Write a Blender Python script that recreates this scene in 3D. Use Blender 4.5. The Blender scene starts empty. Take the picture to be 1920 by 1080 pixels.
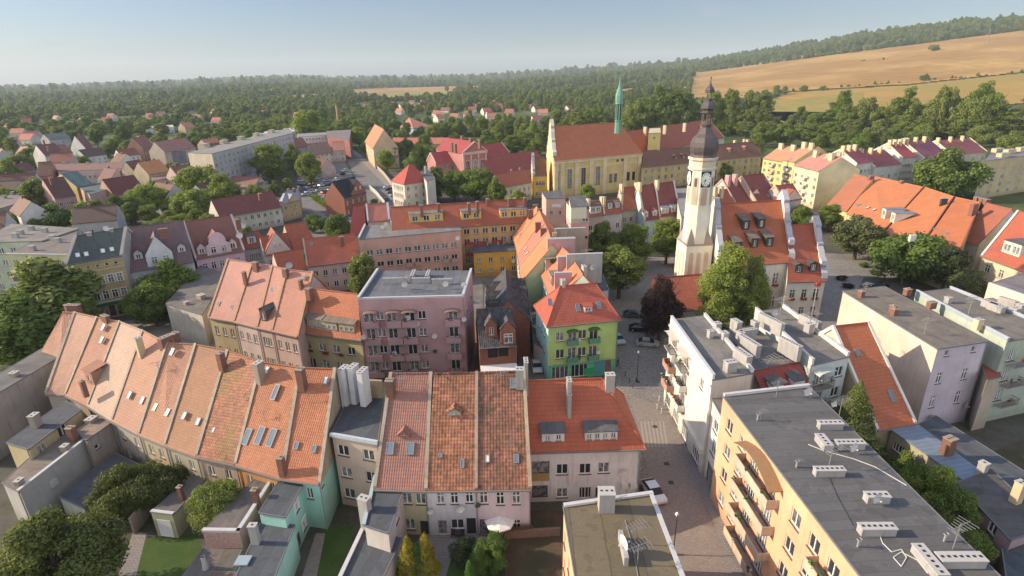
import bpy, bmesh, math, random
import numpy as np
from math import sin, cos, tan, atan, atan2, hypot, pi, radians, sqrt, floor
from mathutils import Vector, Matrix
R_ = random.Random(7)
C = bpy.context.scene.collection
SC = bpy.context.scene

# ---------------------------------------------------------------- camera, light, exposure
H = 50.0; FPX = 1050.0; ROLL = 0.02; PIT = atan(395*cos(ROLL)/FPX)
FW = np.array([0, cos(PIT), -sin(PIT)]); RT = np.array([1., 0, 0]); UP = np.cross(RT, FW)
cd = bpy.data.cameras.new('camera'); cam = bpy.data.objects.new('camera', cd); C.objects.link(cam); SC.camera = cam
cd.sensor_width = 36; cd.lens = 36*FPX/1920; cd.clip_end = 30000; cd.clip_start = 0.5
_r = RT*cos(ROLL) - UP*sin(ROLL); _u = RT*sin(ROLL) + UP*cos(ROLL)
cam.matrix_world = Matrix(((_r[0], _u[0], -FW[0], 0), (_r[1], _u[1], -FW[1], 0), (_r[2], _u[2], -FW[2], H), (0, 0, 0, 1)))
SUN_EL = radians(25); SUN_AZ = radians(-86)      # azimuth measured from +Y towards +X
ts = Vector((sin(SUN_AZ)*cos(SUN_EL), cos(SUN_AZ)*cos(SUN_EL), sin(SUN_EL)))
ld = bpy.data.lights.new('sun', 'SUN'); ld.energy = 4.8; ld.angle = radians(0.6); ld.color = (1.0, 0.81, 0.57)
sun = bpy.data.objects.new('sun', ld); C.objects.link(sun); sun.rotation_euler = ts.to_track_quat('Z', 'Y').to_euler(); sun.location = (0, 0, 200)
W = bpy.data.worlds.new('World'); SC.world = W; W.use_nodes = True
nt = W.node_tree; nt.nodes.clear()
sky = nt.nodes.new('ShaderNodeTexSky'); sky.sky_type = 'NISHITA'; sky.sun_disc = False
sky.sun_elevation = SUN_EL; sky.sun_rotation = SUN_AZ; sky.air_density = 1.0; sky.dust_density = 1.2; sky.ozone_density = 1.5; sky.altitude = 200
bg = nt.nodes.new('ShaderNodeBackground'); bg.inputs['Strength'].default_value = 0.15
ow = nt.nodes.new('ShaderNodeOutputWorld')
# thin high cloud wisps, part of the sky itself
tc = nt.nodes.new('ShaderNodeTexCoord'); mp = nt.nodes.new('ShaderNodeMapping'); mp.inputs['Scale'].default_value = (2.2, 2.2, 9)
nz = nt.nodes.new('ShaderNodeTexNoise'); nz.inputs['Scale'].default_value = 2.6; nz.inputs['Detail'].default_value = 8; nz.inputs['Roughness'].default_value = .6
rp = nt.nodes.new('ShaderNodeValToRGB'); rp.color_ramp.elements[0].position = .56; rp.color_ramp.elements[1].position = .76
mulc = nt.nodes.new('ShaderNodeMath'); mulc.operation = 'MULTIPLY'; mulc.inputs[1].default_value = .5
mixc = nt.nodes.new('ShaderNodeMixRGB'); mixc.inputs['Color2'].default_value = (5.2, 5.0, 5.0, 1)
nt.links.new(tc.outputs['Generated'], mp.inputs['Vector']); nt.links.new(mp.outputs[0], nz.inputs['Vector'])
nt.links.new(nz.outputs['Fac'], rp.inputs[0]); nt.links.new(rp.outputs[0], mulc.inputs[0]); nt.links.new(mulc.outputs[0], mixc.inputs['Fac'])
nt.links.new(sky.outputs[0], mixc.inputs['Color1']); # added fill light: sky brightened low behind the camera, dimmed over the hills
def _mr(a, b, c, d, src):
    n = nt.nodes.new('ShaderNodeMapRange'); n.interpolation_type = 'SMOOTHSTEP'
    for k, v in zip((1, 2, 3, 4), (a, b, c, d)):
        if isinstance(v, (int, float)): n.inputs[k].default_value = v
        else: nt.links.new(v, n.inputs[k])
    nt.links.new(src, n.inputs[0]); return n.outputs[0]
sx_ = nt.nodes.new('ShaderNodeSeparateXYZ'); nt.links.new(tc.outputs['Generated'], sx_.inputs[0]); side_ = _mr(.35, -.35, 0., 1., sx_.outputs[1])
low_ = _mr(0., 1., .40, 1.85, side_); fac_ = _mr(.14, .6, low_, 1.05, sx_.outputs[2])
fill_ = nt.nodes.new('ShaderNodeMixRGB'); ml_ = nt.nodes.new('ShaderNodeMath'); ml_.operation = 'MULTIPLY'; ml_.inputs[1].default_value = .65; nt.links.new(side_, ml_.inputs[0]); nt.links.new(ml_.outputs[0], fill_.inputs[0]); nt.links.new(mixc.outputs[0], fill_.inputs[1]); fill_.inputs[2].default_value = (4.3, 4.0, 3.8, 1)  # whitish tint of the added fill behind the camera
tn_ = nt.nodes.new('ShaderNodeMixRGB'); tn_.blend_type = 'MULTIPLY'; tn_.inputs[2].default_value = (.87, .98, 1.18, 1); ti_ = nt.nodes.new('ShaderNodeMath'); ti_.operation = 'SUBTRACT'; ti_.inputs[0].default_value = 1; nt.links.new(side_, ti_.inputs[1]); nt.links.new(ti_.outputs[0], tn_.inputs[0]); nt.links.new(fill_.outputs[0], tn_.inputs[1])
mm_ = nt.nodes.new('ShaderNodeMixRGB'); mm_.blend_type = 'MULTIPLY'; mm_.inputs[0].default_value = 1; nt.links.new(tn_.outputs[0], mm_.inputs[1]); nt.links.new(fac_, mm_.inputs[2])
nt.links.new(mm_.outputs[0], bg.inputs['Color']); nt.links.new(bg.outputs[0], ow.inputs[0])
SC.view_settings.view_transform = 'Standard'; SC.view_settings.look = 'None'; SC.view_settings.exposure = 0.70; SC.view_settings.gamma = 1
SC.cycles.max_bounces = 5; SC.cycles.diffuse_bounces = 3; SC.cycles.glossy_bounces = 2; SC.cycles.transmission_bounces = 2
SC.cycles.volume_bounces = 0; SC.cycles.transparent_max_bounces = 6; SC.cycles.caustics_reflective = False; SC.cycles.caustics_refractive = False

# ---------------------------------------------------------------- survey: points measured on the photograph, turned into places in metres
def ray(x, y):
    a, b = x-960, -(y-540)
    return FW*FPX + RT*(a*cos(ROLL)+b*sin(ROLL)) + UP*(-a*sin(ROLL)+b*cos(ROLL))
def P(x, y, z=0.):
    d = ray(x, y); t = (z-H)/d[2]; return Vector((d[0]*t, d[1]*t, z))
def slope_hit(a, n, t, q):
    """where the sight line through q meets the roof plane rising with slope t from the eave point a towards n"""
    d = ray(*q); o = np.array([0, 0, H]); a = np.array(a); n = np.array(n)
    s = (t*((o-a)@n)-(o[2]-a[2]))/(d[2]-t*(d@n)); return Vector(o+s*d)
def wall_hit(a, b, q):
    a = np.array(a); u = np.array([b[0]-a[0], b[1]-a[1], 0.]); L = np.linalg.norm(u); u /= L; n = np.array([-u[1], u[0], 0])
    d = ray(*q); s = ((a-np.array([0, 0, H]))@n)/(d@n); p = np.array([0, 0, H])+s*d
    return (p-a)@u, p[2]

# ---------------------------------------------------------------- materials
MC = {}
class NT:
    def __init__(s, name, rough=.85):
        s.m = bpy.data.materials.new(name); s.m.use_nodes = True; s.t = s.m.node_tree; s.b = s.t.nodes['Principled BSDF']; s.b.inputs['Roughness'].default_value = rough
        s.b.inputs['Specular IOR Level'].default_value = .3
    def n(s, ty, **kw):
        x = s.t.nodes.new('ShaderNode'+ty)
        for k, v in kw.items():
            if k.startswith('i_'):
                k = k[2:]; k = int(k) if k.isdigit() else k.replace('_', ' '); s.put(x.inputs[k], v)
            else: setattr(x, k, v)
        return x
    def put(s, sock, v):
        if isinstance(v, bpy.types.NodeSocket): s.t.links.new(v, sock)
        elif isinstance(v, bpy.types.Node): s.t.links.new(v.outputs[0], sock)
        else: sock.default_value = (tuple(v)+(1,)) if isinstance(v, (tuple, list)) and len(v) == 3 and sock.type == 'RGBA' else v
    def math(s, op, a, b=0., c=None):
        x = s.n('Math', operation=op); s.put(x.inputs[0], a); s.put(x.inputs[1], b)
        if c is not None: s.put(x.inputs[2], c)
        return x.outputs[0]
    def mix(s, f, a, b, mode='MIX'):
        x = s.n('MixRGB', blend_type=mode); s.put(x.inputs[0], f); s.put(x.inputs[1], a); s.put(x.inputs[2], b); return x.outputs[0]
    def noise(s, scale, detail=4, vec=None, rough=.55):
        x = s.n('TexNoise'); x.inputs['Scale'].default_value = scale; x.inputs['Detail'].default_value = detail; x.inputs['Roughness'].default_value = rough
        s.put(x.inputs['Vector'], vec if vec is not None else s.pos()); return x.outputs['Fac']
    def pos(s):
        if not hasattr(s, '_p'): s._p = s.n('NewGeometry').outputs['Position']
        return s._p
    def ramp(s, f, lo, hi):
        x = s.n('MapRange'); x.inputs[1].default_value = lo; x.inputs[2].default_value = hi; s.put(x.inputs[0], f); return x.outputs[0]
    def bump(s, h, st=.5, d=.05):
        x = s.n('Bump'); x.inputs['Strength'].default_value = st; x.inputs['Distance'].default_value = d; s.put(x.inputs['Height'], h); s.t.links.new(x.outputs[0], s.b.inputs['Normal'])
    def col(s, c): s.put(s.b.inputs['Base Color'], c); return s.m
def sc(c, k): return tuple(min(1, x*k) for x in c)
def cached(f):
    def g(*a, **k):
        key = (f.__name__,)+a+tuple(sorted(k.items()))
        if key not in MC: MC[key] = f(*a, **k)
        return MC[key]
    return g
@cached
def plaster(c, dirt=.35):
    s = NT('plaster'); big = s.noise(.25, 3); 
    mp = s.n('Mapping'); mp.inputs['Scale'].default_value = (1.5, 1.5, .22); s.t.links.new(s.pos(), mp.inputs[0]); st = s.noise(1.3, 5, mp.outputs[0]); fine = s.noise(5, 5)
    dirt = min(.95, dirt*1.5); c1 = s.mix(s.ramp(big, .35, .7), sc(c, 1.06), sc(c, .82)); md = s.noise(.9, 6, rough=.7); c1 = s.mix(s.math('MULTIPLY', s.ramp(md, .56, .62), dirt*.35), c1, sc((c[0]*.9+.03, c[1]*.9+.03, c[2]*.9+.03), .9))
    c2 = s.mix(s.math('MULTIPLY', s.ramp(st, .5, .8), dirt), c1, sc((c[0]*.8+.04, c[1]*.78+.035, c[2]*.74+.03), .6))
    c3 = s.mix(s.math('MULTIPLY', s.ramp(fine, .35, .8), .18*min(1, dirt*3)), c2, sc(c, .7)); pz = s.n('SeparateXYZ', i_0=s.pos()).outputs[2]; c3 = s.mix(s.math('MULTIPLY', s.math('SUBTRACT', 1., s.ramp(s.math('ADD', pz, s.math('MULTIPLY', fine, -2.)), -.5, 1.2)), .5), c3, sc((c[0]*.7, c[1]*.66, c[2]*.6), .6)); s.bump(fine, .15, .02)
    return s.col(c3)
@cached
def tile(c, var=.12, moss=0., course=.38, w=.27, patch=None, bumpk=1.0):
    g_ = (c[0]+c[1]+c[2])/3; c = tuple(x*.86+g_*.14*.8 for x in c)
    s = NT('roof_tile', .75); uv = s.n('UVMap').outputs[0]; sp = s.n('SeparateXYZ', i_0=uv); u, v = sp.outputs[0], sp.outputs[1]
    vv = s.math('DIVIDE', v, course); uu = s.math('DIVIDE', u, w); fv = s.math('FRACT', vv); iv = s.math('FLOOR', vv)
    cb = s.n('CombineXYZ', i_0=s.math('FLOOR', uu), i_1=iv); wn = s.n('TexWhiteNoise', noise_dimensions='2D'); s.t.links.new(cb.outputs[0], wn.inputs[0])
    k = wn.outputs['Value']; big = s.noise(.35, 4); mid = s.noise(1.6, 4)
    a = s.mix(k, sc(c, 1-var*1.6), sc(c, 1+var)); a = s.mix(s.ramp(big, .35, .7), a, s.mix(.5, a, sc((c[0]*.8, c[1]*.9, c[2]*1.0), .85)))
    if patch: a = s.mix(s.ramp(s.noise(.22, 2), .5, .56), a, s.mix(k, sc(patch, .85), sc(patch, 1.1)))
    if moss:
        mm = s.math('ADD', s.math('MULTIPLY', k, .22), s.math('ADD', s.math('MULTIPLY', mid, .55), s.math('MULTIPLY', big, .45)))
        a = s.mix(s.math('MULTIPLY', s.ramp(mm, .78-moss*.25, .86-moss*.1), .8), a, (.045, .04, .03))
    if moss: fu = s.math('FRACT', uu); jm = s.math('MULTIPLY', s.math('LESS_THAN', fu, .2), s.ramp(mid, .35, .6)); a = s.mix(s.math('MULTIPLY', jm, .6), a, (.05, .035, .03))
    edge = s.ramp(fv, .0, .16 if not moss else .3); a = s.mix(s.math('MULTIPLY', s.math('SUBTRACT', 1., edge), .55 if not moss else .75), a, sc(c, .25))  # shadow line of each tile course painted in; wider dark gaps on mossy tiles
    h = s.math('ADD', s.math('MULTIPLY', fv, -1.), s.math('MULTIPLY', s.math('SINE', s.math('MULTIPLY', uu, 6.2832)), .45)); h = s.math('ADD', h, s.math('MULTIPLY', k, .25*min(1, var*5)))
    s.bump(h, .55*bumpk, .06); return s.col(a)
@cached
def felt(c, strip=1.0, light=.45):
    s = NT('roof_felt', .9); uv = s.n('UVMap').outputs[0]; sp = s.n('SeparateXYZ', i_0=uv); u = sp.outputs[0]
    uw = s.math('ADD', u, s.math('MULTIPLY', s.noise(.6, 2), .3)); fu = s.math('FRACT', s.math('DIVIDE', uw, strip)); cb = s.n('CombineXYZ', i_0=s.math('FLOOR', s.math('DIVIDE', uw, strip)))
    wn = s.n('TexWhiteNoise', noise_dimensions='1D'); s.t.links.new(s.math('FLOOR', s.math('DIVIDE', uw, strip)), wn.inputs['W'])
    big = s.noise(.3, 5); a = s.mix(wn.outputs['Value'], sc(c, .86), sc(c, 1.12)); a = s.mix(s.math('MULTIPLY', s.ramp(big, .4, .75), light), a, sc((c[0]*1.1, c[1], c[2]*.9), 1.9))
    a = s.mix(s.math('MULTIPLY', s.ramp(s.noise(4, 6), .4, .75), .3), a, sc(c, .6))
    pu = s.noise(.9, 3, rough=.4); a = s.mix(s.math('MULTIPLY', s.math('LESS_THAN', s.math('ABSOLUTE', s.math('SUBTRACT', pu, .56)), .008), .12), a, sc(c, 2.2)); a = s.mix(s.math('MULTIPLY', s.ramp(pu, .57, .62), .3), a, sc(c, .55)); line = s.math('LESS_THAN', fu, .05); a = s.mix(s.math('MULTIPLY', line, .5), a, sc(c, .45)); s.bump(s.noise(9, 4), .2, .02); return s.col(a)
@cached
def seam(c, w=.5, met=0.):
    s = NT('sheet_metal', .5); uv = s.n('UVMap').outputs[0]; sp = s.n('SeparateXYZ', i_0=uv); fu = s.math('FRACT', s.math('DIVIDE', sp.outputs[0], w))
    big = s.noise(.5, 4); a = s.mix(s.ramp(big, .3, .75), c, sc(c, .75)); line = s.math('LESS_THAN', fu, .12); a = s.mix(s.math('MULTIPLY', line, .45), a, sc(c, 1.6)); s.bump(line, .4, .03)
    s.b.inputs['Metallic'].default_value = met; return s.col(a)
@cached
def flat(c, rough=.7, met=0., var=.15):
    s = NT('paint', rough); s.b.inputs['Metallic'].default_value = met; return s.col(s.mix(s.ramp(s.noise(2.2, 5), .3, .75), c, sc(c, 1-var)))
@cached
def brick(c):
    s = NT('brick', .9); k = s.noise(3.5, 5); g = s.math('FRACT', s.math('MULTIPLY', s.n('SeparateXYZ', i_0=s.pos()).outputs[2], 4.))
    a = s.mix(s.ramp(k, .3, .7), sc(c, .75), sc(c, 1.2)); a = s.mix(s.math('MULTIPLY', s.math('LESS_THAN', g, .14), .4), a, (.3, .26, .22)); return s.col(a)
@cached
def glass(dark=.03):
    s = NT('window_glass', .12); r = s.n('ObjectInfo').outputs['Random']; s.b.inputs['Specular IOR Level'].default_value = .5
    cur = s.ramp(r, .38, .7); n = s.ramp(s.noise(2.5, 2), .45, .55); return s.col(s.mix(s.math('MULTIPLY', cur, s.math('ADD', .25, s.math('MULTIPLY', n, .5))), (dark, dark*1.1, dark*1.3), (.36, .36, .36)))
@cached
def ground_mat(kind):
    s = NT('ground_'+kind, .95)
    if kind == 'cobble':
        v = s.n('TexVoronoi', feature='DISTANCE_TO_EDGE'); v.inputs['Scale'].default_value = 5; s.t.links.new(s.pos(), v.inputs['Vector'])
        v2 = s.n('TexVoronoi'); v2.inputs['Scale'].default_value = 5; s.t.links.new(s.pos(), v2.inputs['Vector']); k = s.n('SeparateXYZ', i_0=v2.outputs['Color']).outputs[0]
        a = s.mix(k, (.20, .185, .17), (.34, .315, .29)); a = s.mix(s.ramp(s.noise(.16, 5), .4, .65), a, s.mix(.5, a, (.17, .16, .155))); a = s.mix(s.math('LESS_THAN', v.outputs[0], .05), a, (.07, .065, .06)); s.bump(v.outputs[0], .4, .05); return s.col(a)
    if kind == 'block':
        bt = s.n('TexBrick'); bt.inputs['Scale'].default_value = 1.6; s.t.links.new(s.pos(), bt.inputs[0]); bt.inputs['Color1'].default_value = (.33, .28, .245, 1); bt.inputs['Color2'].default_value = (.25, .205, .185, 1); bt.inputs['Mortar'].default_value = (.09, .08, .08, 1); bt.inputs['Mortar Size'].default_value = .03
        return s.col(s.mix(s.ramp(s.noise(.3, 4), .35, .7), bt.outputs[0], s.mix(.4, bt.outputs[0], (.18, .165, .155))))
    if kind == 'slab':
        bt = s.n('TexBrick'); bt.inputs['Scale'].default_value = 1.1; s.t.links.new(s.pos(), bt.inputs[0]); bt.inputs['Color1'].default_value = (.3, .27, .25, 1); bt.inputs['Color2'].default_value = (.24, .22, .21, 1); bt.inputs['Mortar'].default_value = (.13, .12, .12, 1); bt.inputs['Mortar Size'].default_value = .03
        return s.col(s.mix(s.ramp(s.noise(.4, 4), .35, .7), bt.outputs[0], s.mix(.4, bt.outputs[0], (.16, .15, .14))))
    if kind == 'asphalt':
        return s.col(s.mix(s.ramp(s.noise(.25, 6), .35, .7), (.12, .115, .11), (.19, .18, .175)))
    if kind == 'yard':
        a = s.mix(s.ramp(s.noise(.12, 5), .42, .6), (.085, .08, .075), (.035, .045, .02)); return s.col(s.mix(s.ramp(s.noise(1.5, 5), .3, .8), a, (.1, .09, .075)))
    if kind == 'grass':
        a = s.mix(s.ramp(s.noise(.35, 5), .35, .65), (.05, .11, .02), (.10, .14, .035)); return s.col(s.mix(s.ramp(s.noise(7, 6, rough=.8), .3, .7), a, (.02, .04, .008)))
    if kind == 'dry_and_shade':
        a = s.mix(s.ramp(s.noise(.3, 5), .35, .65), (.13, .08, .05), (.04, .06, .02)); return s.col(s.mix(s.ramp(s.noise(5, 6), .35, .75), a, (.05, .04, .03)))
    if kind == 'land':
        a = s.mix(s.ramp(s.noise(.004, 4), .35, .65), (.055, .09, .02), (.13, .13, .04)); return s.col(s.mix(s.ramp(s.noise(.05, 6), .35, .7), a, (.025, .045, .012)))
    if kind in ('wheat', 'stubble', 'meadow'):
        c1, c2, c3 = {'wheat': ((.35, .205, .06), (.22, .12, .03), (.42, .27, .09)), 'stubble': ((.38, .235, .055), (.29, .19, .045), (.24, .19, .045)), 'meadow': ((.2, .24, .05), (.13, .18, .035), (.34, .28, .09))}[kind]
        mp = s.n('Mapping'); mp.inputs['Scale'].default_value = (.045, .0025, 1); mp.inputs['Rotation'].default_value = (0, 0, radians(-35)); s.t.links.new(s.pos(), mp.inputs[0])
        a = s.mix(s.ramp(s.noise(1.2, 5, mp.outputs[0]), .35, .65), c1, c2); a = s.mix(s.ramp(s.noise(.006, 5), .45, .62), a, c3); mq = s.n('Mapping'); mq.inputs['Scale'].default_value = (.35, .006, 1); mq.inputs['Rotation'].default_value = (0, 0, radians(-35)); s.t.links.new(s.pos(), mq.inputs[0]); a = s.mix(s.math('MULTIPLY', s.ramp(s.noise(.5, 2, mq.outputs[0]), .45, .6), .35), a, sc(c2, .8)); return s.col(s.mix(s.ramp(s.noise(.06, 5), .4, .8), a, sc(c1, .75)))
@cached
def leafm(c, c2=None):
    c = sc(c, 1.22); c2 = sc(c2, 1.15) if c2 else None
    odd = c[1] < c[0] or c[0] > .15 > c[2]*3.; s = NT('leaves', .6); r = s.n('ObjectInfo').outputs['Random']; k = s.noise(.9, 3); f = s.noise(6, 2)
    c2 = c2 or (c[0]*1.7, c[1]*1.35, c[2]*1.2); a = s.mix(s.ramp(k, .35, .68), c, c2); a = s.mix(s.ramp(f, .3, .7), a, s.mix(.45, a, sc(c, .5)))
    a = s.mix(s.math('MULTIPLY', r, .0 if odd else .45), a, s.mix(.5, a, (.13, .125, .035)))
    g = s.noise(.011, 4); a = a if odd else s.mix(s.ramp(g, .44, .58), a, s.mix(.65, a, (.22, .26, .065))); a = s.mix(s.ramp(s.noise(.05, 3), .5, .75), a, s.mix(.5, a, (.02, .045, .02)))
    s.put(s.b.inputs['Base Color'], a); tr = s.n('BsdfTranslucent'); s.put(tr.inputs[0], s.mix(1., a, (1.5, 1.5, .7), 'MULTIPLY')); mx = s.n('MixShader'); mx.inputs[0].default_value = .3
    s.b.inputs['Specular IOR Level'].default_value = .25
    s.t.links.new(s.b.outputs[0], mx.inputs[1]); s.t.links.new(tr.outputs[0], mx.inputs[2]); s.t.links.new(mx.outputs[0], s.t.nodes['Material Output'].inputs[0]); return s.m

# ---------------------------------------------------------------- objects
def zone(x, tab):
    for lim, t in tab:
        if x < lim: return t
    return tab[-1][1]
def wloc(o):
    v = Vector((0, 0, 0))
    while o: v = v+o.location; o = o.parent
    return v
def mesh(name, V, F, mats, uv=None, mi=None, smooth=False):
    me = bpy.data.meshes.new(name); me.from_pydata([tuple(v) for v in V], [], F)
    for m in (mats if isinstance(mats, (list, tuple)) else [mats]): me.materials.append(m)
    if mi: me.polygons.foreach_set('material_index', mi)
    if uv:
        l = me.uv_layers.new(name='UVMap'); l.data.foreach_set('uv', [c for f in uv for p in f for c in p])
    if smooth: me.polygons.foreach_set('use_smooth', [True]*len(me.polygons))
    me.update(); return me
class MB:
    def __init__(s): s.V = []; s.F = []; s.U = []; s.M = []
    def face(s, pts, uv=None, mi=0):
        i = len(s.V); s.V += [Vector(p) for p in pts]; s.F.append(list(range(i, i+len(pts)))); s.M.append(mi)
        if uv is None:
            p0, p1 = Vector(pts[0]), Vector(pts[1]); a = (p1-p0); a = a.normalized() if a.length > 1e-6 else Vector((1, 0, 0)); n = a.cross(Vector(pts[2])-p0); n = n.normalized() if n.length > 1e-9 else Vector((0, 0, 1)); b = n.cross(a)
            uv = [((Vector(p)-p0).dot(a), (Vector(p)-p0).dot(b)) for p in pts]
        s.U.append(uv)
    def box(s, o, ux, uy, x0, x1, y0, y1, z0, z1, mi=0, bottom=True):
        """box in a frame: origin o, axes ux, uy (horizontal), z up"""
        o, ux, uy = Vector(o), Vector(ux), Vector(uy); q = lambda x, y, z: o+ux*x+uy*y+Vector((0, 0, z))
        a, b, c, d = q(x0, y0, z0), q(x1, y0, z0), q(x1, y1, z0), q(x0, y1, z0); e, f, g, h = q(x0, y0, z1), q(x1, y0, z1), q(x1, y1, z1), q(x0, y1, z1)
        for t in ((a, b, f, e), (b, c, g, f), (c, d, h, g), (d, a, e, h), (e, f, g, h)) + (((d, c, b, a),) if bottom else ()): s.face(t, mi=mi)
    def slab(s, poly, th, mi=0, side=None):
        top = [Vector(p) for p in poly]; bot = [p-Vector((0, 0, th)) for p in top]; s.face(top, mi=mi); s.face(bot[::-1], mi=mi if side is None else side)
        for i in range(len(top)):
            j = (i+1) % len(top); s.face((bot[i], bot[j], top[j], top[i]), mi=mi if side is None else side)
    def tube(s, a, b, r, n=6, mi=0, r2=None):
        a, b = Vector(a), Vector(b); d = (b-a).normalized(); x = d.orthogonal().normalized(); y = d.cross(x); r2 = r if r2 is None else r2
        for i in range(n):
            t, t2 = 2*pi*i/n, 2*pi*(i+1)/n; c = lambda tt: x*cos(tt)+y*sin(tt)
            s.face((a+c(t)*r, a+c(t2)*r, b+c(t2)*r2, b+c(t)*r2), mi=mi)
    def lathe(s, o, prof, n=8, mi=0, rot=0., cap=True):
        o = Vector(o)
        for (r0, z0), (r1, z1) in zip(prof, prof[1:]):
            for i in range(n):
                t, t2 = 2*pi*i/n+rot, 2*pi*(i+1)/n+rot
                p = [o+Vector((cos(t)*r0, sin(t)*r0, z0)), o+Vector((cos(t2)*r0, sin(t2)*r0, z0)), o+Vector((cos(t2)*r1, sin(t2)*r1, z1)), o+Vector((cos(t)*r1, sin(t)*r1, z1))]
                if r1 < 1e-4: p = p[:3]
                if r0 < 1e-4: p = [p[0], p[2], p[3]]
                s.face(p, mi=mi)
    def build(s, name, mats, parent=None, loc=None, smooth=False):
        off = wloc(parent) if parent else Vector((0, 0, 0))
        if loc is not None: off = Vector(loc)
        me = mesh(name, [v-off for v in s.V], s.F, mats, s.U, s.M, smooth); o = bpy.data.objects.new(name, me)
        if parent: o.parent = parent
        elif loc is not None: o.location = loc
        C.objects.link(o); return o
def thing(name, label, cat, loc, group=None):
    o = bpy.data.objects.new(name, None); o.location = loc; o.empty_display_size = .5; C.objects.link(o); o['label'] = label; o['category'] = cat
    if group: o['group'] = group
    return o
def tag(o, label=None, cat=None, group=None, kind=None):
    for k, v in (('label', label), ('category', cat), ('group', group), ('kind', kind)):
        if v: o[k] = v
    return o
def inst(name, me, parent, loc, rz=0., scale=None):
    o = bpy.data.objects.new(name, me); o.parent = parent; o.location = Vector(loc)-(wloc(parent) if parent else Vector((0, 0, 0))); o.rotation_euler = (0, 0, rz)
    if scale: o.scale = scale
    C.objects.link(o); return o
# ---------------------------------------------------------------- windows
WHITE = flat((.78, .78, .76), .5); DARKW = flat((.09, .05, .035), .6)
WT = {}
def win_meshes(w, h, st='m', fr='w'):
    key = (round(w, 2), round(h, 2), st, fr)
    if key in WT: return WT[key]
    fm = WHITE if fr == 'w' else DARKW if fr == 'd' else flat((.55, .5, .42), .7)
    X, Y = Vector((1, 0, 0)), Vector((0, 1, 0)); f = MB(); p = MB(); s = MB(); t = .07
    arch = st == 'arch'; r = w/2; hb = h-r if arch else h
    if arch:
        ring = [(r*cos(a), hb+r*sin(a)) for a in [pi*i/10 for i in range(11)]]
        p.face([(-r, .14, 0), (r, .14, 0)]+[(x, .14, z) for x, z in ring])
        for (xa, za), (xb, zb) in zip(ring, ring[1:]):      # rim and the wall left above the curve
            f.face([(xa, 0, za), (xa, .2, za), (xb, .2, zb), (xb, 0, zb)]); k = 1.0
            f.face([(xa, -.004, za), (xb, -.004, zb), (xb, -.004, h+.01), (xa, -.004, h+.01)], mi=1)
            f.face([(xa, -.03, za), (xb, -.03, zb), (xb*1.16, -.03, hb+(zb-hb)*1.1+.02), (xa*1.16, -.03, hb+(za-hb)*1.1+.02)])
        for x0 in (-r*1.16, r): f.box((0, 0, 0), X, Y, x0, x0+r*.16, -.03, -.005, 0, hb)
        f.box((0, 0, 0), X, Y, -.035, .035, .1, .15, 0, h-.02)
        for z in np.arange(1., hb, 1.1): f.box((0, 0, 0), X, Y, -r, r, .11, .14, z, z+.05)
    else:
        p.face([(-w/2, .16, 0), (w/2, .16, 0), (w/2, .16, h), (-w/2, .16, h)])
        f.box((0, 0, 0), X, Y, -w/2, -w/2+t, .08, .17, 0, h); f.box((0, 0, 0), X, Y, w/2-t, w/2, .08, .17, 0, h)
        f.box((0, 0, 0), X, Y, -w/2+t, w/2-t, .08, .17, 0, t); f.box((0, 0, 0), X, Y, -w/2+t, w/2-t, .08, .17, h-t, h)
        if st in 'mt3': f.box((0, 0, 0), X, Y, -.05, .05, .07, .16, t, h-t)
        if st == '3':
            for x in (-w*.27, w*.27): f.box((0, 0, 0), X, Y, x-.04, x+.04, .07, .16, t, h-t)
        if st == 't': f.box((0, 0, 0), X, Y, -w/2+t, w/2-t, .065, .15, h*.66, h*.66+.09)
        if st == 'f':    # raised surround
            f.box((0, 0, 0), X, Y, -.05, .05, .07, .16, t, h-t); f.box((0, 0, 0), X, Y, -w/2+t, w/2-t, .065, .15, h*.66, h*.66+.09)
            for x0 in (-w/2-.14, w/2+.003): f.box((0, 0, 0), X, Y, x0, x0+.137, -.05, .0, -.05, h+.05)
            f.box((0, 0, 0), X, Y, -w/2-.2, w/2+.2, -.1, .0, h+.053, h+.2)
    if st != 'D' and not arch: s.box((0, 0, 0), X, Y, -w/2-.08, w/2+.08, -.12, -.003, -.1, -.02)
    g = glass()
    A = mesh('window', p.V, p.F, g, p.U, p.M); B = mesh('frame', f.V, f.F, [fm, plaster((.5, .4, .22))], f.U, f.M); S = mesh('sill', s.V, s.F, flat((.13, .07, .06) if fr != 'g' else (.4, .4, .4), .6), s.U, s.M) if s.F else None
    c = MB(); c.V = p.V+f.V+s.V; n1, n2 = len(p.V), len(p.V)+len(f.V)
    c.F = p.F+[[i+n1 for i in q] for q in f.F]+[[i+n2 for i in q] for q in s.F]; c.M = [0]*len(p.F)+[1+m for m in f.M]+[3]*len(s.F); c.U = p.U+f.U+s.U
    D = mesh('window', c.V, c.F, [g, fm, plaster((.5, .4, .22)), flat((.3, .2, .17), .6)], c.U, c.M)
    WT[key] = (A, B, S, D); return WT[key]
def add_window(b, p, rz, w, h, st='m', fr='w', parent=None, near=True, name='window'):
    A, B, S, D = win_meshes(w, h, st, fr); par = parent or b.root
    if not near: return inst(name, D, par, p, rz)
    o = inst(name, A, par, p, rz)
    k = bpy.data.objects.new('frame', B); k.parent = o; C.objects.link(k)
    if S: k = bpy.data.objects.new('sill', S); k.parent = o; C.objects.link(k)
    return o

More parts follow.
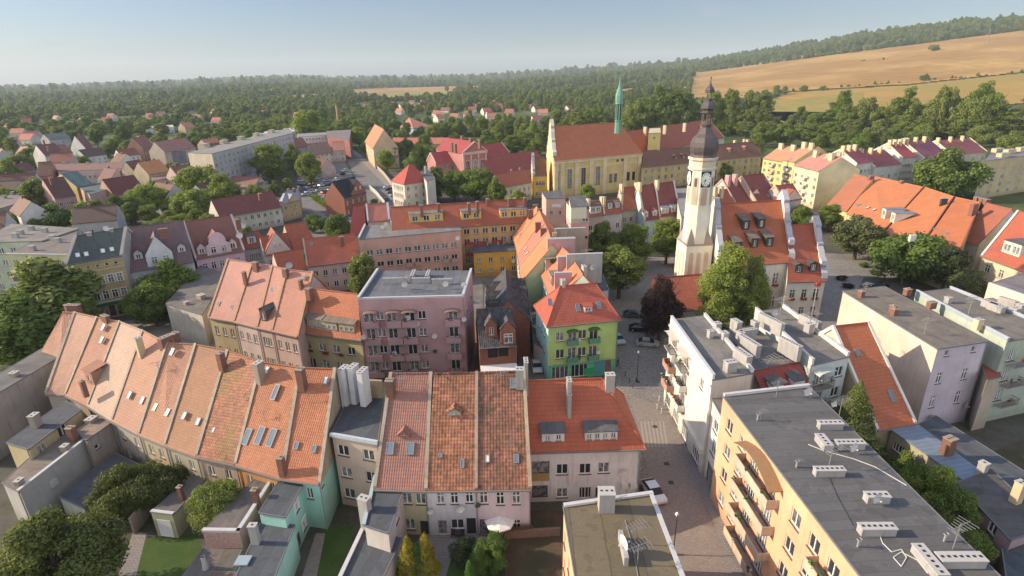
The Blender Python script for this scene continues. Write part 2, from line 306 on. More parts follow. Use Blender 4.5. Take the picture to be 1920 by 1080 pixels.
# ---------------------------------------------------------------- building kit
CAP = flat((.5, .5, .52), .45); BRICK = brick((.18, .085, .065)); WPL = plaster((.36, .35, .345), .9); GREYC = plaster((.33, .28, .23), .6)
def perp(a, b):
    u = (b-a); u.z = 0; u.normalize(); return u, Vector((-u.y, u.x, 0))
class Bld: pass
def building(name, label, cat, c, ze, wall, wins=(), roof=None, group=None, z0=0., near=None, base=None, story=None):
    """c: four eave corners (near-left, near-right, far-right, far-left as seen from outside the front)"""
    b = Bld(); b.c = [Vector((p[0], p[1], 0)) for p in c]; b.ze = ze; cen = sum(b.c, Vector((0, 0, 0)))/len(b.c); b.z0 = z0
    b.root = thing(name, label, cat, (cen.x, cen.y, z0), group); b.wall = wall; b.wins = {}; b.near = (cen.length < 175) if near is None else near; b.apex = {}; b.holes = {}
    N = len(b.c); b.N = N
    for w in wins: facade(b, *w) if not isinstance(w, dict) else facade(b, **w)
    return b
def side(b, s):
    a, e = b.c[s], b.c[(s+1) % b.N]; u, n = perp(a, e); return a, e, u, n, (e-a).length
def facade(b, s, n, zs, w, h, m0=1.2, m1=1.2, st='m', fr='w', skip=(), name='window'):
    a, e, u, nn, L = side(b, s)
    for z in zs:
        for i in range(n):
            if (i, z) in skip or i in skip: continue
            x = L/2 if n == 1 else m0+w/2+(L-m0-m1-w)*i/(n-1)
            b.holes.setdefault(s, []).append((x, z, w, h, st, fr, name))
def pxwin(b, s, pts, w, h, st='m', fr='w', snap=None, name='window'):
    a, e, u, nn, L = side(b, s)
    for q in pts:
        x, z = wall_hit(a, e, q); z -= h/2
        if snap is not None: z = min(snap, key=lambda k: abs(k-z))
        x = max(w/2+.15, min(L-w/2-.15, x)); z = max(b.z0+.05, min(b.ze-h-.15, z))
        if any(abs(x-o[0]) < (w+o[2])/2+.05 and z < o[1]+o[3]+.05 and o[1] < z+h+.05 for o in b.holes.get(s, [])): continue
        b.holes.setdefault(s, []).append((x, z, w, h, st, fr, name))
def walls(b, mats=None, skip=(), name='wall', stripe=None):
    m = MB()
    for s in range(b.N):
        if s in skip: continue
        a, e, u, n, L = side(b, s); hs = [h for h in b.holes.get(s, [])]
        xs = sorted({0., L, *[h[0]-h[2]/2 for h in hs], *[h[0]+h[2]/2 for h in hs]}); zs = sorted({b.z0, b.ze, *[h[1] for h in hs], *[h[1]+h[3] for h in hs]})
        if stripe: zs = sorted(set(zs) | {z for z in stripe[0] if b.z0 < z < b.ze})
        xs = [x for x in xs if -1e-6 <= x <= L+1e-6]; q = lambda x, z: Vector((a.x+u.x*x, a.y+u.y*x, z))
        for x0, x1 in zip(xs, xs[1:]):
            if x1-x0 < 1e-5: continue
            for z0, z1 in zip(zs, zs[1:]):
                if z1-z0 < 1e-5: continue
                xm, zm = (x0+x1)/2, (z0+z1)/2
                if any(abs(xm-h[0]) < h[2]/2 and h[1] < zm < h[1]+h[3] for h in hs): continue
                mi = 0
                if stripe: mi = stripe[1](s, xm, zm)
                m.face((q(x0, z0), q(x1, z0), q(x1, z1), q(x0, z1)), mi=mi)
        for x, z, w, h, st, fr, nm in hs:
            i = n*.2; A, B_, C_, D_ = q(x-w/2, z), q(x+w/2, z), q(x+w/2, z+h), q(x-w/2, z+h)
            if st != 'arch':
                for g in ((A, A+i, B_+i, B_), (B_, B_+i, C_+i, C_), (C_, C_+i, D_+i, D_), (D_, D_+i, A+i, A)): m.face(g)
            else: m.face((A, A+i, B_+i, B_))
            add_window(b, (a.x+u.x*x, a.y+u.y*x, z), atan2(u.y, u.x), w, h, st, fr, near=b.near, name=nm)
        if s in b.apex: m.face([q(0, b.ze), q(L, b.ze)]+[Vector(p) for p in b.apex[s]], mi=stripe[1](s, 0, b.ze+1) if stripe else 0)
    b.wallobj = m.build(name, mats or b.wall, b.root); return b
def sheet_roof(m, A, B_, C_, D_, sag):
    if not sag: m.slab((A, B_, C_, D_), .15); return
    nx = max(3, int((B_-A).length/1.6)); ny = max(3, int((D_-A).length/1.6)); rnd = random.Random(int(A.x*31+A.y*17)); u = (B_-A).normalized(); up = (D_-A)-u*(D_-A).dot(u); up.normalize(); G_ = {}
    for i in range(nx+1):
        for j in range(ny+1):
            p = A.lerp(B_, i/nx).lerp(D_.lerp(C_, i/nx), j/ny); e_ = 0 < i < nx; p.z += (rnd.uniform(-sag, sag)*.7-sag*1.6*sin(pi*i/nx)*(.4+.6*sin(pi*j/ny)) if e_ else 0); G_[i, j] = (p, ((p-A).dot(u), (p-A).dot(up)))
    for i in range(nx):
        for j in range(ny): k = [G_[i, j], G_[i+1, j], G_[i+1, j+1], G_[i, j+1]]; m.face([q[0] for q in k], uv=[q[1] for q in k])
    dn = Vector((0, 0, -.15)); m.face([D_+dn*2, C_+dn*2, B_+dn*2, A+dn*2]); 
    for i in range(nx): p0, p1 = G_[i, 0][0], G_[i+1, 0][0]; m.face((p0+dn, p1+dn, p1, p0))
    for j in range(ny):
        for i, s_ in ((0, 0), (nx, 1)): p0, p1 = G_[i, j][0], G_[i, j+1][0]; m.face((p0+dn, p0, p1, p1+dn) if not s_ else (p0+dn, p1+dn, p1, p0))
def gutter(m, a, e, z, off=.3, mi=0, r=.09):
    u, n = perp(Vector(a), Vector(e)); m.box((a[0], a[1], 0), u, n, -.05, (Vector(e)-Vector(a)).xy.length+.05, -off-r*2, -off, z-.16, z-.02, mi=mi)
def gable(name, label, F0, F1, ze, R0=None, R1=None, zr=None, t=1.0, hw=None, wall=None, roof=None, wins=(), par=(0, 0), parmat=None, cat='house', group=None, ov=.35, hip=(0, 0), z0=0., near=None, walk=None, back=None, kick=0, straight=False, ext=None, fr='gutter', skip=(), sk=False):
    """pitched roof with its ridge along the front. F0, F1 eave corners and R0, R1 ridge ends as seen in the photograph"""
    a = P(*F0, ze) if not isinstance(F0, Vector) else F0.copy(); e = P(*F1, ze) if not isinstance(F1, Vector) else F1.copy(); a.z = e.z = ze
    u, n = perp(a, e); L = (e-a).xy.length
    if hw is None:
        h0, h1 = slope_hit(a, n, t, R0), slope_hit(a, n, t, R1); w0, w1 = (h0-a).dot(n), (h1-a).dot(n); hw = (w0+w1)/2
    zr = ze+hw*t if zr is None else zr
    if R0 is not None and not straight:
        r0, r1 = P(*R0, zr), P(*R1, zr); c2, c3 = 2*r1-e, 2*r0-a; c2.z = c3.z = ze
        if hip != (0, 0) and sk:
            dv = (r0-a) if not hip[0] else (r1-e); dv.z = 0; c2, c3 = e+dv*2, a+dv*2; q0, q1 = a+dv, e+dv; r0 = q0+u*max(0 if not hip[0] else .3, (r0-q0).dot(u)); r1 = q0+u*min(L-(0 if not hip[1] else .3), (r1-q0).dot(u)); r0 = q0 if not hip[0] else r0; r1 = q1 if not hip[1] else r1; r0.z = r1.z = zr
        elif hip != (0, 0): c2, c3 = e+n*2*hw, a+n*2*hw; r0, r1 = a+n*hw+u*max(.3, (r0-a).dot(u)), a+n*hw+u*min(L-.3, (r1-a).dot(u)); r0.z = r1.z = zr
    else:
        r0, r1 = a+n*hw+u*hip[0]*hw, e+n*hw-u*hip[1]*hw; r0.z = r1.z = zr; c2, c3 = e+n*2*hw, a+n*2*hw
    if hip != (0, 0) and not sk:
        if not hip[0]: r0 = a+n*hw; r0.z = zr
        if not hip[1]: r1 = e+n*hw; r1.z = zr
    b = building(name, label, cat, [a, e, c2, c3], ze, wall, wins, roof, group, z0, near); b.zr = zr; b.t = (zr-ze)/max(.1, (r0-a).dot(n)); b.r = (r0, r1); b.n = n; b.u = u; b.roof = roof; b.a = a; b.e = e; b.hw = hw
    if not hip[1]: b.apex[1] = [r1]
    if not hip[0]: b.apex[3] = [r0]
    m = MB(); d = ov
    def out(p, dirn): return p+dirn*d-Vector((0, 0, d*b.t*.8))
    a_, e_, c2_, c3_ = out(a, -n), out(e, -n), out(c2, n), out(c3, n)
    if hip[0]: a_ -= u*d; c3_ -= u*d
    if hip[1]: e_ += u*d; c2_ += u*d
    up = Vector((0, 0, .16)); a_, e_, c2_, c3_, R0_, R1_ = [p+up for p in (a_, e_, c2_, c3_, r0, r1)]
    sag = .05 if b.near else 0
    sheet_roof(m, a_, e_, R1_, R0_, sag); sheet_roof(m, c2_, c3_, R0_, R1_, sag)
    if hip[0]: m.slab((c3_, a_, R0_), .15)
    if hip[1]: m.slab((e_, c2_, R1_), .15)
    b.roofobj = m.build('roof', roof, b.root)
    g = MB()
    if fr: 
        for p_, q_ in ((a_, e_), (c2_, c3_)): g = MB(); gutter(g, p_, q_, p_.z, 0.); g.build('gutter', flat((.2, .19, .18), .6), b.root)
    # ridge tiles
    g = MB(); du = (R1_-R0_); Lr = du.length
    if Lr > .5:
        k = max(2, int(Lr/.45)) if b.near else 1
        for i in range(k): g.tube(R0_+du*(i/k)+Vector((0, 0, .02)), R0_+du*((i+.93)/k if k > 1 else 1)+Vector((0, 0, .02)), .14, 6, r2=.12)
    for hh, p, q, in ((hip[0], a_, R0_), (hip[0], c3_, R0_), (hip[1], e_, R1_), (hip[1], c2_, R1_)):
        if hh: g.tube(p, q, .12, 6)
    if g.F: g.build('ridge_tiles', roof, b.root)
    # raised party walls
    for k, (p0, pr, p1) in enumerate(((a, r0, c3), (e, r1, c2))):
        if par[k]:
            w = par[k] if par[k] is not True else .34; g = MB(); ux = u*(1 if k == 0 else -1); hh = .42
            for s0, s1 in ((p0+(p0-pr)*(d*.9/max(.1, (pr-p0).length)), pr), (pr, p1+(p1-pr)*(d*.9/max(.1, (pr-p1).length)))):
                q0, q1 = s0-ux*w*.5, s0+ux*w*.5; q2, q3 = s1+ux*w*.5, s1-ux*w*.5; z1 = Vector((0, 0, hh)); z2 = Vector((0, 0, -.25))
                for f in ((q0+z1, q1+z1, q2+z1, q3+z1), (q1+z2, q1+z1, q0+z1, q0+z2), (q2+z2, q2+z1, q1+z1, q1+z2), (q0+z2, q0+z1, q3+z1, q3+z2), (q3+z2, q3+z1, q2+z1, q2+z2)): g.face(f)
            g.build('parapet', parmat or GREYC, b.root)
    return b
def flatroof(name, label, pts, ze, wall, roof, wins=(), par=(), ph=.45, parmat=None, capm=None, cat='building', group=None, z0=0., near=None, ov=0., thick=.3, strip_side=0):
    """pts: four roof corners in the photograph (or Vectors): near-left, near-right, far-right, far-left"""
    c = [(P(*p, ze) if not isinstance(p, Vector) else p.copy()) for p in pts]
    if len(c) == 3: c.append(c[0]+c[2]-c[1])
    b = building(name, label, cat, c, ze, wall, wins, roof, group, z0, near); b.zr = ze; b.u, b.n = perp(b.c[0], b.c[1]); b.roof = roof
    m = MB(); top = [Vector((p.x, p.y, ze+.03)) for p in b.c]; rr = top[strip_side:]+top[:strip_side]
    if ov:
        cen = sum(rr, Vector((0, 0, 0)))/len(rr); rr = [p+(p-cen).normalized()*ov*1.3 for p in rr]; m.slab([p+Vector((0, 0, .15)) for p in rr], .16)
    else: m.face(rr)
    b.roofobj = m.build('roof', roof, b.root); g = MB(); cp = MB()
    for s in par:
        hgt = ph
        if isinstance(s, tuple): s, hgt = s
        a, e, u, n, L = side(b, s); g.box((a.x, a.y, 0), u, n, 0., L, 0.002, thick, ze-.02, ze+hgt); cp.box((a.x, a.y, 0), u, n, -.06, L+.06, -.06, thick+.06, ze+hgt+.002, ze+hgt+.07)
    if g.F: g.build('parapet', parmat or wall, b.root); cp.build('coping', capm or CAP, b.root)
    g = MB()
    for s in range(b.N):
        if s not in [p if not isinstance(p, tuple) else p[0] for p in par]:
            a, e, u, n, L = side(b, s); g.box((a.x, a.y, 0), u, n, -.02, L+.02, -.12, -.003, ze-.12, ze+.06)
    if g.F and not ov: g.build('eaves_trim', flat((.16, .16, .17), .6), b.root)
    return b
def chimney(b, q, dz=.7, h=3., w=.9, d=.6, st='brick', z=None, cap=True, pots=True, rz=None, parent=None):
    """q: centre of the chimney top in the photograph"""
    zt = (b.zr if z is None else z)+dz if not isinstance(q, Vector) else q.z; p = P(*q, zt) if not isinstance(q, Vector) else q
    u, n = (b.u, b.n); m = MB(); mt = {'pale': plaster((.58, .58, .62), .4), 'brick': BRICK, 'white': WPL, 'grey': GREYC, 'cream': plaster((.55, .45, .3), .4), 'pink': plaster((.5, .3, .3), .4), 'dark': flat((.05, .05, .055))}[st]
    o = (p.x, p.y, 0); m.box(o, u, n, -w/2, w/2, -d/2, d/2, zt-h, zt-.003, bottom=False); c = m.build('chimney', mt, parent or b.root); k = MB()
    if cap: k.box(o, u, n, -w/2-.06, w/2+.06, -d/2-.06, d/2+.06, zt, zt+.09)
    long_u = w >= d; L = w if long_u else d; nn = max(1, int(L/.42))
    for i in range(nn):
        f = (i+.5)/nn*L-L/2; x, y = (f, 0) if long_u else (0, f); r = .12
        if pots: k.box(o, u, n, x-r, x+r, y-r*.9, y+r*.9, zt+.093, zt+(.26 if st == 'brick' and L < 1.3 else .105), mi=1 if not (st == 'brick' and L < 1.3) else 0)
    k.build('chimney_cap', [flat((.42, .41, .40), .8) if st != 'brick' else flat((.3, .24, .2), .8), flat((.03, .03, .03), .9)], c); return c
def block(b, q, h=1.2, w=2., d=.7, st='white', z=None, rot=0):
    """a vent block standing on a flat roof; q: its foot centre"""
    z = b.zr if z is None else z; p = P(*q, z+.02); c = Bld(); c.root = b.root; c.zr = z; c.u, c.n = (b.u, b.n) if not rot else (b.n, b.u*-1); return chimney(c, Vector((p.x, p.y, z+h)), h=h, w=w, d=d, st=st)
def skylight(b, q, w=.8, h=1.2, open_=False, cover=False):
    u, n = b.u, b.n; s = slope_hit(b.a, n, b.t, q); dn = Vector((0, 0, 1)); up = (n+Vector((0, 0, b.t))).normalized(); nr = u.cross(up); o = s+nr*.16/1
    m = MB(); fr = [o-u*w/2-up*h/2, o+u*w/2-up*h/2, o+u*w/2+up*h/2, o-u*w/2+up*h/2]; lo = [p+nr*-.1 for p in fr]; hi = [p+nr*.1 for p in fr]
    for i in range(4): j = (i+1) % 4; m.face((lo[i], lo[j], hi[j], hi[i]))
    k = .1; inn = [o-u*(w/2-k)-up*(h/2-k)+nr*.1, o+u*(w/2-k)-up*(h/2-k)+nr*.1, o+u*(w/2-k)+up*(h/2-k)+nr*.1, o-u*(w/2-k)+up*(h/2-k)+nr*.1]
    for i in range(4): j = (i+1) % 4; m.face((hi[i], hi[j], inn[j], inn[i]))
    sk = m.build('skylight', flat((.25, .25, .26), .4), b.root); g = MB(); g.face([p-nr*.03 for p in inn]); g.build('pane', flat((.75, .75, .72), .4) if cover else flat((.16, .2, .26), .08), sk); return sk
def dormer(b, q, w=1.6, h=1.5, st='gable', wall=None, roof=None, nw=1, ww=.8, wh=1.0, wst='m', side_=1, rise=.6, ovr=.2, slope=.15, zb=None):
    """q: the middle of the dormer's foot on the front slope"""
    u, n, t = b.u, b.n, b.t; s = slope_hit(b.a, n, t, q); s = s+Vector((0, 0, .1)); m = MB(); wall = wall or b.wall; roof = roof or b.roof
    d0 = Bld(); A, B_ = s-u*w/2, s+u*w/2; top = s.z+h; dep = h/t
    rz = atan2(u.y, u.x); wz = s.z+(h-wh)*.45
    # front with openings
    xs = [0]; hs = [(w*(i+.5)/nw, ww) for i in range(nw)]
    for x, q_ in hs: xs += [x-ww/2, x+ww/2]
    xs += [w]; q2 = lambda x, z: A+u*x+Vector((0, 0, z-s.z))
    for i in range(len(xs)-1):
        if i % 2: m.face((q2(xs[i], s.z-.3), q2(xs[i+1], s.z-.3), q2(xs[i+1], wz), q2(xs[i], wz))); m.face((q2(xs[i], wz+wh), q2(xs[i+1], wz+wh), q2(xs[i+1], top), q2(xs[i], top)))
        else: m.face((q2(xs[i], s.z-.3), q2(xs[i+1], s.z-.3), q2(xs[i+1], top), q2(xs[i], top)))
    bk = n*(dep+.1)
    m.face((B_+Vector((0, 0, -.3)), B_+bk+Vector((0, 0, h)), B_+Vector((0, 0, h)))); m.face((A+Vector((0, 0, h)), A+bk+Vector((0, 0, h)), A+Vector((0, 0, -.3))))
    r = MB(); z1 = Vector((0, 0, h+.03)); o1 = -n*ovr
    if st == 'gable':
        ap = Vector((0, 0, w/2*rise)); m.face((A+Vector((0, 0, h)), B_+Vector((0, 0, h)), s+Vector((0, 0, h))+ap)); rb = n*((h+w/2*rise)/t+.1); eb = n*(h/t)
        for sg in (-1, 1):
            E = s+u*sg*(w/2+ovr)+z1-Vector((0, 0, ovr*rise)); Rr = s+z1+ap
            poly = (E+o1, E+eb, Rr+rb, Rr+o1) if sg > 0 else (E+eb, E+o1, Rr+o1, Rr+rb); 
            if sg < 0: poly = (Rr+rb, E+eb, E+o1, Rr+o1)
            r.slab([p+Vector((0, 0, .08)) for p in poly], .08)
    else:
        lift = Vector((0, 0, dep*slope)); ee = n*(dep+.1)
        # a lean-to roof meeting the slope
        k = h/(t-slope) if t > slope else dep; r.slab([p+Vector((0, 0, .1)) for p in (A-u*ovr+z1+o1, B_+u*ovr+z1+o1, B_+u*ovr+z1+n*k+Vector((0, 0, k*slope)), A-u*ovr+z1+n*k+Vector((0, 0, k*slope)))], .12)
    dm = m.build('dormer', wall, b.root); r.build('dormer_roof', roof, dm)
    for x, q_ in hs: 
        o = add_window(b, q2(x, wz), rz, ww, wh, wst, parent=dm, near=False)
    return dm
def front_gable(b, s, x0, x1, zt, zap, dep=6., wall=None, roof=None, wins=(), prot=.12, shape='tri'):
    """a gabled frontispiece on side s that carries its own roof back into the main one"""
    a, e, u, n, L = side(b, s); m = MB(); q = lambda x, y, z: Vector((a.x, a.y, 0))+u*x+n*y+Vector((0, 0, z)); xm = (x0+x1)/2
    if shape == 'tri': top = [(x1, zt), (xm, zap), (x0, zt)]
    else: top = [(x1, zt)]+[(xm+(x1-xm)*cos(k)*.72, zt+.5+(zap-zt-.5)*sin(k)) for k in [pi*i/10 for i in range(11)]]+[(x0, zt)]
    m.face([q(x0, -prot, b.ze-.3), q(x1, -prot, b.ze-.3)]+[q(x, -prot, z) for x, z in top])
    m.face((q(x1, -prot, b.ze-.3), q(x1, dep*.5, b.ze-.3), q(x1, dep*.5, zt), q(x1, -prot, zt))); m.face((q(x0, dep*.5, b.ze-.3), q(x0, -prot, b.ze-.3), q(x0, -prot, zt), q(x0, dep*.5, zt)))
    g = m.build('gable', wall or b.wall, b.root); r = MB()
    r.slab([p+Vector((0, 0, .08)) for p in (q(x1+.15, .0, zt), q(x1+.15, dep, zt), q(xm, dep, zap), q(xm, 0., zap))], .1); r.slab([p+Vector((0, 0, .08)) for p in (q(x0-.15, dep, zt), q(x0-.15, .0, zt), q(xm, 0., zap), q(xm, dep, zap))], .1)
    r.build('gable_roof', roof or b.roof, g)
    for x, z, w, h in wins: 
        pp = q(x, -prot-.17, z); add_window(b, pp, atan2(u.y, u.x), w, h, 't', parent=g, near=False)
    return g
DISH = None
def dish(b, p, rz=None, r=.42, col='w'):
    global DISH
    if DISH is None:
        DISH = {}
        for k, c in (('w', (.6, .6, .6)), ('d', (.07, .07, .07))):
            m = MB(); N = 12
            for i in range(N):
                t, t2 = 2*pi*i/N, 2*pi*(i+1)/N
                for r0, r1 in ((0, .5), (.5, 1)):
                    f = lambda rr, tt: Vector((cos(tt)*rr, -.22*rr*rr, sin(tt)*rr)); pts = [f(r0, t), f(r1, t), f(r1, t2), f(r0, t2)]; m.face(pts[1:] if r0 == 0 else pts)
            m.tube((0, 0, 0), (0, .6, -.3), .06, 5); m.tube((0, -.1, -.9), (0, -.9, -.1), .035, 4); m.box((0, -.95, -.1), Vector((1, 0, 0)), Vector((0, 1, 0)), -.1, .1, -.1, .1, -.1, .1)
            DISH[k] = mesh('satellite_dish', m.V, m.F, flat(c, .4), m.U, m.M)
    return inst('satellite_dish', DISH[col], b.root, p, radians(20) if rz is None else rz, (r, r, r))
def wall_dish(b, s, q, r=.42, col='w', off=.35, rz=None):
    a, e, u, n, L = side(b, s); x, z = wall_hit(a, e, q); p = a+u*x-n*off; p.z = z; return dish(b, p, atan2(u.y, u.x)+.3 if rz is None else rz, r, col)
YAGI = []
def antenna(b, q, h=2.2, z=None, rz=.4, on_roof=False):
    if not YAGI:
        m = MB(); m.tube((0, 0, 0), (0, 0, 1), .018, 4); m.tube((-.45, 0, .93), (.5, 0, .93), .013, 4)
        for i in range(7): k = .12+.03*i; m.tube((-.42+i*.14, -k, .93), (-.42+i*.14, k, .93), .009, 4)
        m.tube((-.2, 0, .72), (.2, 0, .72), .012, 4)
        for i in range(4): m.tube((-.2+i*.13, -.1, .72), (-.2+i*.13, .1, .72), .009, 4)
        YAGI.append(mesh('antenna', m.V, m.F, flat((.3, .3, .3), .5, .5), m.U, m.M))
    z = b.zr if z is None else z
    p = slope_hit(b.a, b.n, b.t, q) if on_roof else P(*q, z); return inst('antenna', YAGI[0], b.root, p, rz, (h, h, h))
def balcony(b, s, x, z, w=2.4, d=1.1, panel=None, awn=None, rail=False, items=0):
    a, e, u, n, L = side(b, s); o = (a.x, a.y, 0); m = MB(); pm = panel or b.wall
    m.box(o, u, n, x-w/2, x+w/2, -d, -.003, z-.15, z); bl = m.build('balcony', plaster((.35, .33, .32), .5), b.root); g = MB()
    if rail:
        g.box(o, u, n, x-w/2, x+w/2, -d, -d+.04, z+.98, z+1.03)
        for k in (x-w/2, x+w/2-.04): g.box(o, u, n, k, k+.04, -d, -.01, z+.98, z+1.03)
        nb = int(w/.14)
        for i in range(nb+1): g.box(o, u, n, x-w/2+(w-.02)*i/nb, x-w/2+(w-.02)*i/nb+.02, -d+.01, -d+.03, z, z+.98)
        for k in (x-w/2, x+w/2-.04):
            for j in range(7): g.box(o, u, n, k+.01, k+.03, -d+d*j/7., -d+d*j/7.+.02, z, z+.98)
        g.build('railing', flat((.09, .09, .1), .5), bl)
    else:
        g.box(o, u, n, x-w/2, x+w/2, -d, -d+.08, z+.003, z+.98)
        for k in (x-w/2, x+w/2-.06): g.box(o, u, n, k, k+.06, -d+.083, -.004, z+.003, z+.95)
        g.build('balcony_panel', pm, bl)
    if items:
        R = random.Random(int(x*100+z*37)); g = MB()
        for i in range(items):
            xx = x-w/2+.2+R.random()*(w-.4); hh = .25+R.random()*.5
            for j in range(14):
                p = Vector(o)+u*(xx+R.uniform(-.2, .2))-n*(d-.1+R.uniform(-.15, .2))+Vector((0, 0, z+1+R.uniform(-.1, hh))); r1 = Vector((R.uniform(-1, 1), R.uniform(-1, 1), R.uniform(-.6, .6)))*.13; r2 = r1.cross(Vector((R.random(), R.random(), 1))).normalized()*.12
                g.face((p-r1-r2, p+r1-r2, p+r1+r2, p-r1+r2), mi=0 if R.random() < .65 else 1)
        g.build('planter', [flat((.06, .12, .03)), flat((.5, .07, .06)) if R.random() < .6 else flat((.5, .4, .4))], bl)
    if awn:
        g = MB(); N = 8; pr = []
        for i in range(N+1): k = pi*i/N; pr.append((x-cos(k)*w*.55, z+2.25+sin(k)*.42))
        for (xa, za), (xb, zb) in zip(pr, pr[1:]):
            q = lambda x_, y_, z_: Vector(o)+u*x_+n*y_+Vector((0, 0, z_))
            g.slab((q(xa, -d-.1, za), q(xb, -d-.1, zb), q(xb, -.01, zb+.12), q(xa, -.01, za+.12)), .04)
        g.build('awning', awn, bl)
    return bl
def flowers(b, s, x, z, w=1.0, col=(.6, .05, .03)):
    a, e, u, n, L = side(b, s); R = random.Random(int(x*91+z*13)); g = MB(); g.box((a.x, a.y, 0), u, n, x-w/2, x+w/2, -.28, -.02, z-.25, z-.08, mi=2)
    for i in range(70):
        p = Vector((a.x, a.y, 0))+u*(x+R.uniform(-w*.55, w*.55))-n*(.2+R.uniform(-.15, .25))+Vector((0, 0, z+R.uniform(-.45, .2))); r1 = Vector((R.uniform(-1, 1), R.uniform(-1, 1), R.uniform(-1, 1))).normalized()*.09; r2 = r1.cross(Vector((R.random(), R.random(), 1))).normalized()*.09
        g.face((p-r1-r2, p+r1-r2, p+r1+r2, p-r1+r2), mi=0 if R.random() < .7 else 1)
    return g.build('flower_box', [flat(col, .6), flat((.05, .11, .03), .6), flat((.2, .1, .06))], b.root)
def wallbox(b, s, x0, x1, z0, z1, y0, y1, mat, name, label=None, parent=None):
    a, e, u, n, L = side(b, s); m = MB(); m.box((a.x, a.y, 0), u, n, x0, x1, y0, y1, z0, z1); o = m.build(name, mat, parent or b.root)
    if label: o['label'] = label
    return o
# ---------------------------------------------------------------- colours of the town
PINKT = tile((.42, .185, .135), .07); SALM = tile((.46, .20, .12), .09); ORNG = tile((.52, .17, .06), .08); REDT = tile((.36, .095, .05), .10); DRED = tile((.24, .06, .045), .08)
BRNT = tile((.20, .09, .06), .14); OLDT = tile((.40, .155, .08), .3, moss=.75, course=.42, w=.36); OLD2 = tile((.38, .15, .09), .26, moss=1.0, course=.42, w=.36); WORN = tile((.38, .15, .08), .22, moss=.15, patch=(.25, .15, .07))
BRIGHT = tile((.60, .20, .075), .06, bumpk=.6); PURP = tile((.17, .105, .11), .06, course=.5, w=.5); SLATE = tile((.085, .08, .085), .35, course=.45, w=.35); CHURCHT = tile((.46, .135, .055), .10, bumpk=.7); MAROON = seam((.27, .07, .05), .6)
DGREY = felt((.095, .095, .10)); BGREY = felt((.075, .085, .10), 1.1, .15); BROWNF = felt((.15, .13, .115), 1.0); TANF = felt((.13, .11, .075), 3., .25); GREYB = felt((.115, .105, .10), .8)
c_ = plaster
COPPER = flat((.13, .27, .21), .6); TIN = seam((.22, .27, .33), .7, .3)
S0 = [1.0, 4.0]
# ---- long row of old houses, lower left
TOPS = [(118, 587), (141, 588), (182, 597), (225, 605), (268, 622), (314, 645), (367, 648), (427, 659), (490, 681), (563, 692), (628, 694)]
BOTS = [(80, 660), (88, 736), (125, 737), (167, 757), (212, 785), (262, 811), (311, 831), (370, 852), (443, 867), (530, 893), (600, 903)]
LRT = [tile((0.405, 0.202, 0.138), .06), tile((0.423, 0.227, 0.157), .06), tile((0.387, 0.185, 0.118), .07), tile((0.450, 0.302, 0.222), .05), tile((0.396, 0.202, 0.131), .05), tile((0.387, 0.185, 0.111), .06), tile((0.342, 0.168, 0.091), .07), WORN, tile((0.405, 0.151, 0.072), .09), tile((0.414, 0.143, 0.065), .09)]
LRW = [c_((.4, .35, .3)), c_((.42, .38, .34)), c_((.40, .34, .30), .7), c_((.45, .42, .38), .7), c_((.36, .32, .27), .8), c_((.42, .36, .26), .7), c_((.40, .37, .28), .7), c_((.42, .33, .27), .8), c_((.5, .25, .11), .5), c_((.32, .58, .50), .2)]
LRL = ['westernmost old row house with a short pink tiled roof above the flat grey annex', 'narrow old row house with pale pink tiles beside the flat grey roof', 'old row house whose pink roof carries a tall boxed hatch dormer near the eave', 'old row house with the palest, almost whitish tiles of the row', 'old row house with salmon tiles and a leaning chimney on its left party wall', 'old row house with salmon tiles and two small skylights low on the slope', 'old row house with brownish pink tiles and two tiny skylights low down',
       'old row house with worn patchy brown and red tiles', 'old row house with four large roof windows and an orange back wall', 'end row house with orange tiles and a mint green back wall']
row = []
for i in range(10):
    b = gable('row_house', LRL[i], BOTS[i] if i else (78, 655), BOTS[i+1] if i else (113, 667), 7.0 if i else 9.5, TOPS[i], TOPS[i+1], zr=15.9, wall=LRW[i], roof=LRT[i], par=(.42 if i else 0, .42 if i == 9 else 0), parmat=GREYC, group='old row houses stepping down the lane', cat='house',
              wins=[(0, 2, [1.0, 4.2], .9, 1.35)] if i > 3 and i != 9 else [(0, 2, [4.3], .8, 1.5)] if i == 9 else ())
    if i == 9: pxwin(b, 1, [(585, 900)], .7, .9)
    walls(b, mats=[LRW[9], c_((.40, .34, .26), .6)], stripe=([6.2], lambda s, x, z: 1 if s == 1 and z > 6.2 else 0)) if i == 9 else walls(b); row.append(b)
for i, pts in {2: [(193, 638), (196, 614)], 1: [(152, 600), (132, 717)], 5: [(325, 660), (245, 741), (269, 751)], 6: [(383, 660), (293, 764), (316, 774)][1:], 7: [(418, 672), (347, 780), (373, 791), (449, 772), (402, 807), (429, 813)][1:3], 8: [(502, 695)], 9: [(612, 714)]}.items():
    for q in pts: skylight(row[i], q, .6, 1.0, cover=True)
for q in ((434, 682), (449, 772), (402, 807), (429, 813)): skylight(row[7], q, .45, .7, cover=True)
for q, w, h in (((518, 736), .7, 2.0), ((465, 819), .9, 2.0), ((489, 817), .9, 2.2), ((511, 821), .9, 2.2)): skylight(row[8], q, w, h)
for q in ((557, 836), (590, 842)): skylight(row[9], q, .6, .9)
chimney(row[1], (137, 572), .9, 2.5, 2.0, .7); chimney(row[2], (196, 592), .8, 2.5, 1.5, .6); chimney(row[0], (128, 572), .7, 2.4, 1.4, .8)
chimney(row[4], (258, 634), .6, 3, .6, .9, 'cream'); chimney(row[5], (308, 632), 1.0, 3, .9, 1.6); chimney(row[5], (327, 625), .9, 2.5, .9, .9); chimney(row[6], (412, 662), .9, 2.6, .8, .8)
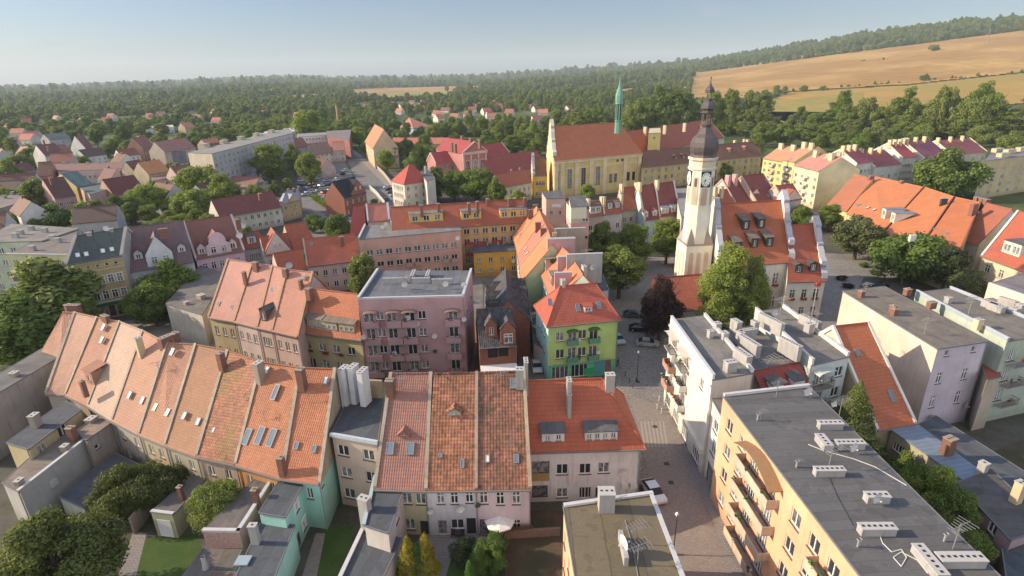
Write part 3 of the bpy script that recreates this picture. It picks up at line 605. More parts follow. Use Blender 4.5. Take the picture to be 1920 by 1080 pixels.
chimney(row[8], (483, 680), 1.0, 3, .8, 1.1, 'grey'); chimney(row[9], (562, 692), 1.1, 4, .9, .9); chimney(row[9], (525, 858), 1.0, 2.6, .7, .7, 'brick', z=8.6)
dormer(row[2], (171, 722), 2.2, 2.2, 'shed', wall=c_((.35, .2, .15)), roof=LRT[2], nw=1, ww=.6, wh=.8, slope=.2); chimney(row[2], (153, 715), .5, 2.5, .6, .6, z=10.5)
antenna(row[8], (497, 790), 1.6, on_roof=True); antenna(row[9], (581, 755), 1.5, on_roof=True); antenna(row[5], (300, 700), 1.8, on_roof=True)
# ---- infill house with the dark lean-to roof
b = flatroof('infill_house', 'narrow beige infill house with a dark felt roof between two tiled rows', [(622, 812), (708, 827), (718, 748), (657, 744)], 10.6, c_((.50, .40, .33), .2), BGREY, wins=[(0, 2, [1.2, 4.4, 7.6], 1.5, 1.45, .5, .7)], cat='house', near=True); walls(b); gap = b
wallbox(b, 0, -.1, side(b, 0)[4]+.1, 10.3, 10.75, -.35, 0, flat((.45, .5, .55), .4), 'gutter')
wallbox(b, 2, 0, side(b, 2)[4], 8, 13.2, -.5, -.05, c_((.34, .26, .18), .9), 'parapet', 'mottled brick and mortar wall')
for q, h in (((643, 690), 4.4), ((661, 687), 4.0), ((679, 694), 3.4)): chimney(b, q, 5.2, h+1.5, .75, 1.6, 'pale')
# ---- bottom centre houses
C1 = gable('terraced_house', 'back of a terraced house with a smooth dusty pink tiled roof and pale yellow wall', (704, 912), (799, 915), 6.8, (733, 703), (808, 702), zr=16.1, wall=c_((.50, .47, .30), .3), roof=tile((.30, .135, .105), .07, course=.42), par=(.4, .4), group='terraced houses backing onto the garden')
pxwin(C1, 0, [(763, 935), (792, 936), (769, 983)], 1.15, 1.5); pxwin(C1, 0, [(797, 992)], .95, 2.0, 'D', 'd', name='door'); walls(C1)
skylight(C1, (732, 841), .9, 1.4); skylight(C1, (770, 841), .9, 1.4); chimney(C1, (730, 713), .3, 3, .9, .8); dormer(C1, (757, 821), 1.3, .35, 'gable', wall=PINKT, nw=1, ww=.3, wh=.15, rise=.9); antenna(C1, (752, 730), 1.8, on_roof=True)
C2 = gable('terraced_house', 'terraced house back with patchy mossy orange tiles and an open roof hatch', (799, 915), (893, 914), 6.8, (814, 703), (894, 701), zr=16.2, wall=c_((.58, .56, .60), .35), roof=OLDT, par=(0, .34), group='terraced houses backing onto the garden')
pxwin(C2, 0, [(826, 934), (852, 934), (880, 932)], .85, 1.6, 't'); pxwin(C2, 0, [(858, 983)], 1.5, 1.4); pxwin(C2, 0, [(830, 991)], 1.1, 2.1, 'D', 'g', name='door'); pxwin(C2, 0, [(884, 989)], 1.1, 2.4, 'D', 'd', name='door'); walls(C2)
dormer(C2, (852, 781), 1.5, .55, 'gable', wall=c_((.4, .35, .3)), nw=1, ww=.9, wh=.3, rise=.7); skylight(C2, (826, 854), .5, .5); skylight(C2, (867, 869), .5, 1.); chimney(C2, (887, 716), .2, 1.2, .5, .5, 'white', z=15)
C3 = gable('terraced_house', 'back of a terraced house with the blackest, most mossy tiles and a pink wall', (893, 914), (994, 912), 6.8, (895, 701), (982, 698), zr=16.2, wall=c_((.62, .50, .52), .35), roof=OLD2, par=(0, .4), group='terraced houses backing onto the garden', parmat=c_((.42, .34, .24), .6))
pxwin(C3, 0, [(907, 933), (938, 935), (968, 934)], .9, 1.7, 't'); pxwin(C3, 0, [(969, 986)], .9, 1.7, 't'); pxwin(C3, 0, [(909, 990)], 1.1, 2.2, 'D', 'd', name='door'); walls(C3)
skylight(C3, (962, 719), .7, 1.3); skylight(C3, (914, 860), .55, .9, cover=True); skylight(C3, (968, 860), .6, 1.); chimney(C3, (974, 692), 1.2, 2.6, .9, .9, 'white'); antenna(C3, (940, 722), 1.8, on_roof=True); antenna(C3, (958, 850), 1.8, on_roof=True)
wall_dish(C2, 0, (864, 950), .5); wall_dish(C2, 0, (896, 943), .35, 'd'); wall_dish(C2, 0, (808, 955), .4)
C4 = gable('corner_house', 'white rendered corner house with a clean red hipped roof and two wide flat dormers', (993, 842), (1203, 835), 8.0, (993, 718), (1130, 713), zr=13.9, wall=c_((.66, .63, .63), .6), roof=tile((.42, .10, .045), .05, course=.55), hip=(0, 1), cat='house', ov=.45)
pxwin(C4, 0, [(1054, 880), (1097, 879), (1132, 877)], 1.4, 1.5, 'm'); pxwin(C4, 0, [(1054, 924)], 1.4, 1.4); pxwin(C4, 0, [(1097, 924), (1127, 924)], 1.5, 1.7, '3', 'g'); pxwin(C4, 0, [(1014, 880)], 2.1, 2.4, 'D', 'd', name='loggia'); pxwin(C4, 0, [(1012, 922)], 2.0, 1.9, 'D', 'd', name='loggia')
facade(C4, 1, 3, [1.2, 4.8], 1.2, 1.5, 1.5, 1.5); walls(C4); a, e, u, n, L = side(C4, 0)
wallbox(C4, 0, .1, 2.4, 3.3, 4.4, -.12, -.002, c_((.38, .27, .12), .4), 'balcony_panel'); wallbox(C4, 0, -.05, L+.05, 7.45, 7.7, -.32, -.003, flat((.25, .3, .33), .5), 'gutter')
dormer(C4, (1037, 831), 2.7, 1.35, 'shed', wall=c_((.6, .6, .6)), roof=DGREY, nw=2, ww=.6, wh=.8, slope=.22); dormer(C4, (1127, 828), 3.9, 1.35, 'shed', wall=c_((.62, .62, .6)), roof=DGREY, nw=4, ww=.55, wh=.8, slope=.22)
chimney(C4, (1067, 712), 1.6, 5, .5, 1.2, 'white'); chimney(C4, (1144, 702), 1.2, 3.2, 1.1, .9, 'white'); chimney(C4, (1068, 738), 1.2, 4.5, .4, .9, 'white', z=12.6); chimney(C4, (986, 676), 3.4, 5.4, .45, 1.5, 'white'); wall_dish(C4, 0, (1166, 882), .5); antenna(C4, (1060, 745), 1.2, on_roof=True)
for q in ((1171, 909), (1187, 909)):
    x, z = wall_hit(*[C4.c[0], C4.c[1]], q); wallbox(C4, 0, x-.4, x+.4, z-.3, z+.35, -.4, -.002, flat((.6, .6, .58), .5), 'air_conditioner')
g = MB(); g.box((C4.c[1].x, C4.c[1].y, 0), u, n, -.25, -.12, -.15, -.02, .3, 7.4); g.build('downpipe', flat((.3, .3, .32), .5), C4.root)
# ---- dark annexes at the bottom
b = flatroof('annex', 'two storey annex with a dark bluish felt roof against the yellow house', [(684, 985), (728, 999), (757, 914), (706, 890)], 6.3, c_((.56, .50, .47), .4), BGREY, cat='annex', near=True); pxwin(b, 1, [(744, 968)], 1.1, 1.4); walls(b)
chimney(b, (682, 934), 1.6, 7.6, 1.2, .8, 'white'); wallbox(b, 3, 0, side(b, 3)[4], 6.3, 6.5, -.3, .1, flat((.35, .45, .5), .4), 'coping'); an1 = b
b = flatroof('annex', 'long low dark roofed shed with pale coping, running out of the bottom edge', [(600, 1160), (672, 1178), (752, 1010), (678, 993)], 3.6, c_((.5, .46, .42), .4), BGREY, par=((3, .25),), cat='annex', near=True); walls(b)
E1 = flatroof('annex', 'mint green two storey wing with a dark felt roof', [(486, 961), (534, 969), (570, 903), (527, 897)], 6.2, c_((.32, .58, .52), .2), BGREY, cat='annex', near=True); pxwin(E1, 1, [(556, 948), (570, 982)], .9, 1.5, 'f'); pxwin(E1, 1, [(562, 1020)], .9, 2.0, 'D', 'd', name='door'); walls(E1)
E2 = flatroof('annex', 'lower mint green wing with a dark blue felt roof and a pale roof hatch', [(430, 1110), (503, 1110), (552, 985), (489, 981)], 4.6, c_((.33, .58, .52), .2), BGREY, cat='annex', near=True); walls(E2); chimney(E2, (473, 985), 2.4, 3.4, .8, .6, 'white')
m = MB(); p = P(456, 1052, 4.7); m.box(p, E2.u, E2.n, -.7, .7, -.6, .6, 0, .15); m.build('roof_hatch', flat((.3, .37, .42), .4), E2.root)
E3 = flatroof('annex', 'brown brick annex with a grey strip felt roof and white coping', [(380, 998), (449, 999), (516, 895), (486, 890)], 5.2, brick((.36, .22, .19)), GREYB, par=((0, .25), (1, .25)), cat='annex', parmat=c_((.55, .52, .42)), near=True); walls(E3); chimney(E3, (476, 918), 2.0, 2.9, .6, .6)
E4 = flatroof('shed', 'low shed with a grey brown ribbed roof in front of the brick annex', [(330, 1100), (420, 1092), (455, 1027), (383, 1025)], 3.0, c_((.4, .33, .3)), GREYB, cat='shed', near=True); walls(E4)
m = MB(); p = P(386, 1066, 3.0); m.tube(p, p+Vector((0, 0, 1.1)), .35, 8, r2=.2); m.tube(p+Vector((0, 0, 1.1)), p+Vector((0, 0, 1.6)), .22, 8, r2=.22); m.build('vent_pipe', flat((.35, .34, .34), .6), E4.root)
b = flatroof('shed', 'small shed with a brown corrugated roof at the bottom edge', [(385, 1120), (500, 1120), (494, 1076), (396, 1073)], 3.3, c_((.4, .33, .28)), felt((.16, .1, .08), .3), cat='shed', near=True); walls(b)
E6 = flatroof('garage', 'pale green garage with a white door and striped grey roof', [(283, 961), (323, 966), (386, 895), (362, 891)], 3.4, c_((.40, .42, .28), .4), GREYB, par=((0, .15),), cat='garage', near=True); walls(E6)
a, e, u, n, L = side(E6, 0); wallbox(E6, 0, L*.18, L*.82, .05, 2.5, -.05, -.003, flat((.6, .6, .62), .5), 'garage_door'); chimney(E6, (336, 913), 1.9, 2.4, .5, .5)
# ---- left courtyard blocks
F1 = flatroof('courtyard_house', 'courtyard house with a dark blue grey roof and olive wall', [(53, 842), (152, 768), (122, 752), (13, 830)], 7.2, c_((.42, .36, .22), .4), BGREY, cat='house', near=True); pxwin(F1, 0, [(81, 843)], 1.3, 1.6, 'm', 'g'); pxwin(F1, 0, [(118, 808)], 1.4, 1.6); walls(F1); chimney(F1, (62, 778), 1.8, 2.6, 1.1, .8, 'grey')
F2 = flatroof('courtyard_house', 'long plain rendered block with a brown felt roof and a ventilation fan', [(37, 922), (160, 826), (120, 800), (5, 905)], 5.6, c_((.40, .40, .38), .3), BROWNF, par=((0, .2),), cat='house', near=True); walls(F2); block(F2, (124, 845), .8, .8, .7, 'grey'); block(F2, (38, 909), .7, .8, .6, 'grey')
wallbox(F2, 0, 3.5, 4.4, 3.2, 4.0, -.3, -.003, flat((.5, .5, .48), .6), 'air_conditioner')
F3 = flatroof('courtyard_house', 'short wing with a tan felt roof and a weathered wall below the pale tiled house', [(162, 825), (213, 789), (186, 781), (143, 806)], 6.2, c_((.36, .31, .28), .8), felt((.2, .16, .13), 1.), cat='house', near=True); pxwin(F3, 0, [(182, 837)], .7, .7, 'x'); walls(F3); chimney(F3, (131, 802), 1.4, 2.8, .8, .9); block(F3, (172, 790), .5, 1.2, 1., 'grey')
F4 = flatroof('annex', 'tall flat roofed annex with a grey brown blank wall at the left edge', [(-60, 770), (113, 667), (78, 654), (-70, 742)], 9.2, c_((.33, .30, .29), .8), felt((.12, .12, .12)), cat='building', near=True); walls(F4); block(F4, (28, 705), .6, .9, .9, 'grey')
b = flatroof('shed', 'low dark roofed shed in the shaded yard behind the pale block', [(157, 952), (262, 872), (215, 850), (111, 930)], 2.6, c_((.42, .43, .38), .3), BGREY, cat='shed', near=True); walls(b)
# ---- middle left: four tall houses, olive house, grey hall
GT = [(428, 488), (473, 495), (511, 500), (538, 507), (586, 512)]; GB = [(392, 593), (440, 601), (483, 612), (511, 618), (559, 629)]
GC = [c_((.42, .34, .22), .3), c_((.52, .42, .40), .3), c_((.50, .38, .34), .3), c_((.50, .36, .33), .3)]
GL = ['steep roofed tenement with an ochre front, first of four beside the grey hall', 'steep roofed tenement with a pinkish white front, second from the grey hall', 'narrow tenement whose roof carries one tall dark dormer', 'steep roofed tenement next to the olive house with three dormers']
g4 = []
for i in range(4):
    b = gable('tenement', GL[i], GB[i], GB[i+1], 8.8, GT[i], GT[i+1], zr=17.0, wall=GC[i], roof=tile([(.46, .22, .17), (.44, .21, .16), (.44, .2, .15), (.45, .2, .14)][i], .05), par=(.45, .45 if i == 3 else 0), parmat=c_((.36, .22, .14), .5), group='four steep tenements', wins=[(0, 2 if i == 2 else 3, [1.0, 5.2], .9, 1.7, .8, .8)])
    walls(b); g4.append(b)
dormer(g4[2], (495, 604), 1.5, 2.3, 'gable', wall=flat((.13, .1, .09)), roof=DGREY, nw=1, ww=.7, wh=1.3)
for k, q in ((0, (411, 570)), (0, (436, 576)), (2, (511, 543)), (3, (570, 520))): skylight(g4[k], q, .6, 1.)
chimney(g4[0], (457, 510), .2, 2.6, .7, .5, z=16.4); chimney(g4[1], (478, 492), .8, 2.4, 1.2, .7); chimney(g4[3], (563, 525), .2, 2.8, .5, .7, z=16.2); chimney(g4[3], (578, 541), .4, 2.2, 1., .8, z=15.2); chimney(g4[2], (534, 504), .7, 2.4, 1., .7)
G2 = gable('olive_house', 'olive rendered house with three grey topped dormers and red flower boxes', (559, 619), (679, 634), 8.2, (584, 543), (671, 553), zr=14.6, wall=c_((.42, .37, .22), .2), roof=tile((.46, .15, .07), .06), par=(.4, 0), parmat=c_((.36, .22, .14), .5), cat='house')
pxwin(G2, 0, [(577, 648), (605, 654), (631, 658), (659, 659)], 1.5, 1.5, 'm', snap=[4.6]); facade(G2, 0, 4, [.8], 1.5, 2.0, 1.2, 1.6); walls(G2)
for q in ((591, 618), (619, 623), (651, 627)): dormer(G2, q, 3.0, 1.9, 'shed', wall=c_((.45, .4, .3)), roof=felt((.17, .14, .12)), nw=3, ww=.5, wh=.7, slope=.3)
for x in (2.0, 5.2, 8.3): flowers(G2, 0, x, 4.55, 1.1)
G3 = flatroof('hall', 'grey flat roofed hall with a bare pale side wall beside the steep tenements', [(311, 570), (378, 590), (425, 515), (376, 498)], 7.0, c_((.50, .47, .42), .7), felt((.14, .13, .12)), cat='building', near=True); walls(G3); block(G3, (378, 560), .9, 1.6, 1.2, 'grey'); block(G3, (350, 571), .6, .8, .8, 'grey')
# ---- pink block with balconies
PK = c_((.42, .27, .28), .12)
G = flatroof('apartment_block', 'dusty pink four storey apartment block with arched balcony awnings and dishes on its roof', [(671, 562), (870, 557), (885, 508), (707, 508)], 15.3, PK, felt((.11, .12, .14), 1.2), par=((1, .5), (3, .5), (0, .25)), parmat=c_((.5, .48, .48)), near=True)
zs = [12.1-3.2*i-1.45+1.3 for i in range(4)]; zs = [11.1, 7.9, 4.7, 1.5]; a, e, u, n, L = side(G, 0)
bx = [L*.085, L*.3, L*.475, L*.715, L*.885]
for z in zs:
    for k, x in enumerate(bx):
        G.holes.setdefault(0, []).append((x, z, 1.6, 1.9, 'm', 'w', 'window')) if k != 9 else 0
    for x in (L*.19, L*.59): G.holes[0].append((x, z+.35, 1.35, 1.5, 'm', 'w', 'window'))
G.holes[0] = [h for h in G.holes[0] if not (abs(h[0]-bx[3]) < .1)]
facade(G, 1, 2, [11.4, 8.2], 1.2, 1.4, 3, 3); walls(G); AW = flat((.20, .13, .12), .6)
for z in zs:
    for k in (0, 1, 2, 4): balcony(G, 0, bx[k]+(.5 if k in (0, 1) else 0), z-.55, 2.5, 1.1, PK, awn=AW if z == zs[0] else None, items=2 if (k+int(z)) % 2 else 0)
for q, r in (((765, 594), .5), ((782, 605), .55), ((870, 597), .45), ((682, 630), .5), ((815, 628), .5), ((740, 660), .45), ((816, 657), .4)): wall_dish(G, 0, q, r, 'w' if q != (816, 657) else 'd')
for q, w, d in (((742, 531), 4.2, .5), ((790, 531), 3.2, .5), ((829, 533), 3.6, .5)): block(G, q, 1.0, w, d, 'white')
for q, w in (((775, 522), .5), ((803, 522), .5)): block(G, q, 1.1, w, 3.4, 'white')
for q in ((758, 533), (835, 532)): p = P(q[0], q[1], 16.3); dish(G, p, r=.55)
for q in ((735, 548), (820, 548), (760, 545)): antenna(G, q, 2.6)
for q in ((869, 533), (763, 520)): p = P(q[0], q[1], 16.0); dish(G, p, r=.5)
# ---- dark shingled inn with brick gables
RB = brick((.25, .095, .065))
I1 = gable('inn', 'small inn with dark shingle roofs, red brick walls and a white canopy over the front', (899, 650), (968, 645), 7.6, (899, 578), (944, 577), zr=12.2, wall=RB, roof=SLATE, cat='inn', ov=.35, straight=True); pxwin(I1, 0, [(924, 661), (944, 658)], 1.7, 2.0, 'D', 'd'); facade(I1, 0, 3, [1.0], 1.3, 1.6, 1., 1.); facade(I1, 1, 2, [4.4, 1.0], 1.8, 1.6, 1., 1., 'm', 'd'); walls(I1)
dormer(I1, (922, 634), 1.9, 2.4, 'gable', wall=RB, roof=SLATE, nw=1, ww=.8, wh=1.5, rise=1.5)
front_gable(I1, 0, side(I1, 0)[4]-2.6, side(I1, 0)[4]-.1, 10.4, 12., 4.0, RB, SLATE, [(side(I1, 0)[4]-1.35, 8.0, 1.5, 1.7)])
a, e, u, n, L = side(I1, 0); m = MB(); o = Vector((a.x, a.y, 0))
m.slab([o+u*0-n*2.2+Vector((0, 0, 3.2)), o+u*L-n*2.2+Vector((0, 0, 3.2)), o+u*L+Vector((0, 0, 4.0)), o+Vector((0, 0, 4.0))], .06); m.face([o-n*2.2+Vector((0, 0, 2.85)), o+u*L-n*2.2+Vector((0, 0, 2.85)), o+u*L-n*2.2+Vector((0, 0, 3.2)), o-n*2.2+Vector((0, 0, 3.2))])
m.build('canopy', flat((.72, .72, .74), .8), I1.root)
ca = P(908, 576, 8.0); cb = P(908, 512, 8.0)
I2 = gable('inn_wing', 'rear wing of the inn with a long dark shingle roof broken by stepped side dormers', Vector((-5.4, 114, 8)), Vector((-5.0, 95.4, 8)), 7.4, hw=4.1, t=1.0, wall=RB, roof=SLATE, cat='inn', ov=.3); walls(I2)
for sd, q_, wd in ((0, 3.0, 4.4), (0, 8.6, 4.2), (0, 13.4, 3.6), (2, 2.6, 4.0), (2, 8.0, 4.2), (2, 13.0, 3.8)): front_gable(I2, sd, q_, q_+wd, 7.6, 10.6, 4.2, RB, SLATE, [(q_+wd/2, 6.2, 1.2, 1.4)])
# ---- small ochre house behind the inn
I = flatroof('ochre_house', 'small mustard yellow house with a dark lean-to roof behind the shingled inn', [(888, 475), (972, 470), (969, 457), (890, 461)], 6.6, c_((.50, .30, .06), .2), BGREY, ov=.3, cat='house'); facade(I, 0, 4, [1.0, 3.9], 1.1, 1.4, .8, .8); walls(I)
for q in ((914, 461), (934, 460), (945, 459)): block(I, q, .9, .35, .35, 'white')
for q in ((962, 488), (970, 494)): wall_dish(I, 0, q, .6)
# ---- long salmon block
J = flatroof('apartment_block', 'long salmon pink apartment block with three rows of white windows and a grey felt roof', [(672, 449), (864, 432), (863, 407), (684, 424)], 12.4, c_((.50, .31, .26), .15), felt((.15, .15, .155), 1.5), wins=[(0, 10, [1.3, 4.6, 7.9], 1.7, 1.45, 1.6, 1.2)], par=((3, .6),), parmat=c_((.5, .48, .46))); walls(J)
a, e, u, n, L = side(J, 0)
for i in (0, 1, 4, 5, 8, 9):
    for z in (1.0, 4.3): balcony(J, 0, 1.6+.85+(L-2.8-1.7)*i/9, z-.2, 1.7, .7, c_((.46, .28, .24)), items=(i+int(z)) % 2)
for q in ((773, 405), ): block(J, q, 1.8, .5, 2.8, 'cream')
for q in ((735, 420), (810, 412)): block(J, q, .7, .5, 2.6, 'grey')
for q, r in (((717, 425), .6), ((723, 420), .6), ((858, 446), .6)): p = P(q[0], q[1], 13.2); dish(J, p, r=r)
antenna(J, (785, 415), 3); antenna(J, (820, 418), 2.5)
# ---- yellow and orange apartment row with red roof
KM = c_((.52, .35, .17), .15)
K = gable('apartment_row', 'apartment row with a long red tiled roof, yellow walls and wide flat dormers', (735, 431), (990, 413), 12.6, (733, 394), (984, 375), zr=17.6, wall=KM, roof=REDT, wins=[(0, 14, [1.2, 4.2, 7.0, 9.8], 1.6, 1.5, 1.0, 1.0)], ov=.5, straight=True); walls(K)
for q, w in (((884, 412), 5.5), ((963, 409), 7.5), ((800, 417), 9.)): dormer(K, q, w, 2.3, 'shed', wall=c_((.55, .42, .15)), roof=felt((.16, .16, .17)), nw=3 if w > 6 else 2, ww=1.5, wh=1.4, slope=.1)
a, e, u, n, L = side(K, 0)
for x in (L*.56, L*.65, L*.76, L*.94):
    for z in (4.0, 7.0): balcony(K, 0, x, z-.2, 2.8, 1.0, flat((.30, .05, .05), .7))
for q in ((879, 381), (895, 378), (914, 373), (955, 372), (965, 372), (984, 371), (822, 382), (790, 385)): chimney(K, q, .9, 3.2, .8, .9)
b = flatroof('tower_house', 'pinkish stair tower house with a dark roof and a white sign high on its wall', [(1024, 372), (1060, 372), (1052, 357), (1016, 360)], 14.8, c_((.52, .36, .30), .2), DGREY, wins=[(0, 2, [9.6], .9, 1.4, 1.2, 1.2)], cat='building', near=False); walls(b); wallbox(b, 0, 1.8, 4.6, 12.0, 12.9, -.06, -.002, flat((.6, .6, .62)), 'sign_board')
b = gable('house', 'small house with a maroon hipped roof tucked behind the striped tower', (1032, 417), (1060, 416), 6.8, (1038, 406), (1052, 405), t=.6, wall=c_((.5, .42, .3)), roof=seam((.32, .06, .06), .5), hip=(1, 1), wins=[(0, 3, [3.8], .9, 1.3)]); walls(b)
# ---- striped tower block and square houses behind the tree row
PKL, CRM = c_((.60, .36, .36), .15), c_((.56, .52, .42), .15)
T1 = flatroof('striped_tower', 'tall narrow block painted in pink and cream horizontal stripes', [(1071, 391), (1105, 391), (1100, 376), (1062, 378)], 18.6, PKL, DGREY, cat='building', near=False); facade(T1, 0, 1, [2.0, 6.8, 11.0, 15.4], 1.3, 1.0, 4.4, .2); 
T1.holes[0] = [(side(T1, 0)[4]*.8, z, 1.5, .9, 'm', 'w', 'window') for z in (6.0, 10.6, 15.2)]
walls(T1, mats=[PKL, CRM], stripe=([3., 4.5, 8.5, 10., 13.4, 14.8, 17.], lambda s, x, z: 1 if (s != 0 or x < side(T1, 0)[4]*.66) and (4.5 < z < 8.5 or 10 < z < 13.4 or z > 14.8) else 0))
b = flatroof('roof_housing', 'boxy cream roof housing with dark dishes', [(1071, 388), (1100, 387), (1097, 366), (1067, 369)], 21.5, c_((.58, .54, .42), .2), DGREY, cat='building', near=False, z0=18.65); walls(b)
b.root.location = b.root.location-T1.root.location; b.root.parent = T1.root; del b.root['category'], b.root['label']
SQ = [('house with a grey flat roof, a big attic window and glazed balconies', (1101, 404), (1133, 401), (1101, 381), (1129, 377), 12.5, c_((.55, .42, .38)), 1), ('house with a tiled attic storey holding two small white windows above a grey wall', (1133, 401), (1166, 397), (1129, 377), (1165, 372), 12.5, c_((.54, .48, .48)), 0),
      ('cream house with a plain red tiled roof in the square row', (1166, 394), (1203, 390), (1163, 353), (1194, 350), 11.8, c_((.55, .47, .33)), 2), ('pale blue house with a steep dark red roof and two round topped dormers', (1209, 412), (1236, 409), (1197, 350), (1226, 346), 10.0, c_((.42, .55, .62)), 3),
      ('house with a dusty red roof and white framed shed dormers in the square row', (1237, 405), (1275, 401), (1229, 346), (1263, 341), 10.4, c_((.55, .5, .4)), 4)]
for lab, f0, f1, r0, r1, ze, wl, k in SQ:
    b = gable('town_house', lab, f0, f1, ze, r0, r1, t=1.1, wall=wl, roof=[REDT, REDT, REDT, DRED, DRED][k], par=(.5, .5 if k == 4 else 0), parmat=c_((.55, .48, .4), .3), group='narrow houses behind the square', near=False, wins=[(0, 2 if k in (0, 1, 3) else 3, [1.2, 4.5, 7.8] if ze > 11 else [1.2, 4.5], 1.2, 1.6, .6, .6)], straight=False); walls(b)
    if k == 0: dormer(b, (1117, 399), 3.6, 1.8, 'shed', wall=c_((.6, .6, .55)), roof=DGREY, nw=2, ww=1.3, wh=1.1)
    if k == 1:
        for q in ((1144, 390), (1158, 388)): dormer(b, q, 1.3, 1.4, 'shed', wall=c_((.6, .6, .6)), nw=1, roof=DGREY)
    if k == 3:
        for q in ((1211, 408), (1228, 405)): dormer(b, q, 1.4, 1.6, 'gable', wall=c_((.65, .65, .65)), nw=1)
    if k == 4:
        for q in ((1247, 401), (1265, 398)): dormer(b, q, 2.5, 1.8, 'shed', wall=c_((.65, .65, .65)), roof=TIN, nw=2, ww=.8, wh=1.2)
    for f in ((.05, .95) if k < 3 else (.05,)): pp = b.r[0].lerp(b.r[1], f)+Vector((0, -.6, 1.3)); chimney(b, pp, h=3, w=.7, d=1.6, st='cream')
b = flatroof('town_house', 'pale house with a grey lean-to roof left of the clock tower', [(1278, 407), (1300, 405), (1296, 352), (1266, 354)], 14.5, c_((.56, .53, .45), .3), felt((.2, .2, .19)), wins=[(0, 2, [10.5], .9, 1.4)], cat='house', near=False); walls(b)
# ---- central bright-roofed row, seen along its ridge
EB = [(961, 432), (968, 455), (973, 476), (977, 498), (980, 528)]; RB2 = [(1004, 385), (1011, 397), (1018, 413), (1028, 434), (1036, 461)]
CL = ['farthest bright orange roofed house of the ridge row', 'bright orange roofed house with a pale flashing line on its left', 'rose red roofed house with two skylights in the ridge row', 'broad bright orange roofed house ending in a pale green gable']
CT = [BRIGHT, BRIGHT, tile((.55, .16, .10), .05, bumpk=.6), BRIGHT]; crow = []
for i in range(4):
    b = gable('ridge_row_house', CL[i], EB[i], EB[i+1], 9.0, RB2[i], RB2[i+1], t=1.1, straight=False, wall=c_([(.5, .4, .3), (.5, .42, .32), (.52, .44, .4), (.42, .52, .36)][i], .25), roof=CT[i], par=(.3 if i else 0, 0), parmat=c_((.5, .38, .33), .3), group='houses of the ridge row', near=True, wins=[(0, 3, [1.2, 4.6], 1.0, 1.5)]); walls(b); crow.append(b)
skylight(crow[2], (986, 467), .7, 1.2, cover=True); skylight(crow[2], (989, 476), .7, 1.2, cover=True); skylight(crow[0], (977, 440), .7, 1.1)
for k, q in ((0, (995, 393)), (1, (1012, 392)), (2, (1009, 417)), (3, (1019, 428)), (0, (1004, 384))): chimney(crow[k], q, .5, 2.6, .6, 1.4)
EB = [(1010, 492), (1021, 522), (1036, 562)]; RB2 = [(1050, 462), (1068, 478), (1093, 517)]
for i in range(2):
    b = gable('ridge_row_house', ['orange roofed house with grey box dormers and a tall pinkish firewall', 'orange roofed house with a pale firewall next to the lime green corner house'][i], EB[i], EB[i+1], 10.4, RB2[i], RB2[i+1], t=1.15, straight=False, wall=c_((.45, .58, .52), .2), roof=tile((.55, .17, .07), .06, bumpk=.6), group='houses of the ridge row', near=True, wins=[(0, 4, [1.2, 4.4, 7.4], 1.0, 1.5)]); walls(b); crow.append(b)
b = crow[4]; chimney(b, (1052, 447), 1.9, 6, 1.2, 6.0, 'pink', cap=True); chimney(b, (1069, 428), 1.6, 6, .6, 7, 'grey', pots=False); chimney(b, (1040, 437), 1.2, 3.5, .6, .9, 'cream'); dormer(b, (1021, 505), 3.4, 2.6, 'shed', wall=c_((.52, .38, .36)), roof=felt((.17, .14, .12)), nw=3, ww=.6, wh=1., slope=.05); antenna(b, (1062, 440), 2.5, z=18); dish(b, P(1036, 489, 13.5), r=.6, col='d')
b = crow[5]; chimney(b, (1056, 511), -.2, 4, .6, 3.2, 'pink', pots=False); chimney(b, (1060, 481), .6, 4, .8, 3.2, 'pink', pots=False); chimney(b, (1096, 476), 1.6, 6, .6, 7, 'white', pots=False); chimney(b, (1054, 524), .2, 3.2, .5, .7, 'cream'); dormer(b, (1032, 535), 3.0, 2.4, 'shed', wall=c_((.52, .38, .36)), roof=felt((.17, .14, .12)), nw=3, ww=.6, wh=1., slope=.05); dish(b, P(1110, 501, 15), r=.6); antenna(b, (1100, 490), 2.5, z=15)
# ---- lime green corner house
GR = c_((.40, .55, .20), .1); TEAL = c_((.12, .50, .33), .12)
M1 = gable('corner_house', 'lime green corner house with a red hipped roof, green balconies and a teal ground floor', (1028, 609), (1159, 596), 10.9, (1054, 543), (1112, 528), t=1.1, zr=None, wall=GR, roof=tile((.40, .085, .05), .06, course=.5), hip=(1, 1), ov=.4, near=True)
pxwin(M1, 0, [(1050, 626), (1092, 623), (1050, 662), (1091, 658)], 1.5, 1.7, snap=[7.6, 4.3]); pxwin(M1, 0, [(1073, 629), (1113, 625), (1072, 666), (1111, 662)], 1.5, 2.3, 'm', snap=[7.1, 3.8]); pxwin(M1, 0, [(1050, 706), (1086, 702)], 3.0, 2.4, '3', snap=[.3]); facade(M1, 3, 3, [4.5, 7.6], .9, 1.2, 2., 2.); 
walls(M1, mats=[GR, TEAL, c_((.42, .66, .66), .15)], stripe=([3.2], lambda s, x, z: 1 if z < 3.2 and s == 0 else 2 if s == 3 else 0)); a, e, u, n, L = side(M1, 0)
for s_ in (0,): wallbox(M1, s_, -.02, L+.02, 3.1, 3.35, -.15, -.003, c_((.35, .5, .25), .2), 'cornice')
for q in ((1073, 640), (1113, 638), (1072, 676), (1111, 672)):
    x, z = wall_hit(M1.c[0], M1.c[1], q); balcony(M1, 0, x, 6.9 if z > 6 else 3.6, 1.9, .9, flat((.10, .27, .18), .6), awn=flat((.08, .14, .04), .6) if z > 6 else None)
for q in ((1084, 636), (1121, 658)): wall_dish(M1, 0, q, .45)
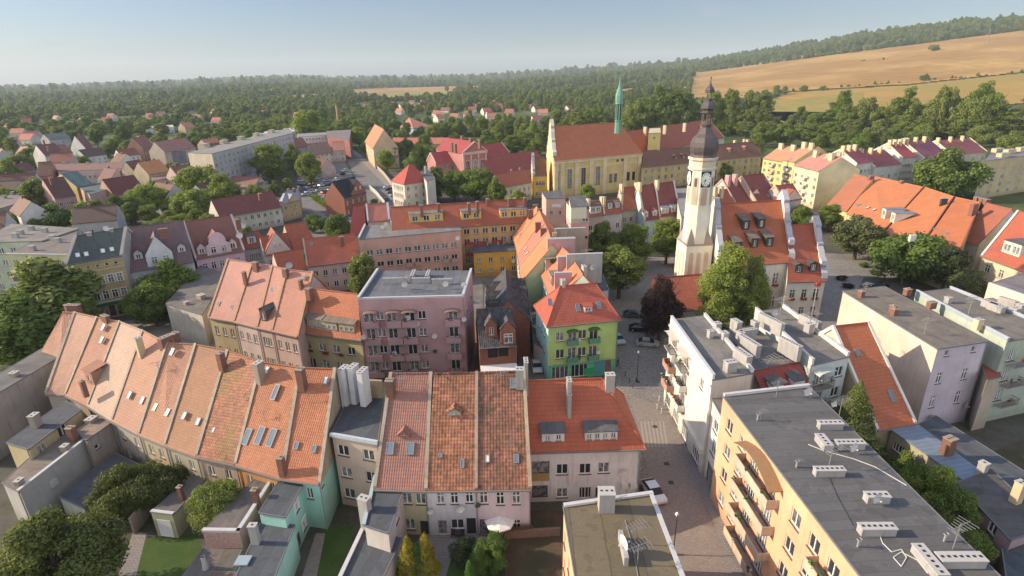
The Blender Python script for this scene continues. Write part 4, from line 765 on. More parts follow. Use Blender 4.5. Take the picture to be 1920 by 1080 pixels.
wall_dish(M1, 0, (1083, 669), .5, 'd'); dormer(M1, (1103, 587), 1.4, 1.1, 'shed', wall=c_((.6, .6, .6)), nw=1, ww=.9, wh=.6); skylight(M1, (1083, 577), .8, 1.4); skylight(M1, (1122, 573), .8, 1.4); skylight(M1, (1031, 567), .8, 1.3)
x, z = wall_hit(M1.c[0], M1.c[1], (1124, 695)); wallbox(M1, 0, x-.9, x+1., .5, 3.0, -.06, -.004, flat((.08, .28, .33), .6), 'poster'); wallbox(M1, 0, x+1.05, x+2.1, .4, 3.0, -.06, -.004, flat((.25, .12, .11), .6, 0., .6), 'poster'); wallbox(M1, 0, x-2.9, x-1.1, .5, 1.8, -.05, -.004, flat((.03, .35, .14), .6), 'painted_panel')
chimney(M1, (1095, 499), 1.2, 5.4, .6, 1.5, 'white'); chimney(M1, (1056, 525), 1.2, 3.4, .6, .8, 'white'); chimney(M1, (1075, 672), 0, 0.01, .01, .01, 'white') if 0 else None
b = flatroof('annex', 'low white annex with a dark roof and metal ducts left of the lime green house', [(1001, 640), (1020, 655), (1015, 575), (994, 575)], 4.6, c_((.55, .55, .52), .4), BGREY, cat='annex', near=True); walls(b); block(b, (999, 596), .9, .8, 2.6, 'white'); block(b, (1005, 619), .7, 1.4, .8, 'white')
b = flatroof('annex', 'white stair annex with flat dark roofs stepping down behind the lime green house', [(1124, 545), (1141, 543), (1130, 515), (1112, 518)], 9.0, c_((.58, .56, .54), .3), BGREY, cat='annex', near=True); walls(b)
# ---- white balcony block and its neighbours, right of the street
WH = c_((.66, .62, .55), .2)
N1 = flatroof('balcony_block', 'white block with four floors of cluttered balconies over a shop front, grey flat roof', [(1335, 712), (1413, 699), (1323, 592), (1257, 600)], 14.4, WH, felt((.15, .145, .14), 1.4), par=((3, .7), (1, .45)), parmat=WH, near=True)
a, e, u, n, L = side(N1, 3)
for z in (4.6, 7.8, 11.0):
    for x in (L*.17, L*.47): N1.holes.setdefault(3, []).append((x, z, 2.0, 2.2, '3', 'w', 'window'))
N1.holes[3] += [(L*.83, 11.3, 1.2, 1.5, 'm', 'w', 'window')] + [(x, .4, 2.6, 2.6, '3', 'w', 'shop_window') for x in (L*.12, L*.36, L*.6, L*.86)]
walls(N1)
for z in (4.6, 7.8, 11.0):
    for x in (L*.17, L*.47): balcony(N1, 3, x, z-.1, 3.2, 1.15, [WH, c_((.42, .24, .18)), c_((.3, .3, .27))][(int(z)+int(x)) % 3], awn=flat((.5, .46, .4), .8) if z > 10 else None, items=4, rail=(int(z) == 11))
wallbox(N1, 3, 0, L, 3.3, 4.0, -.5, -.003, WH, 'shop_cornice'); wallbox(N1, 3, -.1, L+.1, 13.4, 13.7, -.18, -.003, WH, 'cornice')
for q, h, w, d in (((1368, 696), 1.4, 1.4, 1.0), ((1331, 633), 1.1, .7, .7), ((1344, 617), 1.0, .9, .9), ((1357, 635), 1.0, .9, 1.), ((1391, 677), 1.3, .9, 2.8)): block(N1, q, h, w, d)
N2 = flatroof('middle_block', 'grey flat roof with big white vents between the balcony block and pale blue block', [(1411, 693), (1497, 677), (1412, 612), (1347, 622)], 13.2, WH, felt((.13, .125, .12), 1.4), near=True); walls(N2)
for q, h, w, d in (((1378, 624), 2.0, .9, 1.6), ((1413, 624), 1.9, .8, 1.0), ((1386, 645), 1.9, .8, 1.0), ((1403, 661), 1.9, .8, 3.8), ((1400, 640), 1.9, 2.6, .6)): block(N2, q, h, w, d)
m = MB(); A, B_ = N2.c[0], N2.c[1]; u2, n2 = N2.u, N2.n; z0 = 13.2; L2 = (B_-A).length; o = Vector((A.x, A.y, 0))
m.slab([o-n2*3.4+Vector((0, 0, 10.2)), o+u2*L2-n2*3.4+Vector((0, 0, 10.2)), o+u2*L2+Vector((0, 0, 13.25)), o+Vector((0, 0, 13.25))], .12); m.build('sloping_roof', tile((.27, .05, .045), .05), N2.root)
wallbox(N2, 0, 0, L2, 0, 9.9, -3.3, -.01, c_((.5, .48, .45)), 'wall'); antenna(N2, (1438, 722), 4.2, z=10.5); 
for f in (.16, .62):
    m = MB(); o2 = o+u2*L2*f-n2*2.7; m.box(o2, u2, n2, 0, 1.7, 0, 1.6, 10.4, 12.0); k = m.build('dormer', c_((.55, .55, .52)), N2.root); m = MB(); m.slab([o2-u2*.15-n2*.15+Vector((0, 0, 12.1)), o2+u2*1.85-n2*.15+Vector((0, 0, 12.1)), o2+u2*1.85+n2*1.9+Vector((0, 0, 12.5)), o2-u2*.15+n2*1.9+Vector((0, 0, 12.5))], .1); m.build('dormer_roof', DGREY, k)
N3 = flatroof('pale_blue_block', 'pale blue grey block with a curved balcony awning and white parapets with vents', [(1521, 685), (1592, 668), (1470, 577), (1415, 586)], 13.6, c_((.50, .54, .54), .2), felt((.14, .135, .13), 1.4), par=((1, .6), (3, .9)), parmat=WH, near=True)
N3.holes[0] = [(side(N3, 0)[4]*.3, z, 2.0, 2.2, '3', 'w', 'window') for z in (10.2, 7.0, 3.8)]+[(side(N3, 0)[4]*.8, z+.6, 1.4, 1.5, 'm', 'w', 'window') for z in (10.2, 7.0, 3.8)]; walls(N3)
for z in (10.2, 7.0, 3.8): balcony(N3, 0, side(N3, 0)[4]*.32, z-.1, 3.0, 1.1, rail=True, awn=flat((.45, .47, .46), .7) if z > 10 else None, items=2)
for q, h, w, d in (((1443, 620), 2.0, .7, 4.6), ((1478, 668), 2.2, .7, 3.4), ((1517, 612), 1.3, .8, 3.6)): block(N3, q, h, w, d)
block(N3, (1515, 625), 1.6, 1., 1.); 
for q in ((1452, 586), (1452, 599)): dish(N3, P(*q, 14.8), r=.55)
antenna(N3, (1516, 620), 3.0); antenna(N3, (1462, 590), 3.)
A, B_ = P(1335, 712, 14.4), P(1356, 742, 14.8); A.z = B_.z = 11.6; uu_, nn_ = perp(A, B_); 
LKC = [B_+nn_*.4, B_+nn_*7, A+nn_*7, A+nn_*.4]; LKC = [Vector((q.x, q.y, 11.6)) for q in LKC]
b = flatroof('link_block', 'low white linking block with red window sills and an arched passage', LKC, 11.6, c_((.6, .58, .54), .25), felt((.15, .145, .14)), near=True); LL_ = side(b, 3)[4]; b.holes[3] = [(LL_*.5, z, min(1.5, LL_*.5), 1.6, 'm', 'w', 'window') for z in (5.0, 8.3)]+[(LL_*.5, .05, min(2.4, LL_*.7), 3.2, 'D', 'd', 'passage')]; walls(b)
LINK = (b, LL_)
# ---- long orange block, lower right
OR = c_((.66, .38, .24), .25)
R = flatroof('long_apartment_block', 'long peach orange apartment block with dark felt roof and rows of white vent boxes', [(1718, 1216), (2010, 1216), (1515, 724), (1356, 742)], 14.8, OR, felt((.10, .10, .105), 1.05, .18), par=((2, .3),), parmat=WH, near=True, strip_side=3)
pxwin(R, 3, [(1368, 798), (1393, 826), (1363, 846), (1385, 877), (1357, 892), (1377, 923), (1352, 935), (1370, 968), (1493, 968), (1527, 1017), (1480, 1023), (1513, 1067), (1467, 1073), (1560, 1075), (1545, 1120)], 1.5, 1.6, snap=[1.6, 4.9, 8.2, 11.5])
a, e, u, n, L = side(R, 3); xb0 = wall_hit(a, e, (1432, 858))[0]; xb = [xb0-1.5, xb0+2.0]
for z in (1.6, 4.9, 8.2, 11.4):
    for x in xb:
        if not any(abs(x-o[0]) < (1.9+o[2])/2 and abs(z-o[1]) < 2 for o in R.holes[3]): R.holes[3].append((x, z-.3, 1.8, 2.2, '3', 'w', 'window'))
walls(R)
for z in (1.3, 4.6, 7.9, 11.1): balcony(R, 3, xb0+.2, z-.1, 7.2, 1.25, c_((.5, .40, .31), .4), items=2)
balc = xb0+.2; m = MB(); o = Vector((a.x, a.y, 0))
for i in range(8):
    q = lambda k: (balc-3.9+7.8*k/8, 13.2+sin(pi*k/8)*1.1); (xa, za), (xc, zc) = q(i), q(i+1); m.slab([o+u*xa-n*1.4+Vector((0, 0, za)), o+u*xc-n*1.4+Vector((0, 0, zc)), o+u*xc-n*.01+Vector((0, 0, zc+.1)), o+u*xa-n*.01+Vector((0, 0, za+.1))], .08)
m.build('awning', flat((.27, .16, .085), .8), R.root)
xq = wall_hit(a, e, (1560, 1065))[0]; 
for z in (4.6, 7.9, 11.1): balcony(R, 3, xq+1.5, z-.1, 6.5, 1.25, c_((.5, .40, .31), .4), items=2)
for q, w, d in (((1555, 803), 2.6, .9), ((1592, 840), 2.9, .9), ((1553, 891), 2.9, .8), ((1642, 940), 2.1, .9), ((1642, 1000), 3.0, .9), ((1798, 1058), 3.6, 1.1), ((1543, 836), .9, 2.4), ((1740, 1062), .9, 3.6)): block(R, q, .72, w*.92, d*.8)
for q in ((1600, 838), (1643, 933)): dish(R, P(q[0], q[1], 15.6), r=.5)
dish(R, P(1514, 733, 15.6), r=.6); dish(R, P(1563, 757, 15.4), r=.4)
for q, h in (((1455, 745), 2.2), ((1573, 780), 2.2), ((1553, 880), 2.6), ((1425, 790), 1.4), ((1494, 878), 1.), ((1786, 1030), 2.5)): antenna(R, q, h)
for q in ((1420, 788), (1493, 876), (1608, 1025), (1770, 1015)):
    p = P(*q, 14.85); m = MB(); m.tube(p, p+Vector((0, 0, .7)), .09, 6); m.tube(p+Vector((0, 0, .7)), p+Vector((0, 0, .8)), .2, 6); m.build('vent_pipe', flat((.3, .3, .3), .6), R.root)
def cable(b, pts, z, name='cable', r=.04, col=(.55, .55, .52)):
    m = MB(); pp = [P(x, y, z+.06) for x, y in pts]; 
    for p, q in zip(pp, pp[1:]): m.tube(p, q, r, 4)
    return m.build(name, flat(col, .6), b.root)
cable(R, [(1515, 833), (1545, 845), (1600, 860), (1640, 875), (1700, 910)], 14.8); cable(R, [(1648, 1000), (1655, 1018), (1672, 1035), (1690, 1030), (1700, 1045), (1690, 1062), (1675, 1045), (1690, 1035), (1720, 1050), (1740, 1075)], 14.8)
cable(R, [(1553, 890), (1570, 930), (1600, 985)], 14.8, r=.02, col=(.05, .05, .05))
# ---- brown flat roof, bottom
S = flatroof('rendered_house', 'house with mossy brown flat roof and lit orange side wall at the bottom edge', [(1092, 1160), (1312, 1160), (1222, 925), (1057, 948)], 10.2, OR, TANF, par=((2, .25), (1, .2)), parmat=WH, cat='house', near=True); facade(S, 3, 4, [6.5, 3.2], 1.0, 1.5, 1., 1.); walls(S)
block(S, (1136, 955), 2.2, 1.5, 1.2); m = MB(); p = P(1168, 1035, 10.2); m.box(p, S.u, S.n, -.2, .2, -1.6, 1.6, 0, 1.0); m.build('chimney', WPL, S.root); dish(S, P(1167, 1018, 11.6), r=.7, rz=1.9)
for q, h in (((1190, 1022), 2.4), ((1163, 952), 1.4), ((1195, 1060), 2.4)): antenna(S, q, h)
cable(S, [(1172, 975), (1182, 1010), (1190, 1045), (1197, 1085)], 10.2, r=.05, col=(.25, .25, .25))
# ---- orange roof house and lilac house
O = gable('gabled_house', 'house with one long steep orange tiled slope wedged against the lilac house', (1643, 803), (1714, 791), 5.6, (1562, 614), (1628, 607), zr=15.8, wall=c_((.5, .42, .3), .3), roof=tile((.44, .12, .045), .06, course=.5), par=(.4, .4), parmat=WH, cat='house', near=True); walls(O)
skylight(O, (1606, 662), .7, 1.1); skylight(O, (1670, 742), .8, 1.6)
LI = c_((.54, .47, .54), .25)
Q = flatroof('lilac_house', 'lilac and cream rendered house with a worn flat felt roof and brick chimneys', [(1758, 654), (1852, 640), (1658, 537), (1581, 546)], 13.4, LI, felt((.14, .125, .11), .7, .5), cat='house', near=True)
L0 = side(Q, 0)[4]; Q.holes[0] = [(x, z, w, h, 't', 'w', 'window') for z, h in ((7.6, 1.8), (3.6, 2.0)) for x, w in ((L0*.2, .9), (L0*.72, .95))]+[(L0*.22, 12.0, .8, .9, 'x', 'w', 'window'), (L0*.75, 12.0, .8, .9, 'x', 'w', 'window')]; 
walls(Q, mats=[LI, c_((.62, .50, .42), .25)], stripe=([], lambda s, x, z: 1 if s == 3 else 0))
for q, w in (((1614, 557), .8), ((1700, 553), 1.0), ((1675, 591), .8), ((1745, 578), 1.3), ((1673, 585), .8)): block(Q, q, 1.1, w, .8, 'brick')
block(Q, (1831, 617), 1.6, 1.1, .8, 'cream'); antenna(Q, (1732, 628), 2.6); antenna(Q, (1620, 555), 2.4); wall_dish(Q, 0, (1806, 757), .55); wall_dish(Q, 0, (1743, 782), .6, 'd')
Q1 = flatroof('long_flat_block', 'long flat roofed block with sea green end wall, dark balconies and blue parapet', [(1888, 640), (1985, 622), (1783, 541), (1717, 549)], 13.6, c_((.38, .43, .36), .4), felt((.14, .13, .12), .9, .4), par=((3, .5), (1, .4)), parmat=flat((.3, .37, .44), .5), near=True, wins=[(0, 2, [10.2, 6.9, 3.6], 1.6, 1.8, 1., 1., '3')]); walls(Q1)
for z in (9.6, 6.3, 3.0): balcony(Q1, 0, side(Q1, 0)[4]*.3, z, 3.2, 1.2, rail=True, items=2)
for q, w, d in (((1776, 568), .8, .8), ((1855, 577), 1.0, 2.2), ((1866, 583), 1.0, 2.2)): block(Q1, q, 1.0, w, d)
antenna(Q1, (1815, 590), 3.)
Q2 = flatroof('white_flat_block', 'white flat roofed block at the right edge with sunlit wall and white vents', [(1905, 612), (2020, 590), (1935, 548), (1840, 562)], 12.0, WH, felt((.15, .14, .14), 1.), near=True); walls(Q2)
for q, w, d in (((1887, 573), .8, 2.6), ((1900, 590), 1.2, 1.2), ((1911, 583), 1.2, 1.), ((1893, 597), 1., 1.8)): block(Q2, q, 1.2, w, d)
Q3 = flatroof('white_flat_block', 'topmost white block at the right edge with a plain dark roof and pale parapet', [(1935, 562), (2060, 540), (1960, 500), (1853, 533)], 14.0, c_((.6, .53, .42), .2), felt((.15, .14, .15), 1.), par=((3, .3),), near=True); walls(Q3)
# between lilac and green: lower house with small red roof
b = flatroof('small_house', 'low house with a patch of red roof squeezed between the lilac and the green block', [(1850, 712), (1876, 706), (1864, 668), (1838, 672)], 8.6, c_((.42, .36, .3), .4), REDT, cat='house', near=True); walls(b)
# ---- low buildings lower right
m1 = flatroof('tin_roofed_house', 'low house with a pale blue grey tin roof and a brick chimney', [(1803, 899), (1838, 886), (1717, 797), (1671, 806)], 5.2, c_((.33, .31, .22), .4), TIN, ov=.4, cat='house', near=True, strip_side=3); pxwin(m1, 3, [(1684, 841)], 1.7, 1.2, '3'); walls(m1); chimney(m1, (1783, 822), 2.4, 3.2, 1.3, 1.0)
b = flatroof('shed', 'long dark felt roofed shed behind the tin roofed house', [(1990, 985), (2040, 960), (1755, 780), (1722, 796)], 4.6, c_((.3, .28, .25), .5), BGREY, cat='shed', near=True); walls(b); chimney(b, (1846, 868), 2.4, 3., .8, .8, 'white')
b = flatroof('outbuilding', 'pinkish walled outbuilding with a patched dark felt roof at the lower right edge', [(1895, 1012), (1970, 985), (1858, 880), (1795, 905)], 5.8, c_((.36, .26, .27), .4), felt((.09, .085, .085), 1., .5), cat='house', near=True, strip_side=3); pxwin(b, 3, [(1862, 985)], 1.1, 1.3); walls(b); chimney(b, (1916, 905), 2.6, 3.4, .9, .8, 'cream')
b = flatroof('outbuilding', 'brick outbuilding with a pitch dark roof far down the right edge', [(1895, 1130), (1990, 1100), (1925, 1015), (1880, 1030)], 4.4, brick((.25, .15, .12)), BGREY, cat='house', near=True); walls(b)
# ---- town hall with its tower
CRE = c_((.72, .67, .56), .2); CRW = c_((.66, .62, .56), .3); HT = tile((.40, .105, .04), .05, course=.55)
HL = gable('town_hall', 'cream town hall with a huge red roof, boxy dark dormers and a volute gable', (1350, 497), (1487, 488), 12.4, (1340, 384), (1470, 376), zr=22.6, wall=CRW, roof=HT, ov=.5, cat='town hall', near=True)
L = side(HL, 0)[4]; HL.holes[0] = [(x, z, 1.3, 2.6, 't', 'w', 'window') for z in (7.2, 1.8) for x in (2.2, 6.0, 9.8, L-3.4)]; walls(HL)
for q in ((1398, 431), (1427, 428), (1383, 472), (1414, 465), (1442, 463)): dormer(HL, q, 1.7, 2.0, 'shed', wall=flat((.06, .045, .04)), roof=felt((.13, .11, .10), .4), nw=1, ww=.7, wh=1.3, slope=.25)
flowers(HL, 0, L-3.4, 7.1, 1.4)
def baroque_gable(b, s, z0, zt, th=.7, mat=None, cop=None, zshoulder=None, name='volute_gable', back=0.):
    """stepped gable wall with volutes, rising above the roof ends"""
    a, e, u, n, L = side(b, s); pts = []; W2 = L/2
    def prof():
        out = [(W2, z0)]; zr = zt-z0
        for f, z in ((1.0, .0), (.98, .10), (.80, .17), (.86, .22), (.86, .30), (.70, .34), (.58, .45), (.50, .50), (.52, .56), (.40, .58), (.32, .72), (.22, .80), (.24, .86), (.14, .92), (.0, 1.)): out.append((W2*f, z0+zr*z))
        return out
    pr = prof(); m = MB(); q = lambda x, y, z: Vector((a.x, a.y, 0))+u*(W2+x)+n*y+Vector((0, 0, z))
    poly = [(x, z) for x, z in pr]+[(-x, z) for x, z in pr[::-1][1:]]
    for (xa, za), (xb, zb) in zip(pr, pr[1:]):
        if abs(zb-za) < 1e-6: continue
        m.face((q(-xa, -.15, za), q(xa, -.15, za), q(xb, -.15, zb), q(-xb, -.15, zb))); m.face((q(xa, th, za), q(-xa, th, za), q(-xb, th, zb), q(xb, th, zb)))
    g = m.build(name, mat, b.root); m = MB()
    for sg in (1, -1):
        for (xa, za), (xb, zb) in zip(pr, pr[1:]):
            p0, p1, p2, p3 = q(sg*xa, -.3, za+.02), q(sg*xa, th+.12, za+.02), q(sg*xb, th+.12, zb+.02), q(sg*xb, -.3, zb+.02); up = Vector((0, 0, .16)); 
            out = u*sg*.14
            m.face((p0+out, p1+out, p2+out+up, p3+out+up) if sg > 0 else (p3+out+up, p2+out+up, p1+out, p0+out)); m.face((p0, p0+out, p3+out+up, p3)); m.face((p1+out, p1, p2, p2+out+up))
    m.build('coping', cop or flat((.35, .36, .42), .5), g); return g
baroque_gable(HL, 1, 12.6, 25.0, mat=CRE); baroque_gable(HL, 3, 12.6, 24.2, mat=CRE)
HA = gable('town_hall_annex', 'lower town hall wing with red flower boxes under its windows and a gabled right end', (1476, 526), (1548, 524), 9.2, (1481, 424), (1530, 420), zr=18.4, wall=CRE, roof=tile((.34, .08, .04), .05, course=.55), ov=.4, cat='town hall', near=True, wins=[(0, 3, [5.2, 1.2], 1.1, 1.9, 1., 1., 't')]); walls(HA)
for q in ((1497, 512), (1524, 509)): dormer(HA, q, 1.6, 1.7, 'gable', wall=flat((.06, .05, .05)), roof=felt((.07, .06, .06), .5), nw=1, ww=.9, wh=1.2, rise=.4)
baroque_gable(HA, 1, 9.4, 20.2, mat=CRE); L = side(HA, 0)[4]
for h in HA.holes[0]: flowers(HA, 0, h[0], h[1]-.05, 1.2) if h[1] > 4 or h[0] > L*.7 else None
b = gable('low_annex', 'low building with a red tiled roof at the foot of the clock tower', (1216, 583), (1316, 578), 4.4, (1222, 523), (1320, 515), zr=9.2, wall=CRW, roof=REDT, near=True, cat='house', wins=[(0, 5, [1.2], .9, 1.5)]); walls(b)
# tower
tp = P(1291, 570); TW = thing('clock_tower', 'tall cream octagonal clock tower with a dark bulbous helm and open lanterns', 'tower', tuple(tp)); tr = radians(4)
ux, uy = Vector((cos(tr), sin(tr), 0)), Vector((-sin(tr), cos(tr), 0)); m = MB(); hw = 2.95; m.box(tp, ux, uy, -hw, hw, -hw, hw, 0, 14.9); TB = m.build('tower_base', CRE, TW)
m = MB(); m.box(tp, ux, uy, -hw-.12, hw+.12, -hw-.12, hw+.12, 14.9, 15.15)
AP = 2.72; oct_ = lambda r, z, k: tp+ux*(cos(pi/8+k*pi/4)*r)+uy*(sin(pi/8+k*pi/4)*r)+Vector((0, 0, z)); m.build('string_course', flat((.3, .25, .22)), TB)
m = MB()
for k, (sx, sy) in enumerate(((1, 1), (-1, 1), (-1, -1), (1, -1))):     # broaches at the corners
    cr = tp+ux*hw*sx+uy*hw*sy+Vector((0, 0, 15.15)); i0 = 2*k; A_, B_ = oct_(AP, 15.15, i0), oct_(AP, 15.15, i0+1); mid = (oct_(AP, 18.6, i0)+oct_(AP, 18.6, i0+1))*.5; m.face((A_, cr, mid)); m.face((cr, B_, mid))
m.build('broach', flat((.33, .27, .25), .7), TB)
ZS = 33.0; m = MB()
for k in range(8): m.face((oct_(AP, 15.1, k-1), oct_(AP, 15.1, k), oct_(AP*.985, ZS, k), oct_(AP*.985, ZS, k-1)))
shaft = m.build('shaft', CRE, TW)
for k in range(8):
    nd = (oct_(1, 0, k-1)+oct_(1, 0, k))*.5-tp; nd.z = 0; nd.normalize(); td = Vector((-nd.y, nd.x, 0)); ap = AP*.985*cos(pi/8); fc = tp+nd*ap
    m = MB(); m.box(fc, td, nd, -.6, .6, -.05, .08, 23.7, 27.3 if k % 2 == 0 else 29.6); m.build('blind_panel', c_((.50, .42, .34), .15) if k % 2 else c_((.5, .38, .28), .15), shaft)
    if k % 2 == 0:
        zc = 29.2; m = MB(); m.box(fc, td, nd, -1.05, 1.05, .02, .14, zc-1.65, zc+1.65); cf = m.build('clock_face', flat((.035, .04, .07), .5), shaft); m = MB()
        m.face([fc+nd*.17+td*cos(i*pi/14)*1.03+Vector((0, 0, zc+sin(i*pi/14)*1.45)) for i in range(28)]); m.build('dial', flat((.8, .8, .76), .5), cf); m = MB()
        for i in range(12):
            a1 = i*pi/6; cx = fc+nd*.19+td*cos(a1)*.82+Vector((0, 0, zc+sin(a1)*1.18)); dd = td*cos(a1)*.14+Vector((0, 0, sin(a1)*.18)); ww_ = (td*-sin(a1)+Vector((0, 0, cos(a1))))*.055; m.face((cx-dd-ww_, cx+dd-ww_, cx+dd+ww_, cx-dd+ww_))
        for a1, l in ((radians(-112), .95), (radians(-146), .62)):     # hands: about twenty five to eight
            cx = fc+nd*.21+Vector((0, 0, zc)); dd = td*cos(a1)*l+Vector((0, 0, sin(a1)*l*1.2)); ww_ = (td*-sin(a1)+Vector((0, 0, cos(a1))))*.09; m.face((cx-ww_, cx+dd-ww_*.5, cx+dd+ww_*.5, cx+ww_))
        m.build('hands', flat((.02, .02, .03)), cf)
    else:
        m = MB(); m.face([fc+nd*.1-td*.3+Vector((0, 0, 27.6)), fc+nd*.1+td*.3+Vector((0, 0, 27.6))]+[fc+nd*.1+td*.3*cos(i*pi/8)+Vector((0, 0, 29.0+.4*sin(i*pi/8))) for i in range(9)]); m.build('louvre', flat((.12, .09, .08)), shaft)
for s_, (dx, dy) in enumerate(((0, -1), (-1, 0))):     # blind arches of the base
    nd = ux*dx+uy*dy; td = Vector((-nd.y, nd.x, 0))
    for t_ in (-1.7, 0, 1.7):
        m = MB(); fc = tp+nd*(hw+.02)+td*t_; m.face([fc+td*-.5+Vector((0, 0, 3.)), fc+td*.5+Vector((0, 0, 3.))]+[fc+td*.5*cos(i*pi/8)+Vector((0, 0, 12.8+.6*sin(i*pi/8))) for i in range(9)]); m.build('blind_arch', c_((.52, .42, .33), .2), TB)
def lathe8(name, prof, mat, par, n=8, rot=None): m = MB(); m.lathe(tp, prof, n, rot=tr+pi/8 if rot is None else rot); return m.build(name, mat, par)
lathe8('cornice', [(AP, 31.0), (AP+.2, 31.1), (AP+.2, 31.4), (AP, 31.6), (AP, 32.8), (AP+.3, 33.1), (AP+.35, 33.6), (0, 33.6)], c_((.62, .56, .45), .15), TW)
LEAD = flat((.11, .095, .095), .5, .15, .35)
lathe8('helm', [(AP+.12, 33.6), (AP-.15, 34.1), (AP-.1, 34.3), (AP+.1, 34.9), (AP+.2, 35.7), (AP+.05, 36.7), (AP-.4, 37.6), (AP-1.1, 38.3), (1.3, 38.9), (1.0, 39.5), (1.0, 39.9), (1.35, 40.0), (1.35, 40.2), (0, 40.2)], LEAD, TW)
lan = lathe8('lantern', [(1.15, 42.3), (1.45, 42.4), (1.45, 42.6), (0, 42.6)], LEAD, TW)
for k in range(8): m = MB(); m.tube(oct_(1.0, 40.2, k), oct_(.95, 42.35, k), .13, 5); m.build('column', flat((.12, .10, .10)), lan)
lathe8('upper_bulb', [(1.1, 42.6), (1.1, 42.9), (1.45, 43.3), (1.4, 43.9), (1.0, 44.5), (.7, 44.9), (.7, 45.0), (.9, 45.05), (.85, 45.2), (0, 45.2)], LEAD, TW)
for k in range(0, 8, 2): m = MB(); m.tube(oct_(.6, 45.2, k), oct_(.55, 46.3, k), .09, 4); m.build('column', flat((.12, .10, .10)), lan)
lathe8('spire', [(.7, 46.3), (.95, 46.4), (.9, 46.6), (.95, 46.8), (.75, 47.2), (.4, 47.6), (.15, 48.2), (.05, 49.), (.2, 49.1), (.16, 49.3), (0, 49.35)], LEAD, TW)
# ---- church
YEL = c_((.58, .44, .20), .15); YP = c_((.62, .52, .32), .12)
CHW = YEL
CH = gable('church', 'long yellow baroque church with a vast brick red roof and tall arched windows', (1039, 302), (1203, 287), 16.6, (1032, 238), (1150, 229), zr=29.4, t=1.0, hw=13.2, wall=YEL, roof=CHURCHT, ov=.5, cat='church', near=True, hip=(0, 1), sk=True)
a, e, u, n, L = side(CH, 0)
for q in ((1044, 335), (1068, 333), (1094, 330), (1121, 328)):
    x, z = wall_hit(a, e, q); CH.holes.setdefault(0, []).append((x, 4.2, 2.2, 8.8, 'arch', 'g', 'arched_window'))
for q in ((1145, 333), (1154, 332), (1178, 329), (1188, 328)):
    x, z = wall_hit(a, e, q); CH.holes[0].append((x, 4.8, 1.7, 3.8, 'm', 'd', 'window'))
walls(CH)
for q in ((1031, 335), (1054, 333), (1081, 331), (1108, 330), (1133, 329), (1171, 327), (1199, 325)):
    x, z = wall_hit(a, e, q); x = max(1., min(L-1., x)); wallbox(CH, 0, x-1.0, x+1.0, 0, 15.2, -.35, -.004, YP, 'pilaster')
wallbox(CH, 0, -.2, L+.2, 15.3, 16.5, -.5, -.003, YP, 'cornice'); wallbox(CH, 0, -.1, L+.1, 12.6, 13.0, -.25, -.003, YP, 'string_course')
baroque_gable(CH, 3, 14.5, 32.5, th=1.2, mat=YP, cop=flat((.5, .46, .42)))
# little windows row above the side chapels
for q in ((1158, 301), (1167, 300)): x, z = wall_hit(a, e, q); wallbox(CH, 0, x-.6, x+.6, z-.5, z+.5, -.02, -.003, flat((.05, .05, .05)), 'window')
p = CH.r[1].copy(); p = P(1159, 236, 29.6); TU = bpy.data.objects.new('roof_turret', None); C.objects.link(TU); TU.parent = CH.root; TU.location = Vector((p.x, p.y, 26.5))-CH.root.location; TU['label'] = 'slender green copper ridge turret'; p = Vector((p.x, p.y, 0)); m = MB(); m.lathe(p, [(1.6, 26.5), (1.4, 31.5), (1.7, 31.7), (1.6, 31.9), (0, 31.9)], 8); m.build('turret_base', COPPER, TU)
m = MB(); m.lathe(p, [(.95, 31.9), (.95, 38.4)], 8); m.build('lantern_core', flat((.05, .07, .07)), TU)
for k in range(8): m = MB(); c2 = p+Vector((cos(k*pi/4), sin(k*pi/4), 0))*1.2; m.tube(c2+Vector((0, 0, 31.9)), c2+Vector((0, 0, 38.5)), .22, 5); m.build('column', COPPER, TU)
m = MB(); m.lathe(p, [(1.3, 38.4), (1.65, 38.6), (1.55, 39.), (1.7, 40.2), (1.7, 42.0), (1.15, 44.2), (.7, 45.2), (.38, 46.8), (.2, 49.0), (.05, 50.8), (0, 51.)], 8); m.build('turret_helm', flat((.15, .31, .25), .55), TU)
# ---- convent wings
CV = c_((.50, .40, .19), .2)
V1 = gable('convent_wing', 'long yellow convent wing with a weathered brown tiled roof running right from the church', (1203, 314), (1428, 291), 10.6, (1205, 284), (1414, 266), t=.9, wall=CV, roof=BRNT, hip=(0, 1), sk=True, cat='convent', wins=[(0, 19, [1.0, 4.2, 7.4], 1.3, 2.0, 2., 2.)]); walls(V1)
for q in ((1267, 300), (1282, 298), (1370, 287), (1398, 283)): dormer(V1, q, 1.6, 1.8, 'gable', wall=flat((.12, .1, .08)), roof=tile((.45, .17, .08), .05), nw=1, ww=.8, wh=1.)
for q in ((1378, 263), (1396, 261), (1402, 262)): chimney(V1, q, 1.2, 4, 1.1, 1.1, 'cream')
V2 = gable('convent_wing', 'rear convent wing with a clean red tiled roof and white gable end behind the church', (1180, 295), (1358, 258), 13.5, (1172, 242), (1350, 226), t=.9, wall=c_((.58, .52, .4), .2), roof=REDT, cat='convent', straight=True, wins=[(0, 14, [9.0], 1.2, 1.7, 2., 2.)], par=(0, .6), parmat=YP); walls(V2)
for q in ((1210, 238), (1247, 235), (1284, 231), (1318, 228)): chimney(V2, q, 1.6, 4.5, 1.1, 1.6, 'cream')
b = flatroof('stair_tower', 'yellow box like lift tower rising through the red convent roof', [(1216, 250), (1239, 249), (1238, 240), (1218, 241)], 24.5, c_((.62, .5, .2), .15), c_((.5, .45, .3)), cat='tower', near=False, wins=[(0, 1, [21.5], 1.4, 1.4)]); walls(b)
